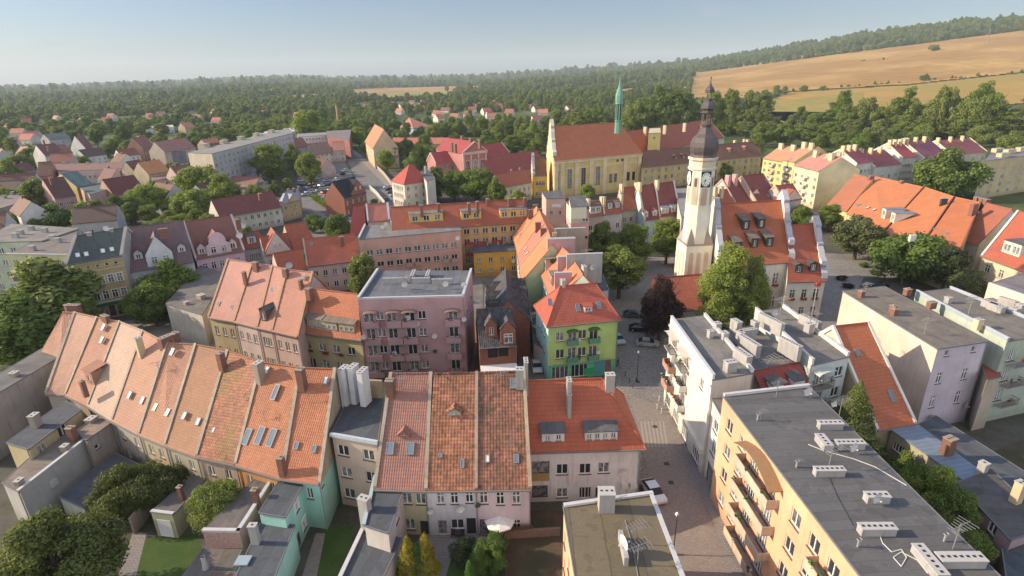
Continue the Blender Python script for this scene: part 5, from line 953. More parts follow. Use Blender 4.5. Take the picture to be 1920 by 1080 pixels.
b = gable('convent_wing', 'low maroon roofed range between the palace and the church front', (920, 326), (1026, 310), 6.5, (918, 294), (1024, 280), t=.8, wall=c_((.45, .25, .25), .2), roof=MAROON, cat='convent', straight=True, wins=[(0, 8, [1.5, 4.0], 1.2, 1.2)]); walls(b)
b = gable('yellow_house', 'bright yellow house with a brown mansard roof abutting the church front', (1000, 329), (1026, 328), 10.0, (998, 298), (1022, 296), t=1.2, wall=c_((.62, .42, .10), .1), roof=BRNT, cat='house', near=False, wins=[(0, 3, [1.0, 5.6], 1.3, 1.8, 1., 1., 't')]); walls(b); baroque_gable(b, 3, 10., 19, mat=YP)
b = gable('cream_house', 'cream house with a plain red roof left of the bright yellow house', (944, 351), (997, 341), 7.6, (932, 327), (991, 318), t=.8, wall=c_((.62, .52, .36), .1), roof=REDT, straight=True, cat='house', near=False, wins=[(0, 6, [1.0, 4.3], 1.1, 1.6)]); walls(b)
for q in ((959, 318), (975, 315)): chimney(b, q, .8, 2.5, .8, .8)
# ---- red palace
PP = c_((.38, .17, .16), .2); PW = c_((.55, .42, .38), .15); PR = seam((.31, .06, .05), .7)
b = gable('palace_wing', 'left wing of the red palace with a bright maroon roof and striped side wall', (817, 306), (868, 301), 12., (807, 287), (862, 282), t=.8, wall=PP, roof=PR, straight=True, cat='palace', near=False, wins=[(0, 4, [1., 4.5, 8.2], 1.5, 2.2)], par=(.5, 0), parmat=PW); walls(b)
b = gable('palace_wing', 'right wing of the red palace with a maroon roof and big white windows', (912, 292), (955, 286), 12., (905, 272), (945, 267), t=.8, wall=PP, roof=PR, straight=True, cat='palace', near=False, wins=[(0, 4, [2., 7.4], 1.9, 3.0, .8, .8)], par=(0, .5), parmat=PW); walls(b); wallbox(b, 0, 0, side(b, 0)[4], 11.2, 11.9, -.3, -.003, PW, 'cornice')
A, B_ = P(867, 286, 17.0), P(912, 281, 17.0); u, n = perp(A, B_); D = 24; c = [A, B_, B_+n*D, A+n*D]; b = building('palace_pavilion', 'tall central pavilion of the red palace with a white framed triangular pediment', 'palace', c, 17.0, PP, near=False); L = (B_-A).length; b.zr = 22; b.u, b.n = u, n
b.holes[0] = [(L*f, z, 2.2, h, 'arch', 'w', 'arched_window') for f in (.2, .5, .8) for z, h in ((6.5, 6.5),)]; ap = (A+B_)*.5; ap.z = 21.5; apb = ap+n*D; b.apex[0] = [ap]; b.apex[2] = [apb]; walls(b)
m = MB(); E = Vector((0, 0, -.3)); m.slab((B_+u*.5+E, B_+u*.5+n*D+E, apb+Vector((0, 0, .15)), ap-n*.4+Vector((0, 0, .15))), .15); m.slab((A-u*.5+n*D+E, A-u*.5+E, ap-n*.4+Vector((0, 0, .15)), apb+Vector((0, 0, .15))), .15); m.build('roof', PR, b.root)
for f in (0, .33, .66, 1.): wallbox(b, 0, L*f*.93+.0, L*f*.93+L*.06, 0, 15.6, -.3, -.003, PW, 'pilaster')
wallbox(b, 0, -.3, L+.3, 15.7, 16.9, -.5, -.003, PW, 'cornice')
for sg in (0, 1):
    p0 = (A if sg == 0 else B_)-n*.35; p1 = ap-n*.35; m = MB(); m.tube(p0, p1, .35, 4); m.build('pediment_moulding', PW, b.root)
for q in ((866, 255), (847, 268), (853, 270), (899, 262), (882, 259)): chimney(b, q, 1., 4., 1.0, 1.6)
# ---- white house with red hipped roof and its annex
WHs = c_((.55, .52, .46), .3)
b = gable('white_villa', 'white three storey house with a red hipped roof beside the street of parked cars', (758, 345), (800, 339), 10.6, (768, 309), (773, 308), t=1.2, wall=WHs, roof=tile((.42, .07, .05), .06), hip=(1, 1), cat='house', near=False, wins=[(0, 3, [1.2, 4.4, 7.6], 1.2, 1.7, 1., 1.), (3, 5, [1.2, 4.4, 7.6], 1.1, 1.7, 1.5, 1.5)]); walls(b)
b2 = flatroof('white_annex', 'white annex with a jagged chimney cluster behind the white house', [(800, 340), (816, 335), (806, 318), (788, 322)], 12.5, WHs, DGREY, cat='house', near=False); walls(b2); block(b2, (798, 325), 3, .8, .8); block(b2, (808, 322), 2, 1.2, .8)
# ---- tan mill and barns
b = gable('tan_mill', 'tall tan mill house with orange tiled roof and white gable by the road bend', Vector((P(685, 264, 12.3))), Vector((P(700, 278, 12.3))), 12.3, hw=7.2, zr=22.5, wall=c_((.52, .40, .27), .3), roof=tile((.45, .2, .09), .12), cat='house', near=False, ov=.5, wins=[(0, 4, [1.2, 4.2, 7.4], .9, 1.3, 1.5, 1.5), (1, 3, [1.2, 4.8, 8.4], 1.0, 1.5, 1.5, 1.5)]); walls(b)
b = gable('barn', 'long low barn with a faded orange red roof behind the tan mill', (733, 270), (840, 270), 5., (727, 254), (832, 263), t=.7, wall=c_((.5, .35, .28)), roof=tile((.45, .15, .09), .06), straight=True, cat='barn', near=False, wins=[(0, 9, [1.2], 1.2, 1.4)]); walls(b)
b = gable('barn', 'big shed with a salmon hipped roof and a glazed blue end in the trees', (750, 238), (775, 240), 6., (744, 221), (776, 221), t=.7, wall=c_((.35, .42, .5)), roof=tile((.48, .17, .12), .05), hip=(0, 1), cat='barn', near=False); walls(b)
p = P(636, 246); m = MB(); m.lathe(p, [(1.3, 0), (.8, 26), (.95, 26.2), (0, 26.2)], 10); o = m.build('factory_chimney', brick((.5, .3, .18)), None, loc=tuple(p)); tag(o, 'slender tan brick factory chimney standing alone above the trees', 'chimney')
# ---- big grey slab block and the town left of centre
GS = c_((.42, .42, .41), .2)
B1 = flatroof('slab_block', 'long grey concrete apartment slab with a blank tan gable end', [(397, 288), (549, 249), (541, 240), (352, 286)], 19.5, GS, felt((.2, .2, .19), 2.), cat='apartment block', near=False); 
facade(B1, 0, 22, [1.5, 4.4, 7.3, 10.2, 13.1, 16.0], 1.8, 1.5, 1.5, 1.5, 'm'); walls(B1, mats=[GS, c_((.5, .44, .35), .2)], stripe=([], lambda s, x, z: 1 if s == 3 else 0))
for q in ((385, 276), (420, 269), (452, 262), (481, 255), (510, 249)): block(B1, q, 1.8, 5., 2.2, 'cream')
def HO(lab, F0, F1, ze, R0, R1, wall, roof, t=.9, cat='house', n=4, zs=(1.2, 4.4), hip=(0, 0), ch=(), par=(0, 0), straight=True, name='town_house', **k):
    b = gable(name, lab, F0, F1, ze, R0, R1, t=t, wall=c_(wall, .3), roof=roof, cat=cat, near=False, straight=straight, hip=hip, par=par, wins=[(0, n, list(zs), 1.1, 1.5), (1, 2, list(zs), 1., 1.5, 1.5, 1.5)], **k); walls(b)
    for q in ch: chimney(b, q, .8, 2.6, .9, .9)
    return b
def HF(lab, pts, ze, wall, roof, n=4, zs=(1.2, 4.4), cat='house', blocks=(), name='flat_roofed_house', par=()):
    b = flatroof(name, lab, pts, ze, c_(wall, .3), roof, wins=[(0, n, list(zs), 1.2, 1.5)], cat=cat, near=False, par=par); walls(b)
    for q in blocks: block(b, q, 1.2, 1.4, .8)
    return b
T = lambda c, *a, **k: tile(c if c[0] > .35 else sc(c, .82), *a, **k)
# street front left: yellow tenement, white gabled house, pink house ...
YT = gable('yellow_tenement', 'ochre yellow tenement with a dark green grey roof, ornate windows and a green shop sign', (125, 494), (228, 477), 14.2, (142, 444), (236, 428), t=.8, wall=c_((.42, .34, .19), .2), roof=felt((.075, .09, .09), 3., .1), cat='house', near=True, ov=.45, par=(.6, .6), parmat=c_((.5, .46, .38)), wins=[(0, 5, [4.6, 8.2], 1.1, 1.9, 1.2, .9, 'f'), (0, 5, [12.2], .7, .7, 1.4, 1.1, 'x')])
YT.holes[0] += [(side(YT, 0)[4]*f, .4, w, 2.5, 'D', 'd', 'shop_window') for f, w in ((.3, 3.2), (.55, 1.2), (.8, 3.0))]; walls(YT, mats=[YT.wall, c_((.42, .41, .38), .5)], stripe=([], lambda s, x, z: 0 if s == 0 else 1)); L = side(YT, 0)[4]
for q in ((146, 479), (162, 477), (193, 471), (210, 468)): skylight(YT, q, .9, 1.2, cover=True)
wallbox(YT, 0, 0, L, 13.5, 14.0, -.35, -.003, c_((.55, .5, .35)), 'cornice'); wallbox(YT, 0, 0, L, 11.4, 11.6, -.2, -.003, c_((.5, .45, .3)), 'string_course'); wallbox(YT, 0, 0, L, 3.9, 4.3, -.3, -.003, c_((.6, .6, .55)), 'cornice'); 
sg = wallbox(YT, 0, L*.2, L*.92, 3.0, 3.7, -.12, -.003, flat((.02, .15, .08), .5), 'shop_sign')
chimney(YT, (166, 436), .5, 2.2, 1., .6, 'grey'); chimney(YT, (207, 429), .5, 2.2, 1., .6, 'grey'); dish(YT, P(199, 428, 21), r=.6)
WG = gable('white_gabled_house', 'pale grey white house with a purplish sheet roof, big front gable and round dormers', (232, 509), (363, 488), 9.6, (242, 428), (369, 411), t=1.05, wall=c_((.48, .50, .54), .25), roof=PURP, near=True, straight=True, ov=.4, wins=[(0, 7, [1.2, 5.6], 1.1, 1.8, 1.2, 1.2, 't')]); walls(WG); L = side(WG, 0)[4]
front_gable(WG, 0, L*.34, L*.72, 12.6, 16.8, 7.5, c_((.52, .55, .58), .2), PURP, [(L*.45, 10.2, 1.2, 1.8), (L*.62, 10.2, 1.2, 1.8)])
for q in ((261, 487), (342, 474)): dormer(WG, q, 1.7, 1.5, 'gable', nw=1, ww=.9, wh=1., rise=.9)
chimney(WG, (305, 429), 1.0, 2.4, 1.8, .6); 
PH = gable('pink_house', 'pink house with a curved front gable and brownish red roof', (367, 484), (457, 468), 8.8, (372, 412), (458, 402), t=1.05, wall=c_((.56, .40, .46), .15), roof=tile((.24, .10, .075), .06), near=True, straight=True, ov=.4, par=(.5, .5), parmat=c_((.5, .45, .45)), wins=[(0, 5, [1.2, 5.2], 1.1, 1.8, 1.2, 1.2, 't')]); walls(PH); L = side(PH, 0)[4]
front_gable(PH, 0, L*.24, L*.74, 11.4, 14.6, 6., c_((.58, .43, .48), .15), tile((.24, .10, .075), .06), [(L*.38, 9.3, 1.2, 1.7), (L*.6, 9.3, 1.2, 1.7)], shape='round')
for q in ((380, 478), (438, 468)): dormer(PH, q, 1.9, 1.9, 'gable', wall=c_((.6, .5, .5)), nw=1, ww=1.1, wh=1.3, rise=1.1)
wall_dish(PH, 0, (449, 442), .7); chimney(PH, (445, 412), .2, 2.6, 1.2, .6)
for q in ((455, 423), (449, 441)): p = P(q[0], q[1], 14); dish(PH, p, r=.8)
b = gable('small_house', 'small grey house with a red mansard front and one white window', (456, 466), (495, 459), 8.2, (457, 440), (490, 432), t=1.2, wall=c_((.45, .44, .44)), roof=REDT, near=True, straight=True, wins=[(0, 3, [1.2, 4.8], 1.1, 1.5)]); walls(b); dormer(b, (473, 457), 2.2, 2.0, 'shed', wall=c_((.6, .6, .6)), roof=DGREY, nw=1, ww=1.2, wh=1.3)
b = gable('gable_front_house', 'grey house turning its wide triangular gable to the street', (496, 478), (548, 470), 8.2, (498, 445), (545, 436), t=.9, wall=c_((.46, .44, .42), .2), roof=REDT, near=True, straight=True, wins=[(0, 3, [4.8, 1.2], 1.1, 1.7, 1., 1., 't')]); walls(b); L = side(b, 0)[4]; front_gable(b, 0, .3, L-.3, 8.6, 13.6, 7., None, None, [(L*.42, 10.2, .6, .9), (L*.6, 10.2, .6, .9)])
b = gable('hipped_house', 'house with a brick red hipped roof next to the wide gable', (549, 466), (592, 458), 8.4, (552, 420), (570, 418), t=1.1, wall=c_((.5, .4, .3)), roof=REDT, near=True, hip=(0, 1), wins=[(0, 3, [1.2, 4.8], 1.1, 1.6)]); walls(b)
b = gable('long_roofed_house', 'wide house with a long brick red roof reaching to the salmon block', (576, 498), (674, 486), 7.6, (578, 448), (672, 439), t=1.0, wall=c_((.5, .38, .34), .2), roof=tile((.40, .10, .055), .06, course=.5), near=True, straight=True, wins=[(0, 5, [1.2, 4.4], 1.1, 1.5)], par=(.4, 0)); walls(b); chimney(b, (640, 444), .4, 2.4, 1., .8); skylight(b, (584, 458), .7, 1.)
b = gable('long_roofed_house', 'low red roofed wing with a grey dish beside the steep tenements', (524, 512), (576, 502), 6.4, (524, 474), (574, 466), t=1.0, wall=c_((.5, .36, .34), .2), roof=REDT, near=True, straight=True, wins=[(0, 3, [1.2, 3.9], 1.1, 1.4)]); walls(b); dish(b, P(542, 497, 9.), r=.8)
# red roofs between salmon block and the street
b = gable('narrow_house', 'narrow house with a dark crimson roof leaning against the salmon block', (655, 440), (686, 436), 9., (662, 388), (684, 385), t=1.2, wall=c_((.5, .4, .32)), roof=tile((.34, .07, .05), .06), near=True, straight=False); walls(b)
b = gable('narrow_house', 'narrow house with a rose red tiled roof just behind the salmon block', (690, 414), (730, 411), 12., (688, 385), (726, 381), t=1.0, wall=c_((.5, .42, .4)), roof=tile((.42, .14, .11), .06), near=True, straight=True, par=(.5, .6), parmat=c_((.5, .5, .55))); walls(b)
# left flat blocks with big roofs
b = HF('olive green apartment block with arched awnings behind the weeping birch', [(12, 478), (124, 480), (148, 427), (88, 440)], 13.5, (.42, .42, .26), felt((.15, .13, .125), 1.), 6, (1.2, 4.4, 7.6, 10.8), 'apartment block', ((110, 455), (62, 470), (100, 450)), 'apartment_block', par=((0, .3),))
for x in (.15, .5, .85): balcony(b, 0, side(b, 0)[4]*x, 7.4, 3., 1.1, flat((.1, .08, .08), .7), awn=flat((.25, .25, .2), .7)); balcony(b, 0, side(b, 0)[4]*x, 4.2, 3., 1.1, flat((.1, .08, .08), .7))
HF('light green and grey block with solar tin sheets at the left edge', [(-40, 455), (78, 452), (150, 428), (20, 420)], 13.8, (.40, .46, .36), felt((.17, .16, .15), 1.), 5, (1.2, 4.4, 7.6, 10.8), 'apartment block', ((40, 440), (60, 432), (85, 436), (30, 446)), 'apartment_block')
HF('terrace with a brown and tin roof at the left edge in shade', [(-30, 400), (42, 378), (36, 355), (-30, 366)], 9., (.34, .28, .27), felt((.17, .14, .13), 1.), 4, (1.2, 4.6), 'house', ((10, 372), (25, 365)))
# cluster upper left
HO('maroon roofed house seen from its gabled back behind two leafy birches', (125, 383), (138, 385), 8., (82, 350), (118, 330), (.42, .28, .26), T((.16, .07, .06)), .8, ch=((94, 334),)) if 0 else None
HO('pinkish house with a broad brown maroon roof above the bushes', (102, 372), (142, 366), 8., (88, 338), (120, 330), (.45, .30, .28), T((.16, .075, .065)), 1.0, ch=((94, 334),))
HF('pinkish house with a dark teal flat roof and two white skylights', [(168, 365), (212, 352), (188, 340), (147, 350)], 9., (.48, .32, .28), felt((.07, .10, .10), 2.), 4, (1.2, 4.8), 'house')
HO('mustard sided house with a teal mansard top and white trim', (143, 350), (175, 345), 9.5, (140, 323), (207, 313), (.45, .36, .17), felt((.1, .15, .15)), .5, n=3)
HO('wide house with the largest dark maroon roof of the left quarter', (213, 366), (272, 356), 7., (207, 340), (258, 323), (.40, .26, .22), T((.20, .06, .055)), 1.0, ch=((225, 320),))
HO('old terrace with an ochre and rust stone wall near the left edge', (72, 330), (98, 328), 8., (70, 305), (95, 303), (.5, .2, .14), BRNT, .8, n=3)
HF('curved terrace of shops with an orange brown roof edge and pale pink walls', [(108, 322), (230, 316), (228, 304), (104, 308)], 9., (.48, .36, .34), T((.30, .15, .1)), 12, (1.2, 4.8), 'terrace', ((165, 308), (185, 306), (120, 308)), 'terrace')
HO('white villa with three tall sunlit chimneys and a maroon roof far left', (84, 292), (120, 288), 9.5, (82, 272), (112, 268), (.52, .50, .48), T((.22, .09, .08)), .9, ch=((81, 263), (97, 266), (89, 275)))
HO('white gabled house whose narrow peak catches the sun', (160, 278), (176, 276), 7., (153, 254), (190, 250), (.55, .55, .55), T((.25, .1, .1)), 1.2, n=2)
HO('two storey house with a dark red roof and small chimneys at the far left', (20, 325), (68, 318), 6.5, (16, 310), (50, 307), (.32, .34, .33), T((.2, .08, .08)), .8, ch=((27, 305), (41, 304)))
HO('house with a grey slate roof between trees far left', (92, 262), (132, 258), 8., (88, 252), (122, 248), (.4, .4, .4), felt((.16, .16, .17)), .8)
HO('half timbered house with a bright orange roof and a stepped dormer', (278, 327), (318, 320), 8., (282, 302), (312, 298), (.48, .42, .3), T((.52, .22, .09)), 1.0, ch=((288, 298),))
HO('tan gabled house with a maroon roof left of the bright orange one', (252, 322), (278, 317), 8.5, (252, 302), (272, 297), (.45, .38, .28), T((.2, .09, .08)), 1.2)
HF('low range of shops with arched white windows and a brown roof', [(284, 340), (345, 326), (338, 314), (282, 324)], 6.5, (.42, .36, .3), felt((.18, .13, .11)), 9, (1.0, 3.8), 'shops', ((300, 320),))
HO('white cottage with a slate roof next to the blank gable of the grey slab', (325, 306), (352, 304), 6.5, (330, 286), (350, 282), (.52, .5, .46), felt((.10, .10, .12)), 1.1, n=2)
HO('villa with a dusty rose roof and pale stucco walls among the trees', (308, 285), (366, 276), 9., (318, 262), (362, 258), (.45, .38, .32), T((.36, .16, .13)), 1.0, ch=((330, 256),))
HO('brick gabled villa half hidden by the trees left of the rose roofed one', (268, 278), (290, 274), 9., (272, 256), (286, 252), (.36, .2, .15), T((.3, .14, .11)), 1.2, n=2)
HO('terrace house with a terracotta roof behind the slab block', (388, 272), (416, 268), 8., (388, 261), (414, 257), (.42, .36, .32), T((.5, .2, .12)), .8, ch=((392, 258), (405, 256)))
HO('house with a small orange roof seen edge on beyond the grey slab', (347, 240), (366, 238), 7., (352, 230), (365, 228), (.5, .4, .3), T((.5, .22, .12)), 1.)
HF('white low building with bright roof edge far left of centre', [(272, 242), (326, 238), (324, 234), (270, 238)], 6., (.6, .6, .6), felt((.4, .4, .4)), 5, (1.5,), 'building')
HO('warehouse with a grey blue roof and a white gable beyond the trees', (482, 262), (530, 258), 8., (472, 253), (525, 249), (.55, .55, .58), felt((.28, .3, .34)), .5, cat='warehouse')
for i, (x, y) in enumerate(((478, 262), (497, 258), (516, 256), (534, 252))):
    HF(['cluttered white workshop with a light roof, westmost of four', 'white workshop with a vented roof beside the taller slab', 'white workshop crowded with roof vents', 'easternmost white workshop beneath the light green tree'][i], [(x, y-4), (x+20, y-6), (x+17, y-13), (x-2, y-11)], 8., (.56, .56, .58), felt((.42, .42, .44)), 3, (1.2, 4.5), 'workshop', ((x+6, y-8), (x+13, y-9)))
HF('white factory office with a grey roof and two rows of small windows', [(560, 288), (615, 281), (606, 247), (556, 250)], 11., (.6, .6, .62), felt((.2, .2, .22)), 8, (1.2, 4.6, 8.), 'factory') if 0 else HF('white factory office with two rows of small windows', [(558, 257), (614, 253), (612, 248), (556, 251)], 11., (.62, .62, .64), felt((.2, .2, .22)), 9, (1.2, 4.6, 8.), 'factory')
HF('dark red brick factory hall right of the white office', [(615, 257), (655, 262), (658, 243), (612, 246)], 13., (.28, .12, .11), felt((.16, .14, .14)), 5, (1.5, 6.), 'factory')
HO('long shed with a dusty brown roof and white wall by the car yard', (590, 290), (626, 286), 6., (587, 270), (618, 266), (.56, .54, .52), T((.33, .2, .15)), .9, n=4, cat='house')
HO('pink gabled house with a salmon roof at the end of the car yard', (624, 282), (646, 281), 7.5, (624, 268), (630, 264), (.48, .40, .38), T((.5, .22, .16)), 1.2, n=2)
HO('barn with a weathered red roof behind the big round trees', (425, 349), (477, 351), 4.5, (425, 330), (484, 333), (.4, .36, .32), T((.33, .13, .10), .2), .8, n=3, cat='barn')
LH = HO('long house with a maroon roof and cream wall above the pink house', (468, 405), (527, 387), 7., (398, 381), (508, 362), (.52, .49, .42), T((.24, .075, .065)), 1.0, n=5, ch=((487, 363),)) if 0 else None
A, B_ = P(412, 408, 6.8), P(527, 388, 6.8)
b = gable('long_house', 'long house with a maroon roof and cream wall above the pink house', A, B_, 6.8, None, None, hw=5.2, t=1.0, wall=c_((.50, .47, .40), .3), roof=T((.24, .075, .065)), near=False, wins=[(0, 9, [1.0, 4.2], 1.1, 1.5)]); walls(b); chimney(b, (487, 363), .8, 2.4, 1.2, .9)
b = gable('villa', 'ochre villa with a grey tin roof and small hooded porch', (528, 382), (561, 374), 7., (535, 360), (560, 354), t=.8, wall=c_((.48, .36, .18), .2), roof=seam((.25, .27, .3), .6), near=False, wins=[(0, 3, [1.0, 4.2], 1.1, 1.5)]); walls(b); front_gable(b, 0, 3.2, 8.2, 6.9, 9.6, 5.)
for q in ((541, 354), (560, 350), (551, 353)): chimney(b, q, .8, 2.2, .9, .8)
b = gable('brick_villa', 'red brick villa with black roofs and a terrace cafe in front', (645, 372), (686, 360), 7.6, None, None, hw=4.8, t=1.2, wall=RB, roof=felt((.03, .032, .04), 3., .05), straight=True, near=False, wins=[(0, 4, [1.2, 4.6], 1.2, 1.6, 1., 1.)]); walls(b); L = side(b, 0)[4]; front_gable(b, 0, L*.35, L-.3, 9.0, 13.4, 8., RB, None, [(L*.55, 9.4, .9, 1.3), (L*.75, 9.4, .9, 1.3)])
b = HF('black roofed single storey cafe pavilion with arches beside the brick villa', [(622, 378), (656, 372), (653, 362), (620, 366)], 3.6, (.3, .17, .13), felt((.03, .032, .04), 3., .05), 4, (.8,), 'cafe')
for i, q in enumerate(((632, 392), (638, 387), (646, 391), (627, 386))):
    p = P(*q); m = MB(); m.tube(p, p+Vector((0, 0, 2.6)), .05, 5); m.lathe(p, [(.1, .9), (.35, 1.5), (.12, 2.6), (0, 2.7)], 8); o = m.build('closed_parasol', flat((.6, .6, .6)), None, loc=tuple(p)); tag(o, 'folded white parasol on the cafe terrace by the brick villa', 'parasol', 'folded cafe parasols')
# apartments and long orange row on the right
AB = [('yellow apartment house with an orange tiled roof, leftmost of the right hand estate', (1431, 297), (1468, 303), (1448, 271), (1492, 277), 13., (.60, .48, .2), T((.52, .25, .13), .05)),
      ('yellow apartment house with an orange roof and a turquoise window', (1468, 300), (1490, 304), (1497, 268), (1519, 274), 14., (.60, .50, .25), T((.5, .25, .15), .05)),
      ('cream apartment house with a ribbed salmon sheet roof and grey side wall', (1490, 310), (1536, 321), (1531, 285), (1562, 295), 14.5, (.56, .52, .36), seam((.42, .2, .16), 1.1))]
for lab, f0, f1, r0, r1, ze, wl, rf in AB:
    b = gable('estate_house', lab, f0, f1, ze, r0, r1, t=.55, wall=c_(wl, .15), roof=rf, straight=True, near=False, group='estate houses behind the square', wins=[(0, 4, [1.2, 4.2, 7.2, 10.2], 1.4, 1.5, .9, .9)]); walls(b)
    a, e, u, n, L = side(b, 0)
    for z in (4.0, 7.0, 10.0): balcony(b, 0, L*.5, z, 2.6, 1.1, c_((.5, .42, .45)))
    for f in (.2, .8): pp = b.r[0].lerp(b.r[1], f)-n*2.2+Vector((0, 0, 1.4)); chimney(b, pp, h=4, w=2.2, d=1.0, st='cream')
AC = [('estate house with a short maroon ribbed roof and pink corner', (1577, 321), (1604, 316), (1566, 293), (1592, 290), 14.),
      ('estate house with a tall maroon ribbed roof above white walls', (1606, 307), (1637, 303), (1593, 279), (1624, 275), 14.5), ('estate house with a long flat maroon roof and grey balconies', (1640, 313), (1689, 307), (1627, 284), (1676, 280), 12.5),
      ('estate house with a crimson violet roof next to a white firewall', (1692, 296), (1719, 294), (1673, 271), (1699, 265), 14.5), ('estate house with a narrow plum roof between two white firewalls', (1720, 289), (1728, 287), (1704, 263), (1716, 261), 14.5),
      ('estate house with a plum roof half covered by the big chestnut', (1733, 297), (1780, 292), (1722, 262), (1770, 260), 13.), ('far estate house with a maroon roof and three cream chimneys', (1785, 290), (1850, 284), (1778, 262), (1840, 258), 11.)]
for i, (lab, f0, f1, r0, r1, ze) in enumerate(AC):
    b = gable('estate_house', lab, f0, f1, ze, r0, r1, t=.6, wall=c_((.52, .52, .5), .2), roof=seam([(.27, .07, .06), (.25, .06, .07), (.22, .05, .045), (.30, .05, .06), (.2, .07, .12), (.2, .06, .08), (.24, .07, .06)][i], 1.2), straight=True, near=False, group='estate houses behind the square', par=(.5, .5 if i in (4, 6) else 0), parmat=c_((.66, .6, .48)), wins=[(0, 4, [1.2, 4.2, 7.2, 10.2] if ze > 13 else [1.2, 4.2, 7.2], 1.5, 1.5, .9, .9)]); walls(b); n = b.n
    for f in (.0, .35, .7): pp = b.r[0].lerp(b.r[1], f)-n*1.2+Vector((0, 0, 1.7)); chimney(b, pp, h=3.5, w=.9, d=1.6, st='cream')
b = flatroof('yellow_slab', 'yellow panel apartment block with vent boxes at the right edge behind the chestnut', [(1845, 302), (2040, 278), (2020, 262), (1858, 288)], 15.5, c_((.48, .40, .24), .2), felt((.16, .16, .17)), wins=[(0, 12, [1.2, 4.3, 7.4, 10.5], 2.2, 1.6, 1.5, 1.5, '3')], cat='apartment block', near=False); walls(b)
for q in ((1870, 285), (1892, 287), (1915, 283), (1880, 294)): block(b, q, 1.6, 6, 2, 'cream')
GO = [('orange row house at the left end with a dull terracotta roof', (1552, 384), (1590, 396), (1602, 328), (1637, 336), 7.8, T((.44, .15, .07), .06)), ('orange row house with a bright roof and two white dormers', (1590, 400), (1658, 433), (1640, 332), (1731, 352), 7.8, T((.56, .18, .06), .05)),
      ('orange row house with a bright unbroken roof and a dark party wall', (1662, 436), (1723, 466), (1733, 352), (1788, 370), 7.8, T((.56, .18, .055), .05)), ('orange row house with a bright roof, a slit vent and a stack of chimneys', (1728, 468), (1792, 490), (1792, 371), (1838, 381), 7.8, T((.54, .16, .05), .05)),
      ('row house with a smooth brownish red roof and white curtained windows', (1800, 446), (1836, 458), (1850, 382), (1898, 394), 8.4, T((.36, .11, .06), .05))]
for i, (lab, f0, f1, r0, r1, ze, rf) in enumerate(GO):
    b = gable('orange_row_house', lab, f0, f1, ze, r0, r1, zr=15.6 if i < 4 else 15.9, wall=c_([(.6, .45, .2), (.62, .5, .26), (.45, .45, .5), (.5, .42, .3), (.5, .48, .46)][i], .2), roof=rf, near=True, group='long row of orange roofed houses', par=(0, .4 if i in (1, 2, 3) else 0), parmat=T((.3, .1, .05)), ov=.5, wins=[(0, 3, [1.2, 4.4], 1.0, 1.6, 1., 1., 't')]); walls(b)
    if i == 1:
        for q in ((1655, 408), (1672, 416)): dormer(b, q, 2.0, 2.6, 'shed', wall=c_((.62, .6, .5)), roof=TIN, nw=1, ww=1.2, wh=1.6, slope=.0)
        for q in ((1627, 390), (1639, 394)): skylight(b, q, .8, 1.2, cover=True)
        skylight(b, (1609, 385), 1.6, 1.4); chimney(b, (1691, 339), .8, 2.6, 1.4, .8)
    if i == 0: chimney(b, (1634, 330), 1., 3, 1.0, 1.6)
    if i == 2: chimney(b, (1771, 372), .4, 2.6, .7, 1.6, 'dark')
    if i == 3:
        skylight(b, (1751, 430), .7, .9); skylight(b, (1775, 438), .7, .9)
        for q in ((1833, 370), (1843, 372), (1851, 374), (1828, 382)): chimney(b, q, 1.2, 3.4, 1.1, 1.4)
b = gable('corner_tenement', 'cream tenement at the right edge with a red mansard roof and a big twin dormer', (1842, 478), (1985, 530), 8.6, (1908, 397), (2040, 430), zr=17.2, wall=c_((.56, .48, .34), .2), roof=T((.42, .10, .05), .06), near=True, par=(.6, 0), parmat=c_((.5, .5, .52)), wins=[(0, 5, [1.2, 5.0], 1.3, 1.9, 1.6, 1., 't')], ov=.5); walls(b); dormer(b, (1893, 478), 4.6, 2.8, 'shed', wall=c_((.66, .64, .55)), roof=DGREY, nw=2, ww=1.7, wh=1.6, slope=.05)
# roofs just behind the hall
BH = [('house with a red roof and dormer just left of the hall ridge, behind the tower', (1345, 388), (1378, 384), (1345, 362), (1372, 350), 10., REDT), ('house with a dark red roof and little white gable behind the hall', (1382, 386), (1420, 380), (1378, 334), (1418, 329), 9., DRED),
      ('house with a wide dark red roof and three skylights behind the hall', (1422, 384), (1462, 377), (1430, 326), (1465, 321), 9., DRED), ('pinkish gabled house with an orange red roof behind the right end of the hall', (1470, 377), (1503, 372), (1472, 347), (1500, 343), 10., REDT)]
for i, (lab, f0, f1, r0, r1, ze, rf) in enumerate(BH):
    b = gable('back_house', lab, f0, f1, ze, r0, r1, t=1.0, wall=c_([(.55, .5, .4), (.56, .5, .42), (.55, .45, .35), (.58, .46, .42)][i], .2), roof=rf, straight=True, near=True, group='red roofed houses behind the hall', par=(.4, .4 if i == 2 else 0), parmat=c_((.5, .36, .28)), wins=[(0, 3, [1.2, 4.6], 1., 1.5)]); walls(b)
    if i == 1: dormer(b, (1416, 377), 3.2, 2.6, 'gable', wall=c_((.6, .58, .5)), nw=1, ww=1.4, wh=1.2, rise=1.0)
    if i == 2:
        for q in ((1436, 338), (1440, 367), (1450, 366)): skylight(b, q, .8, 1.2)
    if i == 3: L = side(b, 0)[4]; front_gable(b, 0, .2, L-.2, 10.2, 13.4, 5., None, None, [(L*.5, 7.5, 1.3, 1.7)])
    if i in (0, 1):
        for f in (.1, .45): pp = b.r[0].lerp(b.r[1], f)-b.n*1.5+Vector((0, 0, 1.6)); chimney(b, pp, h=4, w=1.1, d=1.6, st=['cream', 'pink'][i])
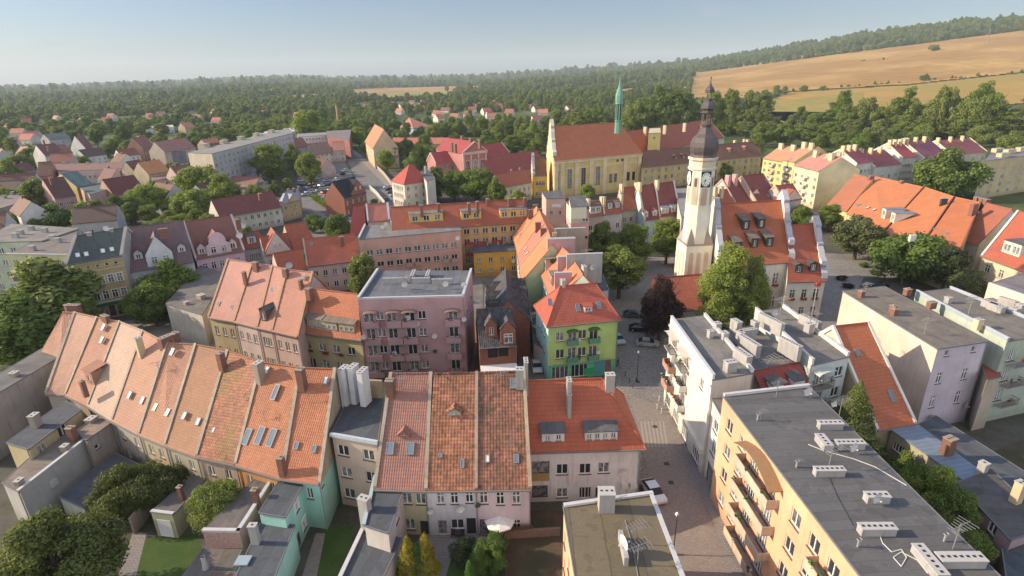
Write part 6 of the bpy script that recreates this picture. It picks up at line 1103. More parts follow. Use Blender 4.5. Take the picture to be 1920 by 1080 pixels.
RX = random.Random(21); OC = [(o_.location.x, o_.location.y) for o_ in SC.objects if o_.parent is None and o_.type == 'EMPTY']; k_ = 0; tr_ = 0
while k_ < 34 and tr_ < 4000:
    tr_ += 1; d = RX.uniform(215, 520); az = RX.uniform(-.82, -.33); x, y = sin(az)*d, cos(az)*d
    if any((x-a)**2+(y-b_)**2 < 21**2 for a, b_ in OC) or (-115 < x < -55 and 170 < y < 300): continue
    OC.append((x, y)); ang = RX.choice([.3, .5, 1.2, -.6])+RX.uniform(-.15, .15); u = Vector((cos(ang), sin(ang), 0)); p = Vector((x, y, 0)); ln = RX.uniform(10, 17); j_ = RX.randint(0, 4); w_ = RX.randint(0, 3); ze_ = RX.uniform(5.5, 8.5)
    b = gable('suburban_house', ['white', 'grey', 'cream', 'pinkish'][w_]+' walled house with '+['a brown', 'a maroon', 'a dull red', 'a dark brown', 'a terracotta'][j_]+' roof, '+zone(az, [(-.72, 'at the far left'), (-.6, 'near the three chimneyed villa'), (-.5, 'between terrace and woods'), (-.42, 'near the grey slab gable'), (9, 'behind the grey slab')]), p-u*ln/2, p+u*ln/2, ze_, hw=RX.uniform(4.2, 5.6), t=RX.uniform(.85, 1.15), wall=c_([(.58, .57, .55), (.4, .4, .4), (.55, .5, .4), (.5, .38, .35)][w_], .3), roof=tile([(.18, .09, .065), (.16, .065, .06), (.25, .09, .065), (.13, .08, .065), (.29, .13, .085)][j_], .1), near=False, group='houses of the left suburb', fr=None, wins=[(0, 4, [1.2, 4.0] if ze_ > 6.5 else [1.2], 1.1, 1.4), (1, 2, [1.2, 4.0] if ze_ > 6.5 else [1.2], 1., 1.4)]); walls(b); pp = b.r[0].lerp(b.r[1], RX.uniform(.2, .8))+Vector((0, 0, .9)); chimney(b, pp, h=2, w=.8, d=.8); k_ += 1
# ---- village beyond the river: single small houses
VR = [(.5, .2, .1), (.42, .12, .08), (.36, .12, .1), (.25, .1, .09), (.45, .16, .12)]
VI = [(720, 187), (733, 196), (757, 199), (770, 192), (785, 199), (790, 204), (806, 197), (826, 200), (833, 207), (843, 183), (872, 185), (880, 196), (886, 206), (893, 190), (900, 198), (915, 186), (928, 192), (936, 200), (876, 214), (915, 210), (968, 187), (1000, 168), (1040, 166), (1190, 190), (1010, 225), (1018, 212), (575, 176), (690, 200), (640, 178), (470, 200), (430, 205), (395, 210), (330, 206), (300, 215), (215, 196), (30, 250), (45, 262), (20, 270), (60, 255), (12, 238)]
RV = random.Random(77); VP = []
for _i in range(75): _x = RV.uniform(20, 1090); VI.append((_x, RV.uniform(172, 232)-(_x*.012)))
for _i in range(14): VI.append((RV.uniform(760, 1000), RV.uniform(178, 214)))
for i, (x, y) in enumerate(VI):
    p = P(x, y, 4.5); R1 = random.Random(i)
    if not 430 < p.length < 1500 or any((p.x-a)**2+(p.y-b_)**2 < 20**2 for a, b_ in VP): continue
    VP.append((p.x, p.y)); ang = R1.uniform(-.7, .9); u = Vector((cos(ang), sin(ang), 0)); ln = R1.uniform(9, 14); k = VR[i % 5]
    b = gable('village_house', f'small village house with {["an orange brown", "a brick red", "a rusty pink", "a dull maroon", "a salmon"][i % 5]} roof '+zone(x, [(120, 'at the far left in the woods'), (500, 'in the woods left of the factory chimney'), (700, 'near the yellow green poplars'), (800, 'above the tan mill'), (870, 'above the red palace'), (930, 'right of the palace roofs'), (1020, 'left of the church gable'), (2000, 'above the church roof')]), p-u*ln/2, p+u*ln/2, 4.5, hw=R1.uniform(4, 5), t=1.0, wall=c_((.6, .56, .5), .2), roof=tile(k, .05), near=False, group='village houses', fr=None, wins=[(0, 3, [1.2], 1.2, 1.3)]); walls(b)
# ---------------------------------------------------------------- land
def lerp_tab(x, tab):
    if x <= tab[0][0]: return tab[0][1]
    for (x0, y0), (x1, y1) in zip(tab, tab[1:]):
        if x <= x1: return y0+(y1-y0)*(x-x0)/(x1-x0)
    return tab[-1][1]
SKY = [(-200, 170), (0, 168), (300, 158), (420, 151), (520, 147), (640, 149), (760, 149), (900, 147), (980, 141), (1100, 132), (1200, 126), (1300, 115), (1400, 100), (1500, 82), (1600, 66), (1700, 51), (1800, 40), (1920, 30), (2100, 15)]
RD = [(-200, 9000), (300, 9000), (640, 8000), (900, 6500), (1100, 5200), (1300, 4200), (1500, 3500), (1920, 3000), (2100, 3000)]
AZT = []
for x, y in SKY:
    d = ray(x, y); az = atan2(d[0], d[1]); D = lerp_tab(x, RD); AZT.append((az, H+D*d[2]/hypot(d[0], d[1]), D))
ZT = [(a, z) for a, z, D in AZT]; DT = [(a, D) for a, z, D in AZT]
def terr(x, y):
    d = hypot(x, y); az = atan2(x, y)
    if y < 0 and abs(az) > 1.2: return 0.
    D = lerp_tab(az, DT); z = lerp_tab(az, ZT)-12
    if d < 850: return 0.
    t = (d-850)/(D-850)
    if t > 1: return z-(t-1)*120
    return z*t**1.08+3*sin(x*.004)*sin(y*.003)*min(1, t*4)
def terr_hit(x, y, zoff=0.):
    d = ray(x, y); h = hypot(d[0], d[1]); u = (d[0]/h, d[1]/h); k = d[2]/h; r = 200.
    while r < 12000:
        if H+k*r <= terr(u[0]*r, u[1]*r)+zoff: break
        r *= 1.004
    return Vector((u[0]*r, u[1]*r, terr(u[0]*r, u[1]*r)))
azs = [radians(a) for a in list(range(-180, -56, 6))]+[radians(-56+i*.7) for i in range(160)]+[radians(a) for a in list(range(56, 181, 6))]
rs = [0.01, 150, 400, 700]+[850*1.035**i for i in range(84)]
V = []; F = []
for r in rs:
    for a in azs: x, y = sin(a)*r, cos(a)*r; V.append((x, y, terr(x, y)))
n_ = len(azs)
for i in range(len(rs)-1):
    for j in range(n_-1): a = i*n_+j; F.append((a, a+1, a+n_+1, a+n_))
o = bpy.data.objects.new('ground', mesh('ground', V, F, ground_mat('land'), smooth=True)); C.objects.link(o); o['kind'] = 'structure'
def sheet(name, pts, z, mat, px=True, kind='structure', label=None):
    m = MB(); q = [P(x, y, z) if px else Vector((x, y, z)) for x, y in pts]; m.face(q, uv=[(p.x, p.y) for p in q]); o = m.build(name, mat); o['kind'] = kind; return o
sheet('town_ground', [(-190, 30), (190, 30), (190, 130), (150, 240), (60, 300), (-60, 330), (-170, 300), (-240, 180)], .004, ground_mat('yard'), px=False)
sheet('square', [(1140, 560), (1170, 900), (1330, 900), (1250, 600), (1560, 640), (1620, 520), (1700, 520), (1680, 480), (1440, 470), (1130, 450), (1090, 470)], .012, ground_mat('cobble'))
sheet('street', [(1205, 830), (1245, 1090), (1420, 1090), (1290, 780), (1180, 740)], .020, ground_mat('block'))
sheet('pavement', [(1242, 740), (1262, 740), (1345, 930), (1400, 1090), (1380, 1090), (1320, 935)], .13, ground_mat('slab'))
sheet('street', [(975, 600), (1015, 600), (1030, 720), (970, 720)], .012, ground_mat('asphalt')); sheet('street', [(880, 500), (905, 500), (905, 720), (870, 720)], .012, ground_mat('asphalt')); sheet('street', [(870, 505), (1015, 500), (1010, 530), (870, 530)], .016, ground_mat('asphalt'))
sheet('street', [(640, 280), (655, 280), (790, 400), (700, 400)], .012, ground_mat('asphalt')); sheet('pavement', [(655, 280), (662, 280), (718, 320), (795, 400), (775, 400)], .12, ground_mat('slab'))
sheet('car_park', [(590, 300), (645, 300), (700, 400), (720, 450), (590, 450), (560, 400), (560, 330)], .016, ground_mat('asphalt'))
sheet('street', [(240, 650), (400, 650), (560, 720), (720, 740), (700, 705), (560, 690), (400, 610), (250, 600)], .012, ground_mat('slab'))
sheet('street', [(150, 612), (250, 600), (310, 610), (240, 660)], .016, ground_mat('slab'))
sheet('lawn', [(235, 1100), (262, 1010), (370, 1000), (380, 1040), (330, 1100)], .012, ground_mat('grass')); sheet('path', [(215, 1100), (250, 995), (275, 1000), (250, 1100)], .016, ground_mat('slab'))
sheet('lawn', [(585, 1100), (605, 990), (665, 985), (640, 1100)], .012, ground_mat('grass')); sheet('path', [(560, 1100), (592, 1000), (610, 1000), (590, 1100)], .016, ground_mat('block'))
sheet('terrace', [(745, 1100), (790, 1000), (925, 1005), (930, 1040), (860, 1100)], .016, ground_mat('slab')); sheet('lawn', [(945, 1100), (950, 960), (1055, 955), (1058, 1100)], .012, ground_mat('dry_and_shade')); sheet('lawn', [(830, 1100), (848, 1040), (940, 1030), (942, 1100)], .02, ground_mat('grass'))
sheet('lawn', [(1740, 900), (1900, 830), (2000, 800), (2100, 900), (1900, 1100), (1800, 1100)], .012, ground_mat('dry_and_shade'))  # this lawn's shade is painted in by the darker ground colour
sheet('path', [(585, 395), (600, 395), (625, 420), (605, 425)], .02, ground_mat('slab'))
for i in range(7): x0 = 1203+i*7; sheet('road_marking', [(x0+4, 838), (x0+8, 838), (x0+0, 790), (x0-3, 790)], .026, flat((.30, .275, .25), .8))
for x, y in ((1196, 716), (1250, 870), (1258, 905), (1228, 800)): q = P(x, y); sheet('drain_cover', [(q.x-.35, q.y-.35), (q.x+.35, q.y-.35), (q.x+.35, q.y+.35), (q.x-.35, q.y+.35)], .03, flat((.05, .05, .05)), px=False)
# fields on the slope
def inside(x, y, poly):
    c = False; n = len(poly)
    for i in range(n):
        (x0, y0), (x1, y1) = poly[i], poly[i-1]
        if (y0 > y) != (y1 > y) and x < (x1-x0)*(y-y0)/(y1-y0)+x0: c = not c
    return c
FIELDS = []
def field(name, px, mat, da=.0014, dr=.009):
    pw = [terr_hit(*p) for p in px]; pol = [(atan2(p.x, p.y), math.log(hypot(p.x, p.y))) for p in pw]; FIELDS.append(pol)
    a0, a1 = min(p[0] for p in pol), max(p[0] for p in pol); r0, r1 = min(p[1] for p in pol), max(p[1] for p in pol); na, nr = int((a1-a0)/da)+1, int((r1-r0)/dr)+1; V = []; F = []; idx = {}
    def vid(i, j):
        if (i, j) not in idx: a = a0+i*da; r = math.exp(r0+j*dr); x, y = sin(a)*r, cos(a)*r; idx[i, j] = len(V); V.append((x, y, terr(x, y)+1.2))
        return idx[i, j]
    for i in range(na):
        for j in range(nr):
            if inside(a0+(i+.5)*da, r0+(j+.5)*dr, pol): F.append((vid(i, j), vid(i+1, j), vid(i+1, j+1), vid(i, j+1)))
    if F: o = bpy.data.objects.new(name, mesh(name, V, F, mat, smooth=True)); C.objects.link(o); o['kind'] = 'structure'
field('wheat_field', [(1290, 185), (1300, 137), (1400, 122), (1500, 106), (1700, 80), (1920, 58), (2050, 45), (2050, 120), (1920, 137), (1700, 160), (1480, 172), (1400, 185)], ground_mat('wheat'))
field('stubble_field', [(1380, 215), (1480, 175), (1700, 162), (1920, 139), (2050, 124), (2050, 190), (1920, 196), (1700, 210), (1500, 235)], ground_mat('stubble'))
field('meadow', [(1430, 245), (1440, 195), (1570, 178), (1620, 176), (1610, 240), (1500, 250)], ground_mat('meadow')) 
field('wheat_field', [(660, 168), (740, 165), (900, 161), (900, 168), (760, 178), (660, 176)], ground_mat('wheat')); field('meadow', [(640, 184), (700, 178), (850, 172), (850, 184), (700, 190)], ground_mat('meadow'))
field('wheat_field', [(540, 180), (640, 175), (640, 181), (560, 186)], ground_mat('wheat')); field('wheat_field', [(1010, 147), (1100, 138), (1130, 136), (1130, 140), (1020, 150)], ground_mat('wheat')); field('meadow', [(300, 184), (380, 181), (380, 186), (300, 189)], ground_mat('meadow'))
field('wheat_field', [(1130, 172), (1180, 166), (1290, 163), (1290, 170), (1150, 178)], ground_mat('stubble'))

# ---------------------------------------------------------------- trees
def crown_mesh(seed, kind='round', n=7000, ls=1.):
    R = np.random.RandomState(seed); hgt = {'round': 1.0, 'wide': .64, 'tall': 1.55, 'poplar': 2.6, 'cone': 2.2, 'thuja': 3.4, 'willow': 1.5, 'bush': .8, 'spruce': 2.3}[kind]
    if kind in ('cone', 'thuja', 'spruce'):
        t = R.rand(n)**(.62 if kind != 'thuja' else .9); z = (1-t)*2*hgt; prof = t**(.75 if kind == 'cone' else .45 if kind == 'thuja' else .9); th = R.rand(n)*2*pi
        lob = 1+.14*np.sin(th*3+z*3+seed)+.12*np.sin(z*(14 if kind == 'spruce' else 9)+th*2); rr = prof*lob*(.72+.34*R.rand(n)); pts = np.stack([np.cos(th)*rr, np.sin(th)*rr, z], 1); nor = np.stack([np.cos(th), np.sin(th), np.full(n, .35)], 1); size = .04
    else:
        K = {'round': 95, 'wide': 85, 'tall': 95, 'poplar': 70, 'willow': 70, 'bush': 45}[kind]; cs = []
        while len(cs) < K:
            p = R.uniform(-1, 1, 3); d = np.linalg.norm(p)
            if d > 1 or d < .35: continue
            taper = 1-.35*max(0, p[2]) if kind != 'poplar' else 1-.45*abs(p[2]); q = np.array([p[0]*.80*taper, p[1]*.80*taper, (p[2]*.82)*hgt]); cs.append(q*(1+R.uniform(-.12, .16)))
        cs = np.array(cs); rad = R.uniform(.12, .30, K)*(1 if kind != 'poplar' else .8); w = rad**2; w /= w.sum(); k = R.choice(K, n, p=w); v = R.normal(size=(n, 3)); v /= np.linalg.norm(v, axis=1)[:, None]; v[:, 2] = np.where(R.rand(n) < .55, np.abs(v[:, 2]), v[:, 2])
        pts = cs[k]+v*(rad[k]*R.uniform(.55, 1.22, n))[:, None]*np.array([1, 1, 1.0 if kind != 'willow' else 1.5]); nor = v; size = .034
        if kind == 'willow': pts[:, 2] -= .25*R.rand(n)
        pts[:, 2] += hgt*1.02
    nor = nor+R.normal(size=(n, 3))*.55; nor /= np.linalg.norm(nor, axis=1)[:, None]; a = np.cross(nor, R.normal(size=(n, 3))); a /= np.linalg.norm(a, axis=1)[:, None]; b = np.cross(nor, a)
    s = ls*size*R.uniform(.6, 1.35, n)[:, None]; a = a*s; b = b*s*(.75 if kind not in ('willow',) else 1.6); V = np.empty((n, 4, 3)); V[:, 0] = pts-a-b; V[:, 1] = pts+a-b*.6; V[:, 2] = pts+a*.8+b; V[:, 3] = pts-a*.7+b*.9
    me = bpy.data.meshes.new('crown_'+kind); me.vertices.add(n*4); me.vertices.foreach_set('co', V.reshape(-1)); me.loops.add(n*4); me.loops.foreach_set('vertex_index', np.arange(n*4, dtype=np.int32)); me.polygons.add(n); me.polygons.foreach_set('loop_start', np.arange(0, n*4, 4, dtype=np.int32)); me.polygons.foreach_set('loop_total', np.full(n, 4, dtype=np.int32)); me.update(calc_edges=True); return me
def trunk_mesh(seed, limbs=13):
    R = random.Random(seed); m = MB(); m.tube((0, 0, -.05), (0, 0, .7), .085, 7, r2=.06); m.tube((0, 0, .7), (.03, 0, 1.5), .06, 6, r2=.02)
    for i in range(limbs):
        a = i*2.4+R.random(); z0 = R.uniform(.3, 1.1); k_ = R.uniform(.45, .85); m.tube((0, 0, z0), (cos(a)*k_, sin(a)*k_, z0+R.uniform(.35, .8)), .035, 5, r2=.008)
    return mesh('trunk', m.V, m.F, flat((.09, .065, .045), .9), m.U, m.M)
TN = {'park': 'grey green', 'oak': 'dark green', 'lime': 'mid green', 'birch': 'silvery green', 'fir': 'olive'}; SHN = {'round': 'rounded', 'wide': 'rounded', 'tall': 'upright', 'poplar': 'narrow'}
ZN = [[(720, 'by the tan mill'), (800, 'behind the white villa'), (870, 'behind the palace'), (950, 'right of the palace'), (1030, 'left of the church gable'), (1130, 'behind the church roof'), (1200, 'around the green turret'), (1320, 'left of the clock tower helm'), (9999, 'right of the clock tower helm')],
 [(1500, 'above the yellow estate house'), (1570, 'above the ribbed salmon roof'), (1660, 'above the maroon estate roofs'), (1740, 'above the plum estate roofs'), (1830, 'above the great chestnut'), (9999, 'above the yellow slab at the right')],
 [(60, 'at the far left edge'), (150, 'by the villa with three chimneys'), (240, 'by the white peaked house'), (330, 'around the rose roofed villa'), (470, 'above the grey slab'), (9999, 'near the factory chimney')]]
def tlab(h, leaf, kind, place): return ('tall ' if h > 19 else 'middling ' if h > 12.5 else 'low ')+SHN[kind]+' '+TN[leaf]+' tree '+place
LG = {'dark': leafm((.028, .044, .016), (.045, .065, .02)), 'oak': leafm((.07, .13, .03)), 'lime': leafm((.10, .165, .034)), 'light': leafm((.19, .27, .05), (.27, .34, .07)), 'birch': leafm((.12, .17, .05)), 'red': leafm((.035, .018, .020), (.06, .03, .03)), 'gold': leafm((.17, .16, .02), (.32, .26, .03)), 'thuja': leafm((.04, .11, .02), (.08, .17, .03)), 'spruce': leafm((.03, .055, .03)), 'park': leafm((.10, .16, .05)), 'fir': leafm((.10, .13, .06), (.17, .17, .07))}  # 'dark': yard trees' shade put into the leaf colour; also the walnut's tone
TM = {}
def tmesh(kind, seed, leaf, dense=False):
    k = (kind, seed, leaf, dense)
    if k not in TM:
        b0 = (kind, seed, dense)
        if b0 not in TM: TM[b0] = crown_mesh(seed*13+5, kind, int((18000 if kind in ('round', 'tall', 'willow', 'wide') else 9000)*(2.6 if dense else 1)), .62 if dense else 1.)
        me = TM[b0].copy(); me.materials.append(LG[leaf]); TM[k] = me
    return TM[k]
TRK = [trunk_mesh(i) for i in range(3)]; TRK0 = trunk_mesh(9, 0); TCOUNT = 0; TREES = []
def tree(p, h, r, kind='round', leaf='oak', label='tree', group=None, name='tree', cat='tree', trunk=.09):
    """p: foot on the ground; h: height; r: crown radius"""
    global TCOUNT
    if kind == 'round' and h < 1.75*r: kind = 'wide'
    TCOUNT += 1; R = random.Random(TCOUNT); root = thing(name, label, cat, (p.x, p.y, terr(p.x, p.y)), group); K = {'round': 2.05, 'wide': 1.42, 'tall': 3.15, 'poplar': 5.2, 'cone': 4.4, 'thuja': 6.8, 'willow': 3.1, 'bush': 1.65, 'spruce': 4.6}[kind]; z0 = h*trunk if kind not in ('thuja', 'bush') else 0.
    c = bpy.data.objects.new('crown', tmesh(kind, R.randint(0, 2) if kind in ('round', 'tall', 'wide') else R.randint(0, 1), leaf, hypot(p.x, p.y) < 125 and r > 2.5)); c.parent = root; c.location = (0, 0, z0); c.rotation_euler = (0, 0, R.random()*6.28); c.scale = (r, r, (h-z0)/K); C.objects.link(c)
    if kind not in ('bush',): t = bpy.data.objects.new('trunk', R.choice(TRK) if kind in ('round', 'wide', 'tall', 'willow') else TRK0); t.parent = root; t.scale = (r*.9+.5, r*.9+.5, h*.5); t.rotation_euler = (0, 0, R.random()*6.28); C.objects.link(t)
    TREES.append((p.x, p.y, r)); return root
def tp_(x, y, h, r, kind, leaf, label, **k):
    """x, y: the top of the crown in the photograph"""
    p = P(x, y, h); p.z = 0; d = hypot(p.x, p.y)
    if y < 200 and d > 520: k_ = 520/d; p = p*k_; q_ = ray(x, y); h = H+520*q_[2]/hypot(q_[0], q_[1]); r *= 1.15
    return tree(p, h, r, kind, leaf, label, **k)
big = [
 (1378, 455, 20.5, 6.6, 'tall', 'light', 'large sunlit light green tree in front of the town hall', 'broad_tree'), (1420, 478, 18.0, 4.0, 'tall', 'light', 'slim light green tree leaning against the hall facade, right of the larger one', 'broad_tree'),
 (1245, 520, 13.5, 4.5, 'round', 'red', 'dark purple leaved tree beside the white balcony block', 'purple_tree'),
 (1133, 418, 13, 5.6, 'round', 'lime', 'round dense tree left in the row before the cream and striped houses', 'lime_tree'), (1193, 407, 15, 4.8, 'tall', 'lime', 'tall narrow lime tree in the middle of the square row', 'lime_tree'), (1256, 400, 14.5, 5.2, 'tall', 'lime', 'lime tree standing directly left of the clock tower', 'lime_tree'), (1165, 458, 13.5, 6.2, 'tall', 'oak', 'darker tree nearest the lime green corner house in the square row', 'lime_tree'),
 (1790, 283, 19, 13.5, 'round', 'oak', 'huge chestnut tree spreading between the estate and the orange roofs', 'chestnut_tree'),
 (1560, 380, 9.5, 4.4, 'tall', 'lime', 'small round tree between hall gable and orange roofs', 'broad_tree'), (1508, 380, 9.5, 3.6, 'round', 'lime', 'bushy tree just right of the hall volute gable', 'broad_tree'),
 (1618, 405, 12.5, 6.8, 'round', 'fir', 'tall olive chestnut before the orange roofed row', 'chestnut_tree'), (1725, 433, 13, 9.6, 'round', 'oak', 'broad dark round topped tree overhanging the square', 'broad_tree'), (1790, 455, 12, 4.5, 'tall', 'spruce', 'dark tree at the right shoulder of the broad round one', 'broad_tree'), (1824, 505, 8.0, 4.4, 'round', 'fir', 'small olive brown tree by the cream tenement', 'broad_tree'),
 (305, 490, 12, 6.8, 'round', 'lime', 'round tree on the lane before the pale grey gabled house', 'broad_tree'), (272, 528, 10.5, 5.4, 'round', 'oak', 'darker tree at the foot of the lane beside the grey hall', 'broad_tree'),
 (672, 470, 13, 4.2, 'willow', 'birch', 'weeping birch between the olive house and the salmon block', 'birch_tree'),
 (60, 490, 18, 11, 'willow', 'birch', 'huge weeping birch in front of the olive apartment block', 'birch_tree'), (20, 555, 14, 8, 'willow', 'oak', 'dark drooping tree at the left edge below the big birch', 'birch_tree'), (110, 520, 14, 5.5, 'willow', 'birch', 'slender drooping branches between birch and ochre tenement', 'birch_tree'),
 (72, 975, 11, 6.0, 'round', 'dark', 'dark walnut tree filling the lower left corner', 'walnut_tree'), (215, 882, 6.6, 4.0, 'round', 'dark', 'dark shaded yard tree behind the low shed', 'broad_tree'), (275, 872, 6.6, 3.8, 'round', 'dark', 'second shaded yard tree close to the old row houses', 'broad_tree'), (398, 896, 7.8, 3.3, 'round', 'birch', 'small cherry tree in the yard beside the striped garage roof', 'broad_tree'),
 (762, 1003, 6.2, 1.5, 'cone', 'gold', 'golden cypress, left of two beside the dark roofed shed', 'golden_cypress'), (795, 997, 6.4, 1.4, 'cone', 'gold', 'golden cypress, right of two in the back garden', 'golden_cypress'), (779, 1018, 5.2, 1.0, 'thuja', 'thuja', 'green thuja wedged between the two golden cypresses', 'thuja'), (895, 1022, 4.6, .85, 'thuja', 'thuja', 'taller bright thuja on the garden lawn', 'thuja'), (880, 1050, 3.6, .75, 'thuja', 'thuja', 'shorter bright thuja on the garden lawn', 'thuja'), (918, 1012, 3.4, 2.6, 'bush', 'oak', 'rounded dark shrub by the white parasol', 'shrub'), (870, 1015, 3.0, 1.9, 'bush', 'spruce', 'loose dark shrub with white roses in the garden', 'shrub'),
 (1616, 712, 13.0, 4.4, 'spruce', 'spruce', 'young fir tree standing between orange roofed house and peach block', 'fir_tree'), (1770, 880, 8.0, 3.6, 'bush', 'light', 'sunlit laurel shrub behind the peach block', 'shrub'), (1800, 925, 8.0, 3.4, 'bush', 'oak', 'dark shrub lower along the peach block', 'shrub'), (1735, 880, 6.5, 3.0, 'bush', 'oak', 'dark shrub beneath the tin roofed house', 'shrub'), (1830, 990, 7.0, 3., 'bush', 'oak', 'dark shrub beside the pinkish outbuilding', 'shrub'), (1700, 850, 5.0, 2.2, 'bush', 'oak', 'small shrub by the door of the tin roofed house', 'shrub'),
 # left town
 (362, 308, 17, 10, 'round', 'lime', 'great round lime tree before the grey slab block', 'lime_tree'), (410, 327, 15, 8, 'round', 'oak', 'dark round tree right of the great lime', 'broad_tree'), (352, 352, 13, 8, 'round', 'oak', 'round tree below the great lime', 'broad_tree'), (500, 264, 22, 10.5, 'tall', 'oak', 'tall dark tree hiding the middle of the grey slab', 'broad_tree'), (574, 276, 20, 6.5, 'tall', 'oak', 'tall tree at the left edge of the car yard', 'broad_tree'), (545, 268, 18, 4.5, 'tall', 'birch', 'thin birch between slab block and car yard', 'birch_tree'),
 (267, 343, 14, 8, 'round', 'light', 'sunlit round tree behind the ochre tenement', 'broad_tree'), (240, 365, 11, 6, 'round', 'lime', 'mid green tree left of the sunlit round one', 'broad_tree'), (213, 368, 11, 5, 'round', 'oak', 'dark tree by the pinkish teal roofed house', 'broad_tree'), (150, 374, 13, 4, 'willow', 'light', 'narrow drooping birch catching the sun behind the olive block', 'birch_tree'), (62, 330, 16, 7.5, 'willow', 'birch', 'tall weeping tree left of the brown roofed house', 'birch_tree'), (90, 385, 10, 8, 'round', 'oak', 'low wide dark tree above the flat block roofs', 'broad_tree'), (40, 390, 9, 6, 'round', 'oak', 'dark rounded tree left of the low wide one', 'broad_tree'),
 (815, 312, 15, 7, 'tall', 'park', 'left silver green tree in front of the palace', 'park_tree'), (850, 318, 14, 7.5, 'round', 'oak', 'dark tree before the middle of the palace', 'park_tree'), (893, 310, 16, 8.5, 'round', 'oak', 'largest dark tree before the palace', 'park_tree'), (930, 333, 12, 4.2, 'willow', 'lime', 'drooping birch at the left of the cream house', 'birch_tree'), (968, 356, 8, 4.5, 'round', 'light', 'light green tree in front of the cream house', 'broad_tree'), (1102, 341, 9, 3.6, 'round', 'light', 'small bright tree against the church wall', 'broad_tree'), (1360, 304, 9, 4.5, 'round', 'light', 'bright green tree in front of the yellow convent, right of the clock tower', 'broad_tree'),
 (575, 196, 24, 13, 'tall', 'light', 'yellow green poplar group standing out above the workshops', 'poplar'), (600, 200, 20, 10, 'tall', 'lime', 'greener tree right of the yellow green one', 'poplar'), (670, 235, 17, 6.5, 'tall', 'light', 'light green tree at the head of the straight street', 'broad_tree'), (742, 262, 16, 6.5, 'tall', 'park', 'tree against the white gable of the tan mill', 'park_tree'), (722, 275, 14, 5.5, 'tall', 'light', 'slimmer tree against the foot of the tan mill', 'park_tree'),
 (1340, 165, 30, 9, 'tall', 'park', 'tall tree directly behind the tip of the clock tower', 'park_tree'), (1375, 160, 26, 7, 'tall', 'park', 'tall tree between tower tip and twin park trees', 'park_tree'), (1435, 168, 25, 9, 'tall', 'fir', 'olive tall tree standing before the green meadow', 'park_tree'), (1410, 172, 24, 6, 'tall', 'park', 'slim tree left of the olive tall one', 'park_tree'),
 (735, 430, 7, 4, 'round', 'light', 'light shrubby tree behind the yellow apartment row', 'broad_tree'), (590, 402, 6.5, 4.5, 'bush', 'oak', 'dark shrub in the garden of the ochre villa', 'shrub'), (700, 375, 6, 4.5, 'bush', 'oak', 'dark shrub beside the red brick villa', 'shrub'), (642, 425, 3, 2.5, 'bush', 'oak', 'clipped round shrub by the car park entrance', 'shrub'),
]
for x, y, h, r, kd, lf, lab, nm in big: tp_(x, y, h, r, kd, lf, lab, name=nm, cat='shrub' if nm == 'shrub' else 'tree')
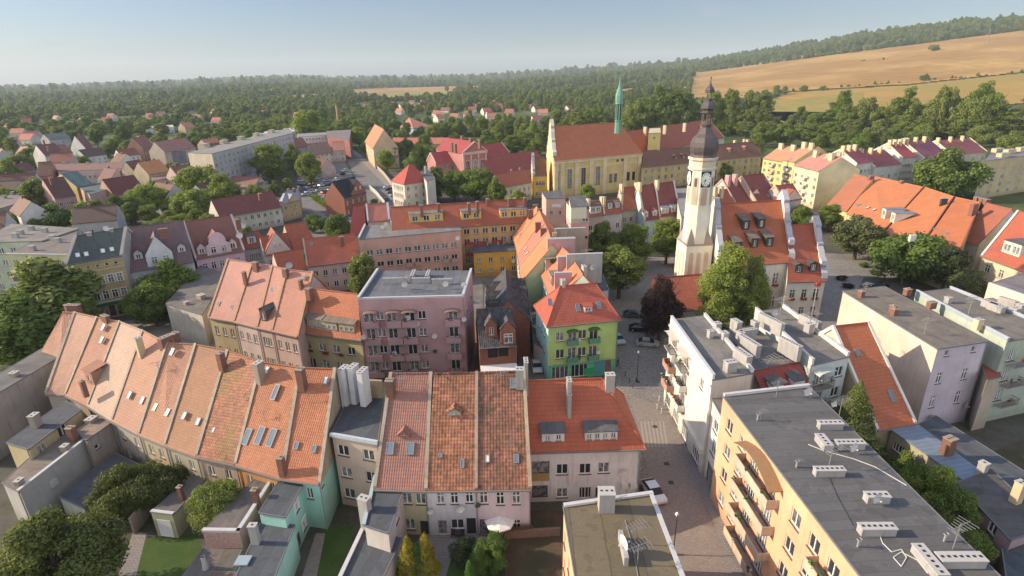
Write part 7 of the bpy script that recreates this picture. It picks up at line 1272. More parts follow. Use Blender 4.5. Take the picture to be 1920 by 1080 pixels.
for i, (lab, leaf, pts) in enumerate((
 ('broadleaf tree of the park belt behind the church and palace', 'park', [(x, y, h, r) for x, y, h, r in [(690, 262, 12, 6), (775, 285, 13, 6), (790, 268, 14, 7), (760, 258, 14, 6), (810, 275, 12, 6), (835, 262, 12, 5), (795, 250, 16, 6), (910, 243, 17, 8), (935, 232, 17, 7), (960, 250, 16, 8), (985, 240, 18, 8), (1010, 250, 16, 7), (890, 262, 11, 5), (920, 258, 13, 6), (1000, 225, 20, 6), (975, 215, 22, 6), (945, 212, 20, 5), (905, 215, 18, 6), (880, 205, 20, 6), (860, 222, 18, 7), (835, 228, 16, 6), (812, 232, 15, 7), (1025, 215, 20, 7), (1045, 200, 22, 8), (1065, 205, 22, 8), (1085, 195, 24, 8), (1105, 200, 24, 7), (1120, 185, 26, 8), (1085, 215, 18, 8), (1060, 225, 16, 7), (1130, 205, 18, 8), (1185, 190, 26, 10), (1205, 175, 30, 11), (1235, 160, 32, 12), (1262, 152, 34, 12), (1290, 160, 32, 10), (1215, 205, 22, 10), (1250, 195, 22, 10), (1280, 195, 22, 9), (1305, 190, 22, 8), (1195, 215, 14, 7), (1235, 217, 12, 6), (1180, 222, 11, 5), (1275, 216, 12, 6), (1310, 215, 14, 7), (1345, 205, 18, 8), (1375, 215, 15, 9), (1395, 195, 20, 8), (1400, 225, 14, 9), (1372, 195, 20, 7)]]),
 ('leafy tree of the dense belt between the right hand estate and the fields', 'lime', [(1470, 232, 16, 9), (1455, 215, 14, 7), (1490, 215, 18, 9), (1515, 230, 16, 9), (1505, 200, 20, 8), (1535, 205, 22, 9), (1560, 190, 24, 8), (1585, 178, 28, 8), (1590, 155, 30, 6), (1608, 190, 24, 9), (1560, 225, 17, 9), (1600, 220, 19, 9), (1635, 205, 22, 10), (1630, 180, 26, 8), (1658, 190, 24, 9), (1690, 170, 28, 9), (1712, 162, 29, 8), (1680, 200, 22, 10), (1650, 225, 18, 10), (1700, 215, 20, 10), (1725, 205, 21, 9), (1745, 188, 22, 9), (1768, 165, 28, 9), (1782, 158, 29, 8), (1790, 190, 22, 9), (1760, 215, 18, 9), (1815, 175, 25, 9), (1838, 162, 28, 9), (1855, 152, 30, 9), (1870, 165, 26, 8), (1830, 205, 20, 10), (1865, 200, 20, 10), (1895, 185, 22, 9), (1925, 182, 24, 10), (1890, 215, 19, 10), (1925, 220, 18, 10), (1800, 222, 17, 9), (1850, 230, 16, 9), (1735, 232, 16, 8), (1950, 200, 22, 10), (1440, 245, 10, 5), (1905, 245, 14, 8), (1940, 250, 14, 8), (1620, 250, 13, 7), (1580, 248, 13, 7), (1540, 250, 12, 6)]),
 ('leafy tree of the gardens between the left hand houses', 'park', [(8, 300, 14, 7), (30, 285, 14, 8), (50, 275, 13, 7), (70, 280, 12, 6), (130, 240, 15, 8), (105, 235, 15, 8), (180, 228, 17, 9), (205, 222, 17, 9), (230, 240, 14, 8), (215, 255, 13, 8), (240, 262, 13, 8), (195, 270, 10, 6), (255, 250, 14, 8), (295, 248, 13, 7), (310, 262, 10, 5), (340, 262, 9, 5), (370, 250, 12, 6), (385, 245, 12, 6), (405, 240, 14, 7), (430, 238, 14, 7), (450, 232, 15, 7), (365, 235, 14, 7), (338, 248, 11, 6), (140, 262, 11, 6), (150, 290, 9, 5), (5, 350, 12, 7), (12, 320, 12, 6), (300, 228, 14, 8), (265, 225, 15, 8), (160, 215, 17, 8), (285, 350, 9, 5), (320, 372, 8, 5), (330, 400, 8, 5), (200, 410, 7, 4), (160, 420, 6, 4), (285, 410, 8, 5), (310, 395, 8, 5), (445, 330, 6, 4), (465, 240, 14, 6), (640, 222, 16, 7), (655, 215, 17, 7), (620, 235, 13, 6), (550, 262, 9, 4)]))):
    for k, (x, y, h, r) in enumerate(pts):
        R1 = random.Random(i*100+k); kd = R1.choice(['round', 'tall', 'tall', 'poplar'] if h > 18 else ['round', 'tall']); lf = R1.choice([leaf, leaf, 'oak', 'birch'] if i != 1 else ['lime', 'oak', 'fir', 'lime']); tp_(x, y, h, r, kd, lf, tlab(h, lf, kd, zone(x, ZN[i])), group=['trees of the park belt', 'trees of the belt below the fields', 'trees among the left hand houses'][i], name='belt_tree')
# random individuals in the nearer green belts
RR = random.Random(11); cnt = 0
while cnt < 68:
    d = RR.uniform(330, 620); az = RR.uniform(-.72, .62); x, y = sin(az)*d, cos(az)*d; q = None
    if any((x-p.location.x)**2+(y-p.location.y)**2 < 26**2 for p in SC.objects if p.parent is None and p.type == 'EMPTY' and 'category' in p and p['category'] not in ('tree', 'shrub')): continue
    if any((x-a)**2+(y-b)**2 < (r+3)**2 for a, b, r in TREES): continue
    h = RR.uniform(11, 19); kd = RR.choice(['round', 'tall', 'tall', 'poplar']); lf = RR.choice(['park', 'oak', 'lime', 'birch']); tree(Vector((x, y, 0)), h, h*RR.uniform(.3, .42), kd, lf, tlab(h, lf, kd, 'in the wooded suburb '+zone(az, [(-.55, 'at the far left'), (-.35, 'beyond the grey slab'), (-.2, 'beyond the factory'), (-.05, 'beyond the tan mill'), (.1, 'beyond the palace'), (.3, 'beyond the church'), (9, 'beyond the estate')])), group='trees of the wooded suburb', name='garden_tree'); cnt += 1
cnt = 0
while cnt < 46:
    d = RR.uniform(170, 400); az = RR.uniform(-.80, -.30); x, y = sin(az)*d, cos(az)*d
    if any((x-p.location.x)**2+(y-p.location.y)**2 < 15**2 for p in SC.objects if p.parent is None and p.type == 'EMPTY' and p.get('category') not in (None, 'tree', 'shrub')) or any((x-a)**2+(y-b)**2 < (r+2)**2 for a, b, r in TREES) or (-100 < x < -60 and 170 < y < 290): continue
    h = RR.uniform(7, 12); kd = RR.choice(['round', 'tall']); lf = RR.choice(['park', 'oak', 'lime', 'birch']); tree(Vector((x, y, 0)), h, h*RR.uniform(.32, .45), kd, lf, tlab(h, lf, kd, 'in a back garden '+zone(az, [(-.7, 'at the far left'), (-.55, 'near the three chimneyed villa'), (-.45, 'near the great round lime'), (9, 'near the long maroon roofed house')])), group='trees of the left hand back gardens', name='garden_tree'); cnt += 1
# small lone trees and bushes in the fields
for i, (x, y, h, r, lab) in enumerate(((1750, 96, 16, 14, 'lone clump of trees in the middle of the golden field'), (1728, 152, 10, 5, 'left of two dark bushes on the path between the fields'), (1736, 150, 10, 5, 'right of two dark bushes on the path between the fields'), (1610, 84, 12, 4, 'small bush high up at the edge of the golden field'))):
    p = terr_hit(x, y); tree(p, h, r, 'round', 'oak', lab, name='field_tree')
# ---- far woods: one mass, built from the crowns of the garden trees
pts = []; RN = np.random.RandomState(5)
def blocked(x, y):
    a, l = atan2(x, y), math.log(hypot(x, y))
    return any(inside(a, l, f) for f in FIELDS)
vh = [(o_.location.x, o_.location.y) for o_ in SC.objects if o_.parent is None and o_.name.startswith('village_house')]
hs_ = [(o_.location.x, o_.location.y) for o_ in SC.objects if o_.parent is None and o_.type == 'EMPTY' and o_.get('category') not in ('tree', 'shrub')]; ha = np.array(hs_)
def scatter(n, d0, d1, s0, s1, keep=1.0):
    k = 0
    while k < n:
        d = sqrt(RN.uniform(d0*d0, d1*d1)); az = RN.uniform(-.86, .86); x, y = sin(az)*d, cos(az)*d; k += 1
        if d < 900:
            if np.min(np.hypot(ha[:, 0]-x, ha[:, 1]-y)) < 17: continue
            if any(abs(atan2(vx, vy)-az) < 8/d and 0 < hypot(vx, vy)-d < 150 for vx, vy in vh): continue     # gardens keep the village roofs open to the south
        if az > .28 and 640 < d < 860 and RN.rand() < .8: continue
        if blocked(x, y) or (d < 2600 and sin(x*.011+2+sin(y*.004))*sin(y*.009+1+x*.002) > .38): continue
        if az > .30 and blocked(x, y+25): continue
        pts.append((x, y, terr(x, y)-1, RN.uniform(s0, s1)))
scatter(3300, 520, 950, 3.6, 5.6); scatter(8000, 950, 1900, 5, 8); scatter(9500, 1900, 4000, 8, 13); scatter(7000, 4000, 9500, 15, 26)
for (x0, y0), (x1, y1), n_b in (((1480, 173), (1920, 138), 46), ((1300, 187), (1480, 174), 30), ((1310, 136), (1920, 57), 260), ((1560, 118), (1920, 100), 6)):     # hedge bushes and the wood's edge
    for i in range(n_b): f = RN.rand(); q = terr_hit(x0+(x1-x0)*f, y0+(y1-y0)*f+RN.uniform(-.6, .6)); pts.append((q.x, q.y, q.z-.5, RN.uniform(1.2, 3.0) if n_b < 100 else RN.uniform(5, 9)))
me = bpy.data.meshes.new('far_woods'); me.from_pydata([p[:3] for p in pts], [], []); at = me.attributes.new('size', 'FLOAT', 'POINT'); at.data.foreach_set('value', [p[3] for p in pts])
fw = bpy.data.objects.new('far_woods', me); C.objects.link(fw); tag(fw, 'continuous woods rolling from the edge of town to the hills', 'woods', kind='stuff')
gn = bpy.data.node_groups.new('woods', 'GeometryNodeTree'); gn.interface.new_socket('Geometry', in_out='INPUT', socket_type='NodeSocketGeometry'); gn.interface.new_socket('Geometry', in_out='OUTPUT', socket_type='NodeSocketGeometry')
gi = gn.nodes.new('NodeGroupInput'); go = gn.nodes.new('NodeGroupOutput'); g2 = gn.nodes.new('GeometryNodeGeometryToInstance'); iop = gn.nodes.new('GeometryNodeInstanceOnPoints'); iop.inputs['Pick Instance'].default_value = True
seen = {}
for ob in SC.objects:
    if ob.name.startswith('crown') and ob.data.name.startswith('crown_') and ob.parent and ob.parent.name.startswith(('garden_tree', 'belt_tree')) and ob.data.name not in seen and len(seen) < 9: seen[ob.data.name] = ob
for ob in seen.values():
    oi = gn.nodes.new('GeometryNodeObjectInfo'); oi.transform_space = 'ORIGINAL'; oi.inputs['Object'].default_value = ob; oi.inputs['As Instance'].default_value = True; gn.links.new(oi.outputs['Geometry'], g2.inputs[0])
rv = gn.nodes.new('FunctionNodeRandomValue'); rv.data_type = 'FLOAT_VECTOR'; rv.inputs['Min'].default_value = (0, 0, 0); rv.inputs['Max'].default_value = (0, 0, 6.28)
na = gn.nodes.new('GeometryNodeInputNamedAttribute'); na.data_type = 'FLOAT'; na.inputs[0].default_value = 'size'
gn.links.new(gi.outputs[0], iop.inputs['Points']); gn.links.new(g2.outputs[0], iop.inputs['Instance']); gn.links.new(rv.outputs['Value'], iop.inputs['Rotation'])
cxyz = gn.nodes.new('ShaderNodeCombineXYZ'); 
for i in range(2): gn.links.new(na.outputs['Attribute'], cxyz.inputs[i])
mz = gn.nodes.new('ShaderNodeMath'); mz.operation = 'MULTIPLY'; mz.inputs[1].default_value = .85; gn.links.new(na.outputs['Attribute'], mz.inputs[0]); gn.links.new(mz.outputs[0], cxyz.inputs[2]); gn.links.new(cxyz.outputs[0], iop.inputs['Scale']); gn.links.new(iop.outputs[0], go.inputs[0])
md = fw.modifiers.new('woods', 'NODES'); md.node_group = gn
# hedge by the car park
m = MB(); R1 = random.Random(3)
for (x0, y0), (x1, y1) in (((588, 372), (618, 392)), ):
    A, B_ = P(x0, y0), P(x1, y1)
    for i in range(2600):
        f = R1.random(); u_, n2 = perp(A, B_); p = A.lerp(B_, f)+n2*R1.uniform(-1.1, 1.1)+Vector((0, 0, R1.uniform(0, 2.2))); r1 = Vector((R1.uniform(-1, 1), R1.uniform(-1, 1), R1.uniform(-1, 1))).normalized()*.22; r2 = r1.cross(Vector((R1.random(), R1.random(), 1))).normalized()*.2; m.face((p-r1-r2, p+r1-r2, p+r1+r2, p-r1+r2))
o = m.build('hedge', LG['lime'], None, loc=tuple(P(600, 382))); tag(o, 'trimmed bright hedge curving along the path by the car park', 'hedge')

# rainwater pipes on the nearer fronts
for o_ in [q for q in SC.objects if q.name.startswith('wall') and q.parent and q.parent.parent is None and hypot(q.parent.location.x, q.parent.location.y) < 130]:
    if o_.parent.get('category') not in ('house', 'inn', 'town hall', 'apartment block', 'building') : continue
    vs = [v.co for v in o_.data.vertices]; zt = sorted(v.z for v in vs)[len(vs)//2]; lo = min(vs, key=lambda v: (v.y+o_.parent.location.y, v.x)); lo = min((v for v in vs), key=lambda v: v.y-v.x*.3); p = lo+o_.parent.location
    m = MB(); q = Vector((p.x-.05, p.y-.12, 0)); zt = max(v.z for v in vs if (v.xy-lo.xy).length < .3); m.tube(q, q+Vector((0, 0, zt)), .07, 6); m.build('downpipe', flat((.24, .22, .21), .5), o_.parent)
# ---------------------------------------------------------------- vehicles, street things, people
def car_proto(col, kind='car'):
    L, Wd, Hh = (4.3, 1.76, 1.45) if kind == 'car' else (5.0, 1.95, 2.1)
    prof = [(-L/2, .35), (-L/2, .62), (-L/2+.12, .88), (-L/2+1.0, .98), (L/2-.55, 1.0), (L/2-.05, .85), (L/2, .4), (L/2-.1, .25), (-L/2+.1, .25)]
    m = MB(); w = Wd/2
    def ring(prof, w, inset):
        return [(x, z) for x, z in prof]
    n = len(prof); top = lambda z: w*(1-.06*max(0, z-.6))
    for i in range(n):
        (x0, z0), (x1, z1) = prof[i], prof[(i+1) % n]; m.face([(x0, top(z0), z0), (x1, top(z1), z1), (x1, -top(z1), z1), (x0, -top(z0), z0)])
    m.face([(x, -top(z), z) for x, z in prof[::-1]]); m.face([(x, top(z), z) for x, z in prof])
    cb = [(-L/2+.95, .97), (-L/2+1.75, Hh-.03), (-L/2+2.2, Hh), (L/2-1.15, Hh-.03), (L/2-.3, 1.0)] if kind == 'car' else [(-L/2+.7, .97), (-L/2+1.3, Hh-.05), (-L/2+1.6, Hh), (L/2-.3, Hh), (L/2-.08, 1.0)]
    g = MB(); wt = w*.78; wb = w*.95
    wz = lambda z: wb+(wt-wb)*(z-.97)/(Hh-.97)
    r = MB(); r.slab([(cb[1][0], -wt, Hh-.02), (cb[3][0], -wt, Hh-.02), (cb[3][0], wt, Hh-.02), (cb[1][0], wt, Hh-.02)], .06)
    for i in range(4):
        (x0, z0), (x1, z1) = cb[i], cb[i+1]
        if i in (0, 3): g.face([(x0, -wz(z0), z0), (x1, -wz(z1), z1), (x1, wz(z1), z1), (x0, wz(z0), z0)])
        else: m.face([(x0, -wz(z0), z0), (x1, -wz(z1), z1), (x1, wz(z1), z1), (x0, wz(z0), z0)])
    for sg in (-1, 1): pp = [(x, sg*wz(z), z) for x, z in cb]; g.face(pp if sg < 0 else pp[::-1])
    for xs in (cb[1][0]*.55+cb[3][0]*.45,):      # pillars
        for sg in (-1, 1): m.box((0, 0, 0), Vector((1, 0, 0)), Vector((0, 1, 0)), xs-.05, xs+.05, sg*wb-.02 if sg > 0 else -wb-.01, sg*wb+.01 if sg > 0 else -wb+.02, .97, 1.05)
    body = mesh('body', m.V, m.F, flat(col, .3, .3), m.U, m.M); win = mesh('windows', g.V, g.F, flat((.02, .025, .03), .08), g.U, g.M); roof = mesh('roof_panel', r.V, r.F, flat(col, .3, .3), r.U, r.M)
    wh = MB(); N = 12
    for i in range(N):
        a, b = 2*pi*i/N, 2*pi*(i+1)/N; wh.face([(cos(a)*.31, -.11, sin(a)*.31), (cos(b)*.31, -.11, sin(b)*.31), (cos(b)*.31, .11, sin(b)*.31), (cos(a)*.31, .11, sin(a)*.31)])
        for sg in (-.11, .11): wh.face([(0, sg, 0), (cos(a)*.31, sg, sin(a)*.31), (cos(b)*.31, sg, sin(b)*.31)]); wh.face([(0, sg*1.04, 0), (cos(a)*.2, sg*1.04, sin(a)*.2), (cos(b)*.2, sg*1.04, sin(b)*.2)], mi=1)
    wheel = mesh('wheel', wh.V, wh.F, [flat((.02, .02, .02), .8), flat((.4, .4, .42), .4, .5)], wh.U, wh.M)
    li = MB()
    for sg in (-1, 1): li.box((0, 0, 0), Vector((1, 0, 0)), Vector((0, 1, 0)), -L/2-.015, -L/2+.1, sg*.6-.18, sg*.6+.18, .62, .78)
    light = mesh('headlights', li.V, li.F, flat((.7, .7, .7), .1), li.U, li.M); return body, win, roof, wheel, light, L, w
CARP = {}
def car(p, rz, col, label, kind='car', group=None):
    """p: ground point, rz: heading in degrees (bonnet towards -x turned by rz)"""
    k = (col, kind)
    if k not in CARP: CARP[k] = car_proto(col, kind)
    b, w, r, wh, li, L, hw_ = CARP[k]; root = thing('parked_car' if kind == 'car' else 'van', label, 'car' if kind == 'car' else 'van', (p.x, p.y, .03), group); root.rotation_euler = (0, 0, radians(rz))
    for nm, me in (('body', b), ('windows', w), ('roof_panel', r), ('headlights', li)): o = bpy.data.objects.new(nm, me); o.parent = root; C.objects.link(o)
    for sx in (-1, 1):
        for sy in (-1, 1): o = bpy.data.objects.new('wheel', wh); o.parent = root; o.location = (sx*L*.31, sy*(hw_-.1), .31); C.objects.link(o)
    return root
SIL, WHT, BLK, BLU, RED_, GRY, ORA = (.42, .43, .45), (.7, .7, .72), (.02, .02, .025), (.05, .16, .3), (.35, .04, .03), (.12, .12, .13), (.6, .18, .03)
car(P(1214, 648), 168, SIL, 'silver hatchback parked alone on the cobbles before the purple tree'); car(P(1198, 620), 170, BLK, 'black car partly under the purple tree'); car(P(1186, 594), 172, GRY, 'dark grey estate car parked in the shade behind the lime green house')
car(P(1158, 640), 100, SIL, 'silver car hidden behind the right corner of the lime green house'); car(P(983, 655), 92, WHT, 'white van like car farther up the lane beside the lime green house', 'van'); car(P(1006, 692), 94, WHT, 'white car in the lane, nearest the lime green house front'); car(P(1224, 928), 103, WHT, 'white car parked on the lower street beside the corner house')
car(P(1648, 540), 20, BLK, 'black car parked under the broad dark tree on the square'); car(P(612+33, 412), 0, BLU, 'bright blue car by the cafe terrace') if 0 else car(P(643, 412), 20, BLU, 'bright blue small car turning by the cafe wall'); car(P(615, 438), 115, WHT, 'white car on the grey street near the hipped red house')
car(P(722, 377), 60, GRY, 'dark car at the near end of the straight street'); car(P(655, 291), 60, WHT, 'white car far up the straight street'); car(P(603, 308), 30, ORA, 'orange lorry in the car yard', 'van')
CLR = [WHT, GRY, SIL, BLK, WHT, SIL, RED_, WHT, GRY, BLU]
for i, (x, y) in enumerate(((727, 353), (734, 362), (739, 368), (730, 357))): car(P(x, y), 30, CLR[i], 'car nosed in at an angle along the straight street', group='cars parked at an angle along the straight street')
for i in range(26):
    x, y = [(600, 322), (606, 330), (612, 340), (618, 348), (604, 349), (596, 336), (588, 342), (582, 352), (575, 346), (570, 358), (580, 362), (590, 356), (636, 335), (641, 328), (632, 345), (600, 358), (610, 362), (565, 340), (563, 350), (622, 357), (646, 321), (596, 313), (575, 366), (588, 368), (628, 330), (608, 318)][i]
    car(P(x, y), 40+(i % 3)*15, CLR[i % 10], ['white', 'dark grey', 'silver', 'black', 'white', 'silver', 'red', 'white', 'dark grey', 'blue'][i % 10]+(' van' if i % 7 == 0 else ' car')+' crowded into the asphalt yard behind the ochre villa', 'van' if i % 7 == 0 else 'car', group='vehicles in the car yard')
for i, (x, y) in enumerate(((1, 422), (6, 432), (15, 426), (28, 420), (35, 428), (20, 436), (45, 423))): car(P(x, y), 20+i*7, CLR[i], 'car in the shaded yard behind the flat blocks on the left', group='cars in the shaded left yard')
# parasol, chairs and bins of the garden
p = P(938, 1003); pr = thing('parasol', 'open white garden parasol in front of the pink back wall', 'parasol', tuple(p)); m = MB(); m.tube(p, p+Vector((0, 0, 2.5)), .03, 6); m.build('pole', flat((.3, .3, .3)), pr); m = MB(); m.lathe(p, [(1.75, 2.1), (0, 2.75)], 8); m.lathe(p, [(1.75, 1.95), (1.75, 2.1)], 8); m.build('canopy', flat((.75, .73, .7), .8), pr)
for i, (x, y, lab) in enumerate(((850, 1006, 'dark garden chair, left of the little table by the back wall'), (867, 1007, 'dark garden chair, right of the little table by the back wall'))):
    p = P(x, y); ch = thing('garden_chair', lab, 'chair', tuple(p)); X, Y = Vector((1, 0, 0)), Vector((0, 1, 0)); dk = flat((.04, .04, .045), .5)
    m = MB(); m.box(p, X, Y, -.25, .25, -.25, .25, .42, .46); m.build('seat', dk, ch); m = MB(); m.box(p, X, Y, -.25, .25, .22, .26, .462, .95); m.build('backrest', dk, ch)
    for sx in (-.22, .22):
        for sy in (-.22, .2): m = MB(); m.box(p, X, Y, sx-.02, sx+.02, sy-.02, sy+.02, 0, .417); m.build('leg', dk, ch)
p = P(859, 1008); tb = thing('garden_table', 'small dark garden table between two chairs', 'table', tuple(p)); m = MB(); m.box(p, Vector((1, 0, 0)), Vector((0, 1, 0)), -.35, .35, -.35, .35, .7, .74); m.build('tabletop', flat((.05, .05, .055)), tb); m = MB(); m.tube(p, p+Vector((0, 0, .7)), .04, 6); m.build('leg', flat((.05, .05, .055)), tb)
def fence(name, label, pts, h, mat, cat='fence', gap=.0, z0=0):
    w = [P(*q) for q in pts]; rt = thing(name, label, cat, tuple(w[0]))
    for A, B_ in zip(w, w[1:]):
        u, n = perp(A, B_); L = (B_-A).length; m = MB(); nb = int(L/.22)
        if gap:
            for i in range(nb): m.box((A.x, A.y, 0), u, n, i*.22+.02, i*.22+.2, -.02, .02, .05, h+.04*(i % 3))
            m.box((A.x, A.y, 0), u, n, 0, L, .021, .06, h*.7, h*.78)
        else: m.box((A.x, A.y, 0), u, n, 0, L, -.12, .12, 0, h); m.box((A.x, A.y, 0), u, n, -.03, L+.03, -.17, .17, h+.002, h+.08)
        m.build('panel', mat, rt)
    return rt
fence('wooden_fence', 'dark plank fence dividing the flowery garden from the weedy plot', [(949, 1095), (946, 1010), (1002, 1005)], 1.6, flat((.11, .07, .045), .85), gap=1)
fence('garden_wall', 'old mortar wall closing the left courtyard beside the garage', [(252, 1002), (330, 905)], 2.3, c_((.34, .27, .22), .8), 'wall'); fence('retaining_wall', 'pale stone wall curving around the cafe terrace', [(619, 408), (626, 411), (655, 405)], 1.3, c_((.42, .36, .32), .5), 'wall'); fence('boundary_wall', 'long pale wall with pillars along the straight street', [(708, 318), (720, 330), (735, 350)], 2.2, c_((.45, .38, .3), .4), 'wall'); fence('street_wall', 'white wall sloping down beside the brick villa garden', [(688, 350), (706, 366), (722, 386)], 2.0, c_((.5, .5, .48), .3), 'wall')
fence('yard_wall', 'thin brown brick wall closing the weedy plot', [(946, 1010), (1050, 1003)], 1.0, brick((.22, .13, .1)), 'wall')
def lamp(p, lab, h=5.2, col=(.04, .04, .04)):
    r = thing('street_lamp', lab, 'street lamp', tuple(p)); m = MB(); m.tube(p, p+Vector((0, 0, h)), .07, 7, r2=.045); m.lathe(p, [(.18, 0), (.16, .5), (.08, .7)], 8); m.build('pole', flat(col, .5), r); m = MB(); m.lathe(p, [(.1, h), (.24, h+.45), (.28, h+.5), (.05, h+.75), (0, h+.8)], 6); m.build('lantern', flat((.25, .25, .24), .3), r)
for x, y, lab in ((1262, 1040, 'black lantern street lamp beside the brown flat roof'), (1194, 715, 'black lantern street lamp on the pavement corner of the square'), (1310, 530, 'slim lamp post in the square beside the low red roofed annex')): lamp(P(x, y), lab)
for i, (x, y) in enumerate(((1172, 706), (1180, 718), (1186, 728), (1236, 752), (1246, 760), (1232, 768), (1240, 776))):
    p = P(x, y); m = MB(); m.tube(p, p+Vector((0, 0, .95)), .08, 7); m.lathe(p, [(.1, .7), (.13, .9), (.06, 1.05), (0, 1.08)], 7); o = m.build('bollard', flat((.08, .08, .08) if i < 3 else (.5, .5, .5), .5), None, loc=tuple(p)); tag(o, 'short metal bollard at the mouth of the cobbled square', 'bollard', 'bollards at the mouth of the square')
p = P(1690, 532); r = thing('lamp_mast', 'mast with a white floodlight box rising behind the lilac house', 'street lamp', tuple(p)); m = MB(); m.tube(p, p+Vector((0, 0, 11)), .12, 7); m.build('pole', flat((.2, .25, .3), .4), r); m = MB(); m.box(p, Vector((1, 0, 0)), Vector((0, 1, 0)), -.7, .7, -.35, .35, 11, 12.6); m.build('lamp_head', flat((.7, .68, .6), .4), r)
p = P(1508, 668); r = thing('flower_post', 'tall post topped with a ball of red flowers behind the pale blue block', 'planter', tuple(p)); m = MB(); m.tube(p, p+Vector((0, 0, 14)), .08, 6); m.build('post', flat((.3, .3, .3)), r); m = MB(); R1 = random.Random(8)
for i in range(160):
    d_ = Vector((R1.gauss(0, 1), R1.gauss(0, 1), R1.gauss(0, 1))).normalized(); q_ = p+Vector((0, 0, 14.4))+d_*R1.uniform(.25, .6); a_ = d_.orthogonal().normalized()*.1; b_ = d_.cross(a_); m.face((q_-a_-b_, q_+a_-b_, q_+a_+b_, q_-a_+b_))
m.build('flowers', flat((.32, .05, .04)), r)
# pylon on the hill
p = terr_hit(1850, 82); r = thing('pylon', 'steel lattice power pylon on top of the field slope', 'pylon', tuple(p)); m = MB()
for sx, sy in ((-1, -1), (1, -1), (1, 1), (-1, 1)): m.tube(p+Vector((sx*3, sy*3, 0)), p+Vector((sx*.5, sy*.5, 34)), .35, 4)
m.build('legs', flat((.25, .25, .27)), r); m = MB()
for z, w in ((24, 8), (29, 6)): m.tube(p+Vector((-w, 0, z)), p+Vector((w, 0, z)), .35, 4)
m.build('cross_arms', flat((.25, .25, .27)), r)
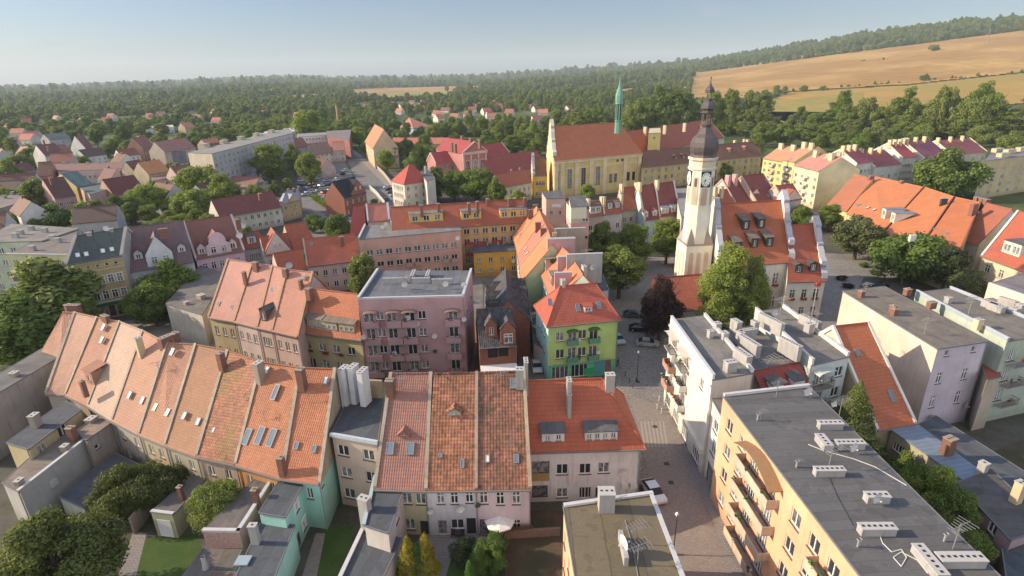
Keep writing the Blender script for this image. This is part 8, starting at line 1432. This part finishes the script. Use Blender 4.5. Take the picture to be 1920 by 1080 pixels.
# people
def person(p, rz, label, shirt, legs_, hair=(.05, .03, .02), stride=.18):
    rt = thing('person', label, 'person', tuple(p)); rt.rotation_euler = (0, 0, rz)
    J = {'pel': (0, 0, .95), 'ch': (0, .02, 1.25), 'neck': (0, .02, 1.46), 'head': (0, -.02, 1.58), 'top': (0, 0, 1.70), 'shl': (.19, .02, 1.40), 'shr': (-.19, .02, 1.40), 'ell': (.25, .06, 1.12), 'elr': (-.25, -.02, 1.12), 'wrl': (.24, -.1, .90), 'wrr': (-.25, -.16, .92), 'hal': (.23, -.14, .82), 'har': (-.24, -.22, .85), 'hipl': (.10, 0, .90), 'hipr': (-.10, 0, .90), 'knl': (.11, -stride, .50), 'knr': (-.11, stride*.3, .50), 'anl': (.11, -stride*.7, .08), 'anr': (-.11, stride*1.6, .10), 'tol': (.12, -stride*.7-.16, .04), 'tor': (-.12, stride*1.6-.15, .04)}
    Rr = {'pel': .15, 'ch': .16, 'neck': .06, 'head': .10, 'top': .08, 'shl': .08, 'shr': .08, 'ell': .05, 'elr': .05, 'wrl': .035, 'wrr': .035, 'hal': .04, 'har': .04, 'hipl': .10, 'hipr': .10, 'knl': .065, 'knr': .065, 'anl': .045, 'anr': .045, 'tol': .04, 'tor': .04}
    E_ = [('pel', 'ch'), ('ch', 'neck'), ('neck', 'head'), ('head', 'top'), ('ch', 'shl'), ('ch', 'shr'), ('shl', 'ell'), ('shr', 'elr'), ('ell', 'wrl'), ('elr', 'wrr'), ('wrl', 'hal'), ('wrr', 'har'), ('pel', 'hipl'), ('pel', 'hipr'), ('hipl', 'knl'), ('hipr', 'knr'), ('knl', 'anl'), ('knr', 'anr'), ('anl', 'tol'), ('anr', 'tor')]
    ks = list(J); me = bpy.data.meshes.new('body'); me.from_pydata([J[k] for k in ks], [(ks.index(a), ks.index(b)) for a, b in E_], []); o = bpy.data.objects.new('body', me); C.objects.link(o); sm = o.modifiers.new('s', 'SKIN'); 
    for i, k in enumerate(ks): me.skin_vertices[0].data[i].radius = (Rr[k], Rr[k]); me.skin_vertices[0].data[i].use_root = k == 'pel'
    o.modifiers.new('u', 'SUBSURF').levels = 1; dg = bpy.context.evaluated_depsgraph_get(); ev = bpy.data.meshes.new_from_object(o.evaluated_get(dg)); o.modifiers.clear(); o.data = ev; o.parent = rt
    ev.materials.clear()
    for cc in ((.45, .28, .2), shirt, legs_): ev.materials.append(flat(cc, .8))
    for f in ev.polygons: z = f.center.z; f.material_index = 2 if z < .97 and abs(f.center.x) < .21 else 1 if z < 1.44 and (z > 1.0) else 0
    m = MB(); m.lathe(Vector((0, 0, 0)), [(.115, 1.58), (.12, 1.66), (.08, 1.76), (0, 1.79)], 8); hmesh = mesh('hair', m.V, m.F, flat(hair, .9), m.U, m.M); hh = bpy.data.objects.new('hair', hmesh); hh.parent = rt; hh.location = (0, .02, 0); C.objects.link(hh); return rt
person(P(1158, 688), .3, 'person in dark clothes walking on the pavement by the lime green house corner', (.05, .05, .06), (.04, .04, .06)); person(P(1531, 545), 1.2, 'person with a light top beside the bicycles near the hall annex', (.35, .3, .3), (.05, .06, .1)); person(P(1538, 552), -1.0, 'person in dark clothes beside the bicycles near the hall annex', (.07, .05, .05), (.05, .05, .05))
p = P(1612, 548); m = MB()
for i, (x, y) in enumerate(((1578, 525), (1590, 540), (1620, 500), (1640, 515))):
    tree(P(x, y), 1.2, 1.6, 'bush', 'red' if i < 2 else 'oak', ['low reddish flower bed on the square, nearer', 'low reddish flower bed on the square beside the first', 'low green planting at the foot of the olive chestnut', 'low green planting right of the olive chestnut foot'][i], name='flower_bed', cat='shrub')
# ---------------------------------------------------------------- haze: one closed box of even air
m = MB(); m.box((0, 0, 0), Vector((1, 0, 0)), Vector((0, 1, 0)), -11500, 11500, -400, 11500, -140, 430); hz = m.build('haze', None); hz.data.materials.clear()
hm = bpy.data.materials.new('haze'); hm.use_nodes = True; ht = hm.node_tree; ht.nodes.clear(); pv = ht.nodes.new('ShaderNodeVolumePrincipled'); pv.inputs['Color'].default_value = (.78, .90, 1., 1); pv.inputs['Density'].default_value = .00008; pv.inputs['Anisotropy'].default_value = 0.; oo = ht.nodes.new('ShaderNodeOutputMaterial'); ht.links.new(pv.outputs[0], oo.inputs['Volume']); hz.data.materials.append(hm); hz['kind'] = 'stuff'; hm.cycles.homogeneous_volume = True if hasattr(hm.cycles, 'homogeneous_volume') else True
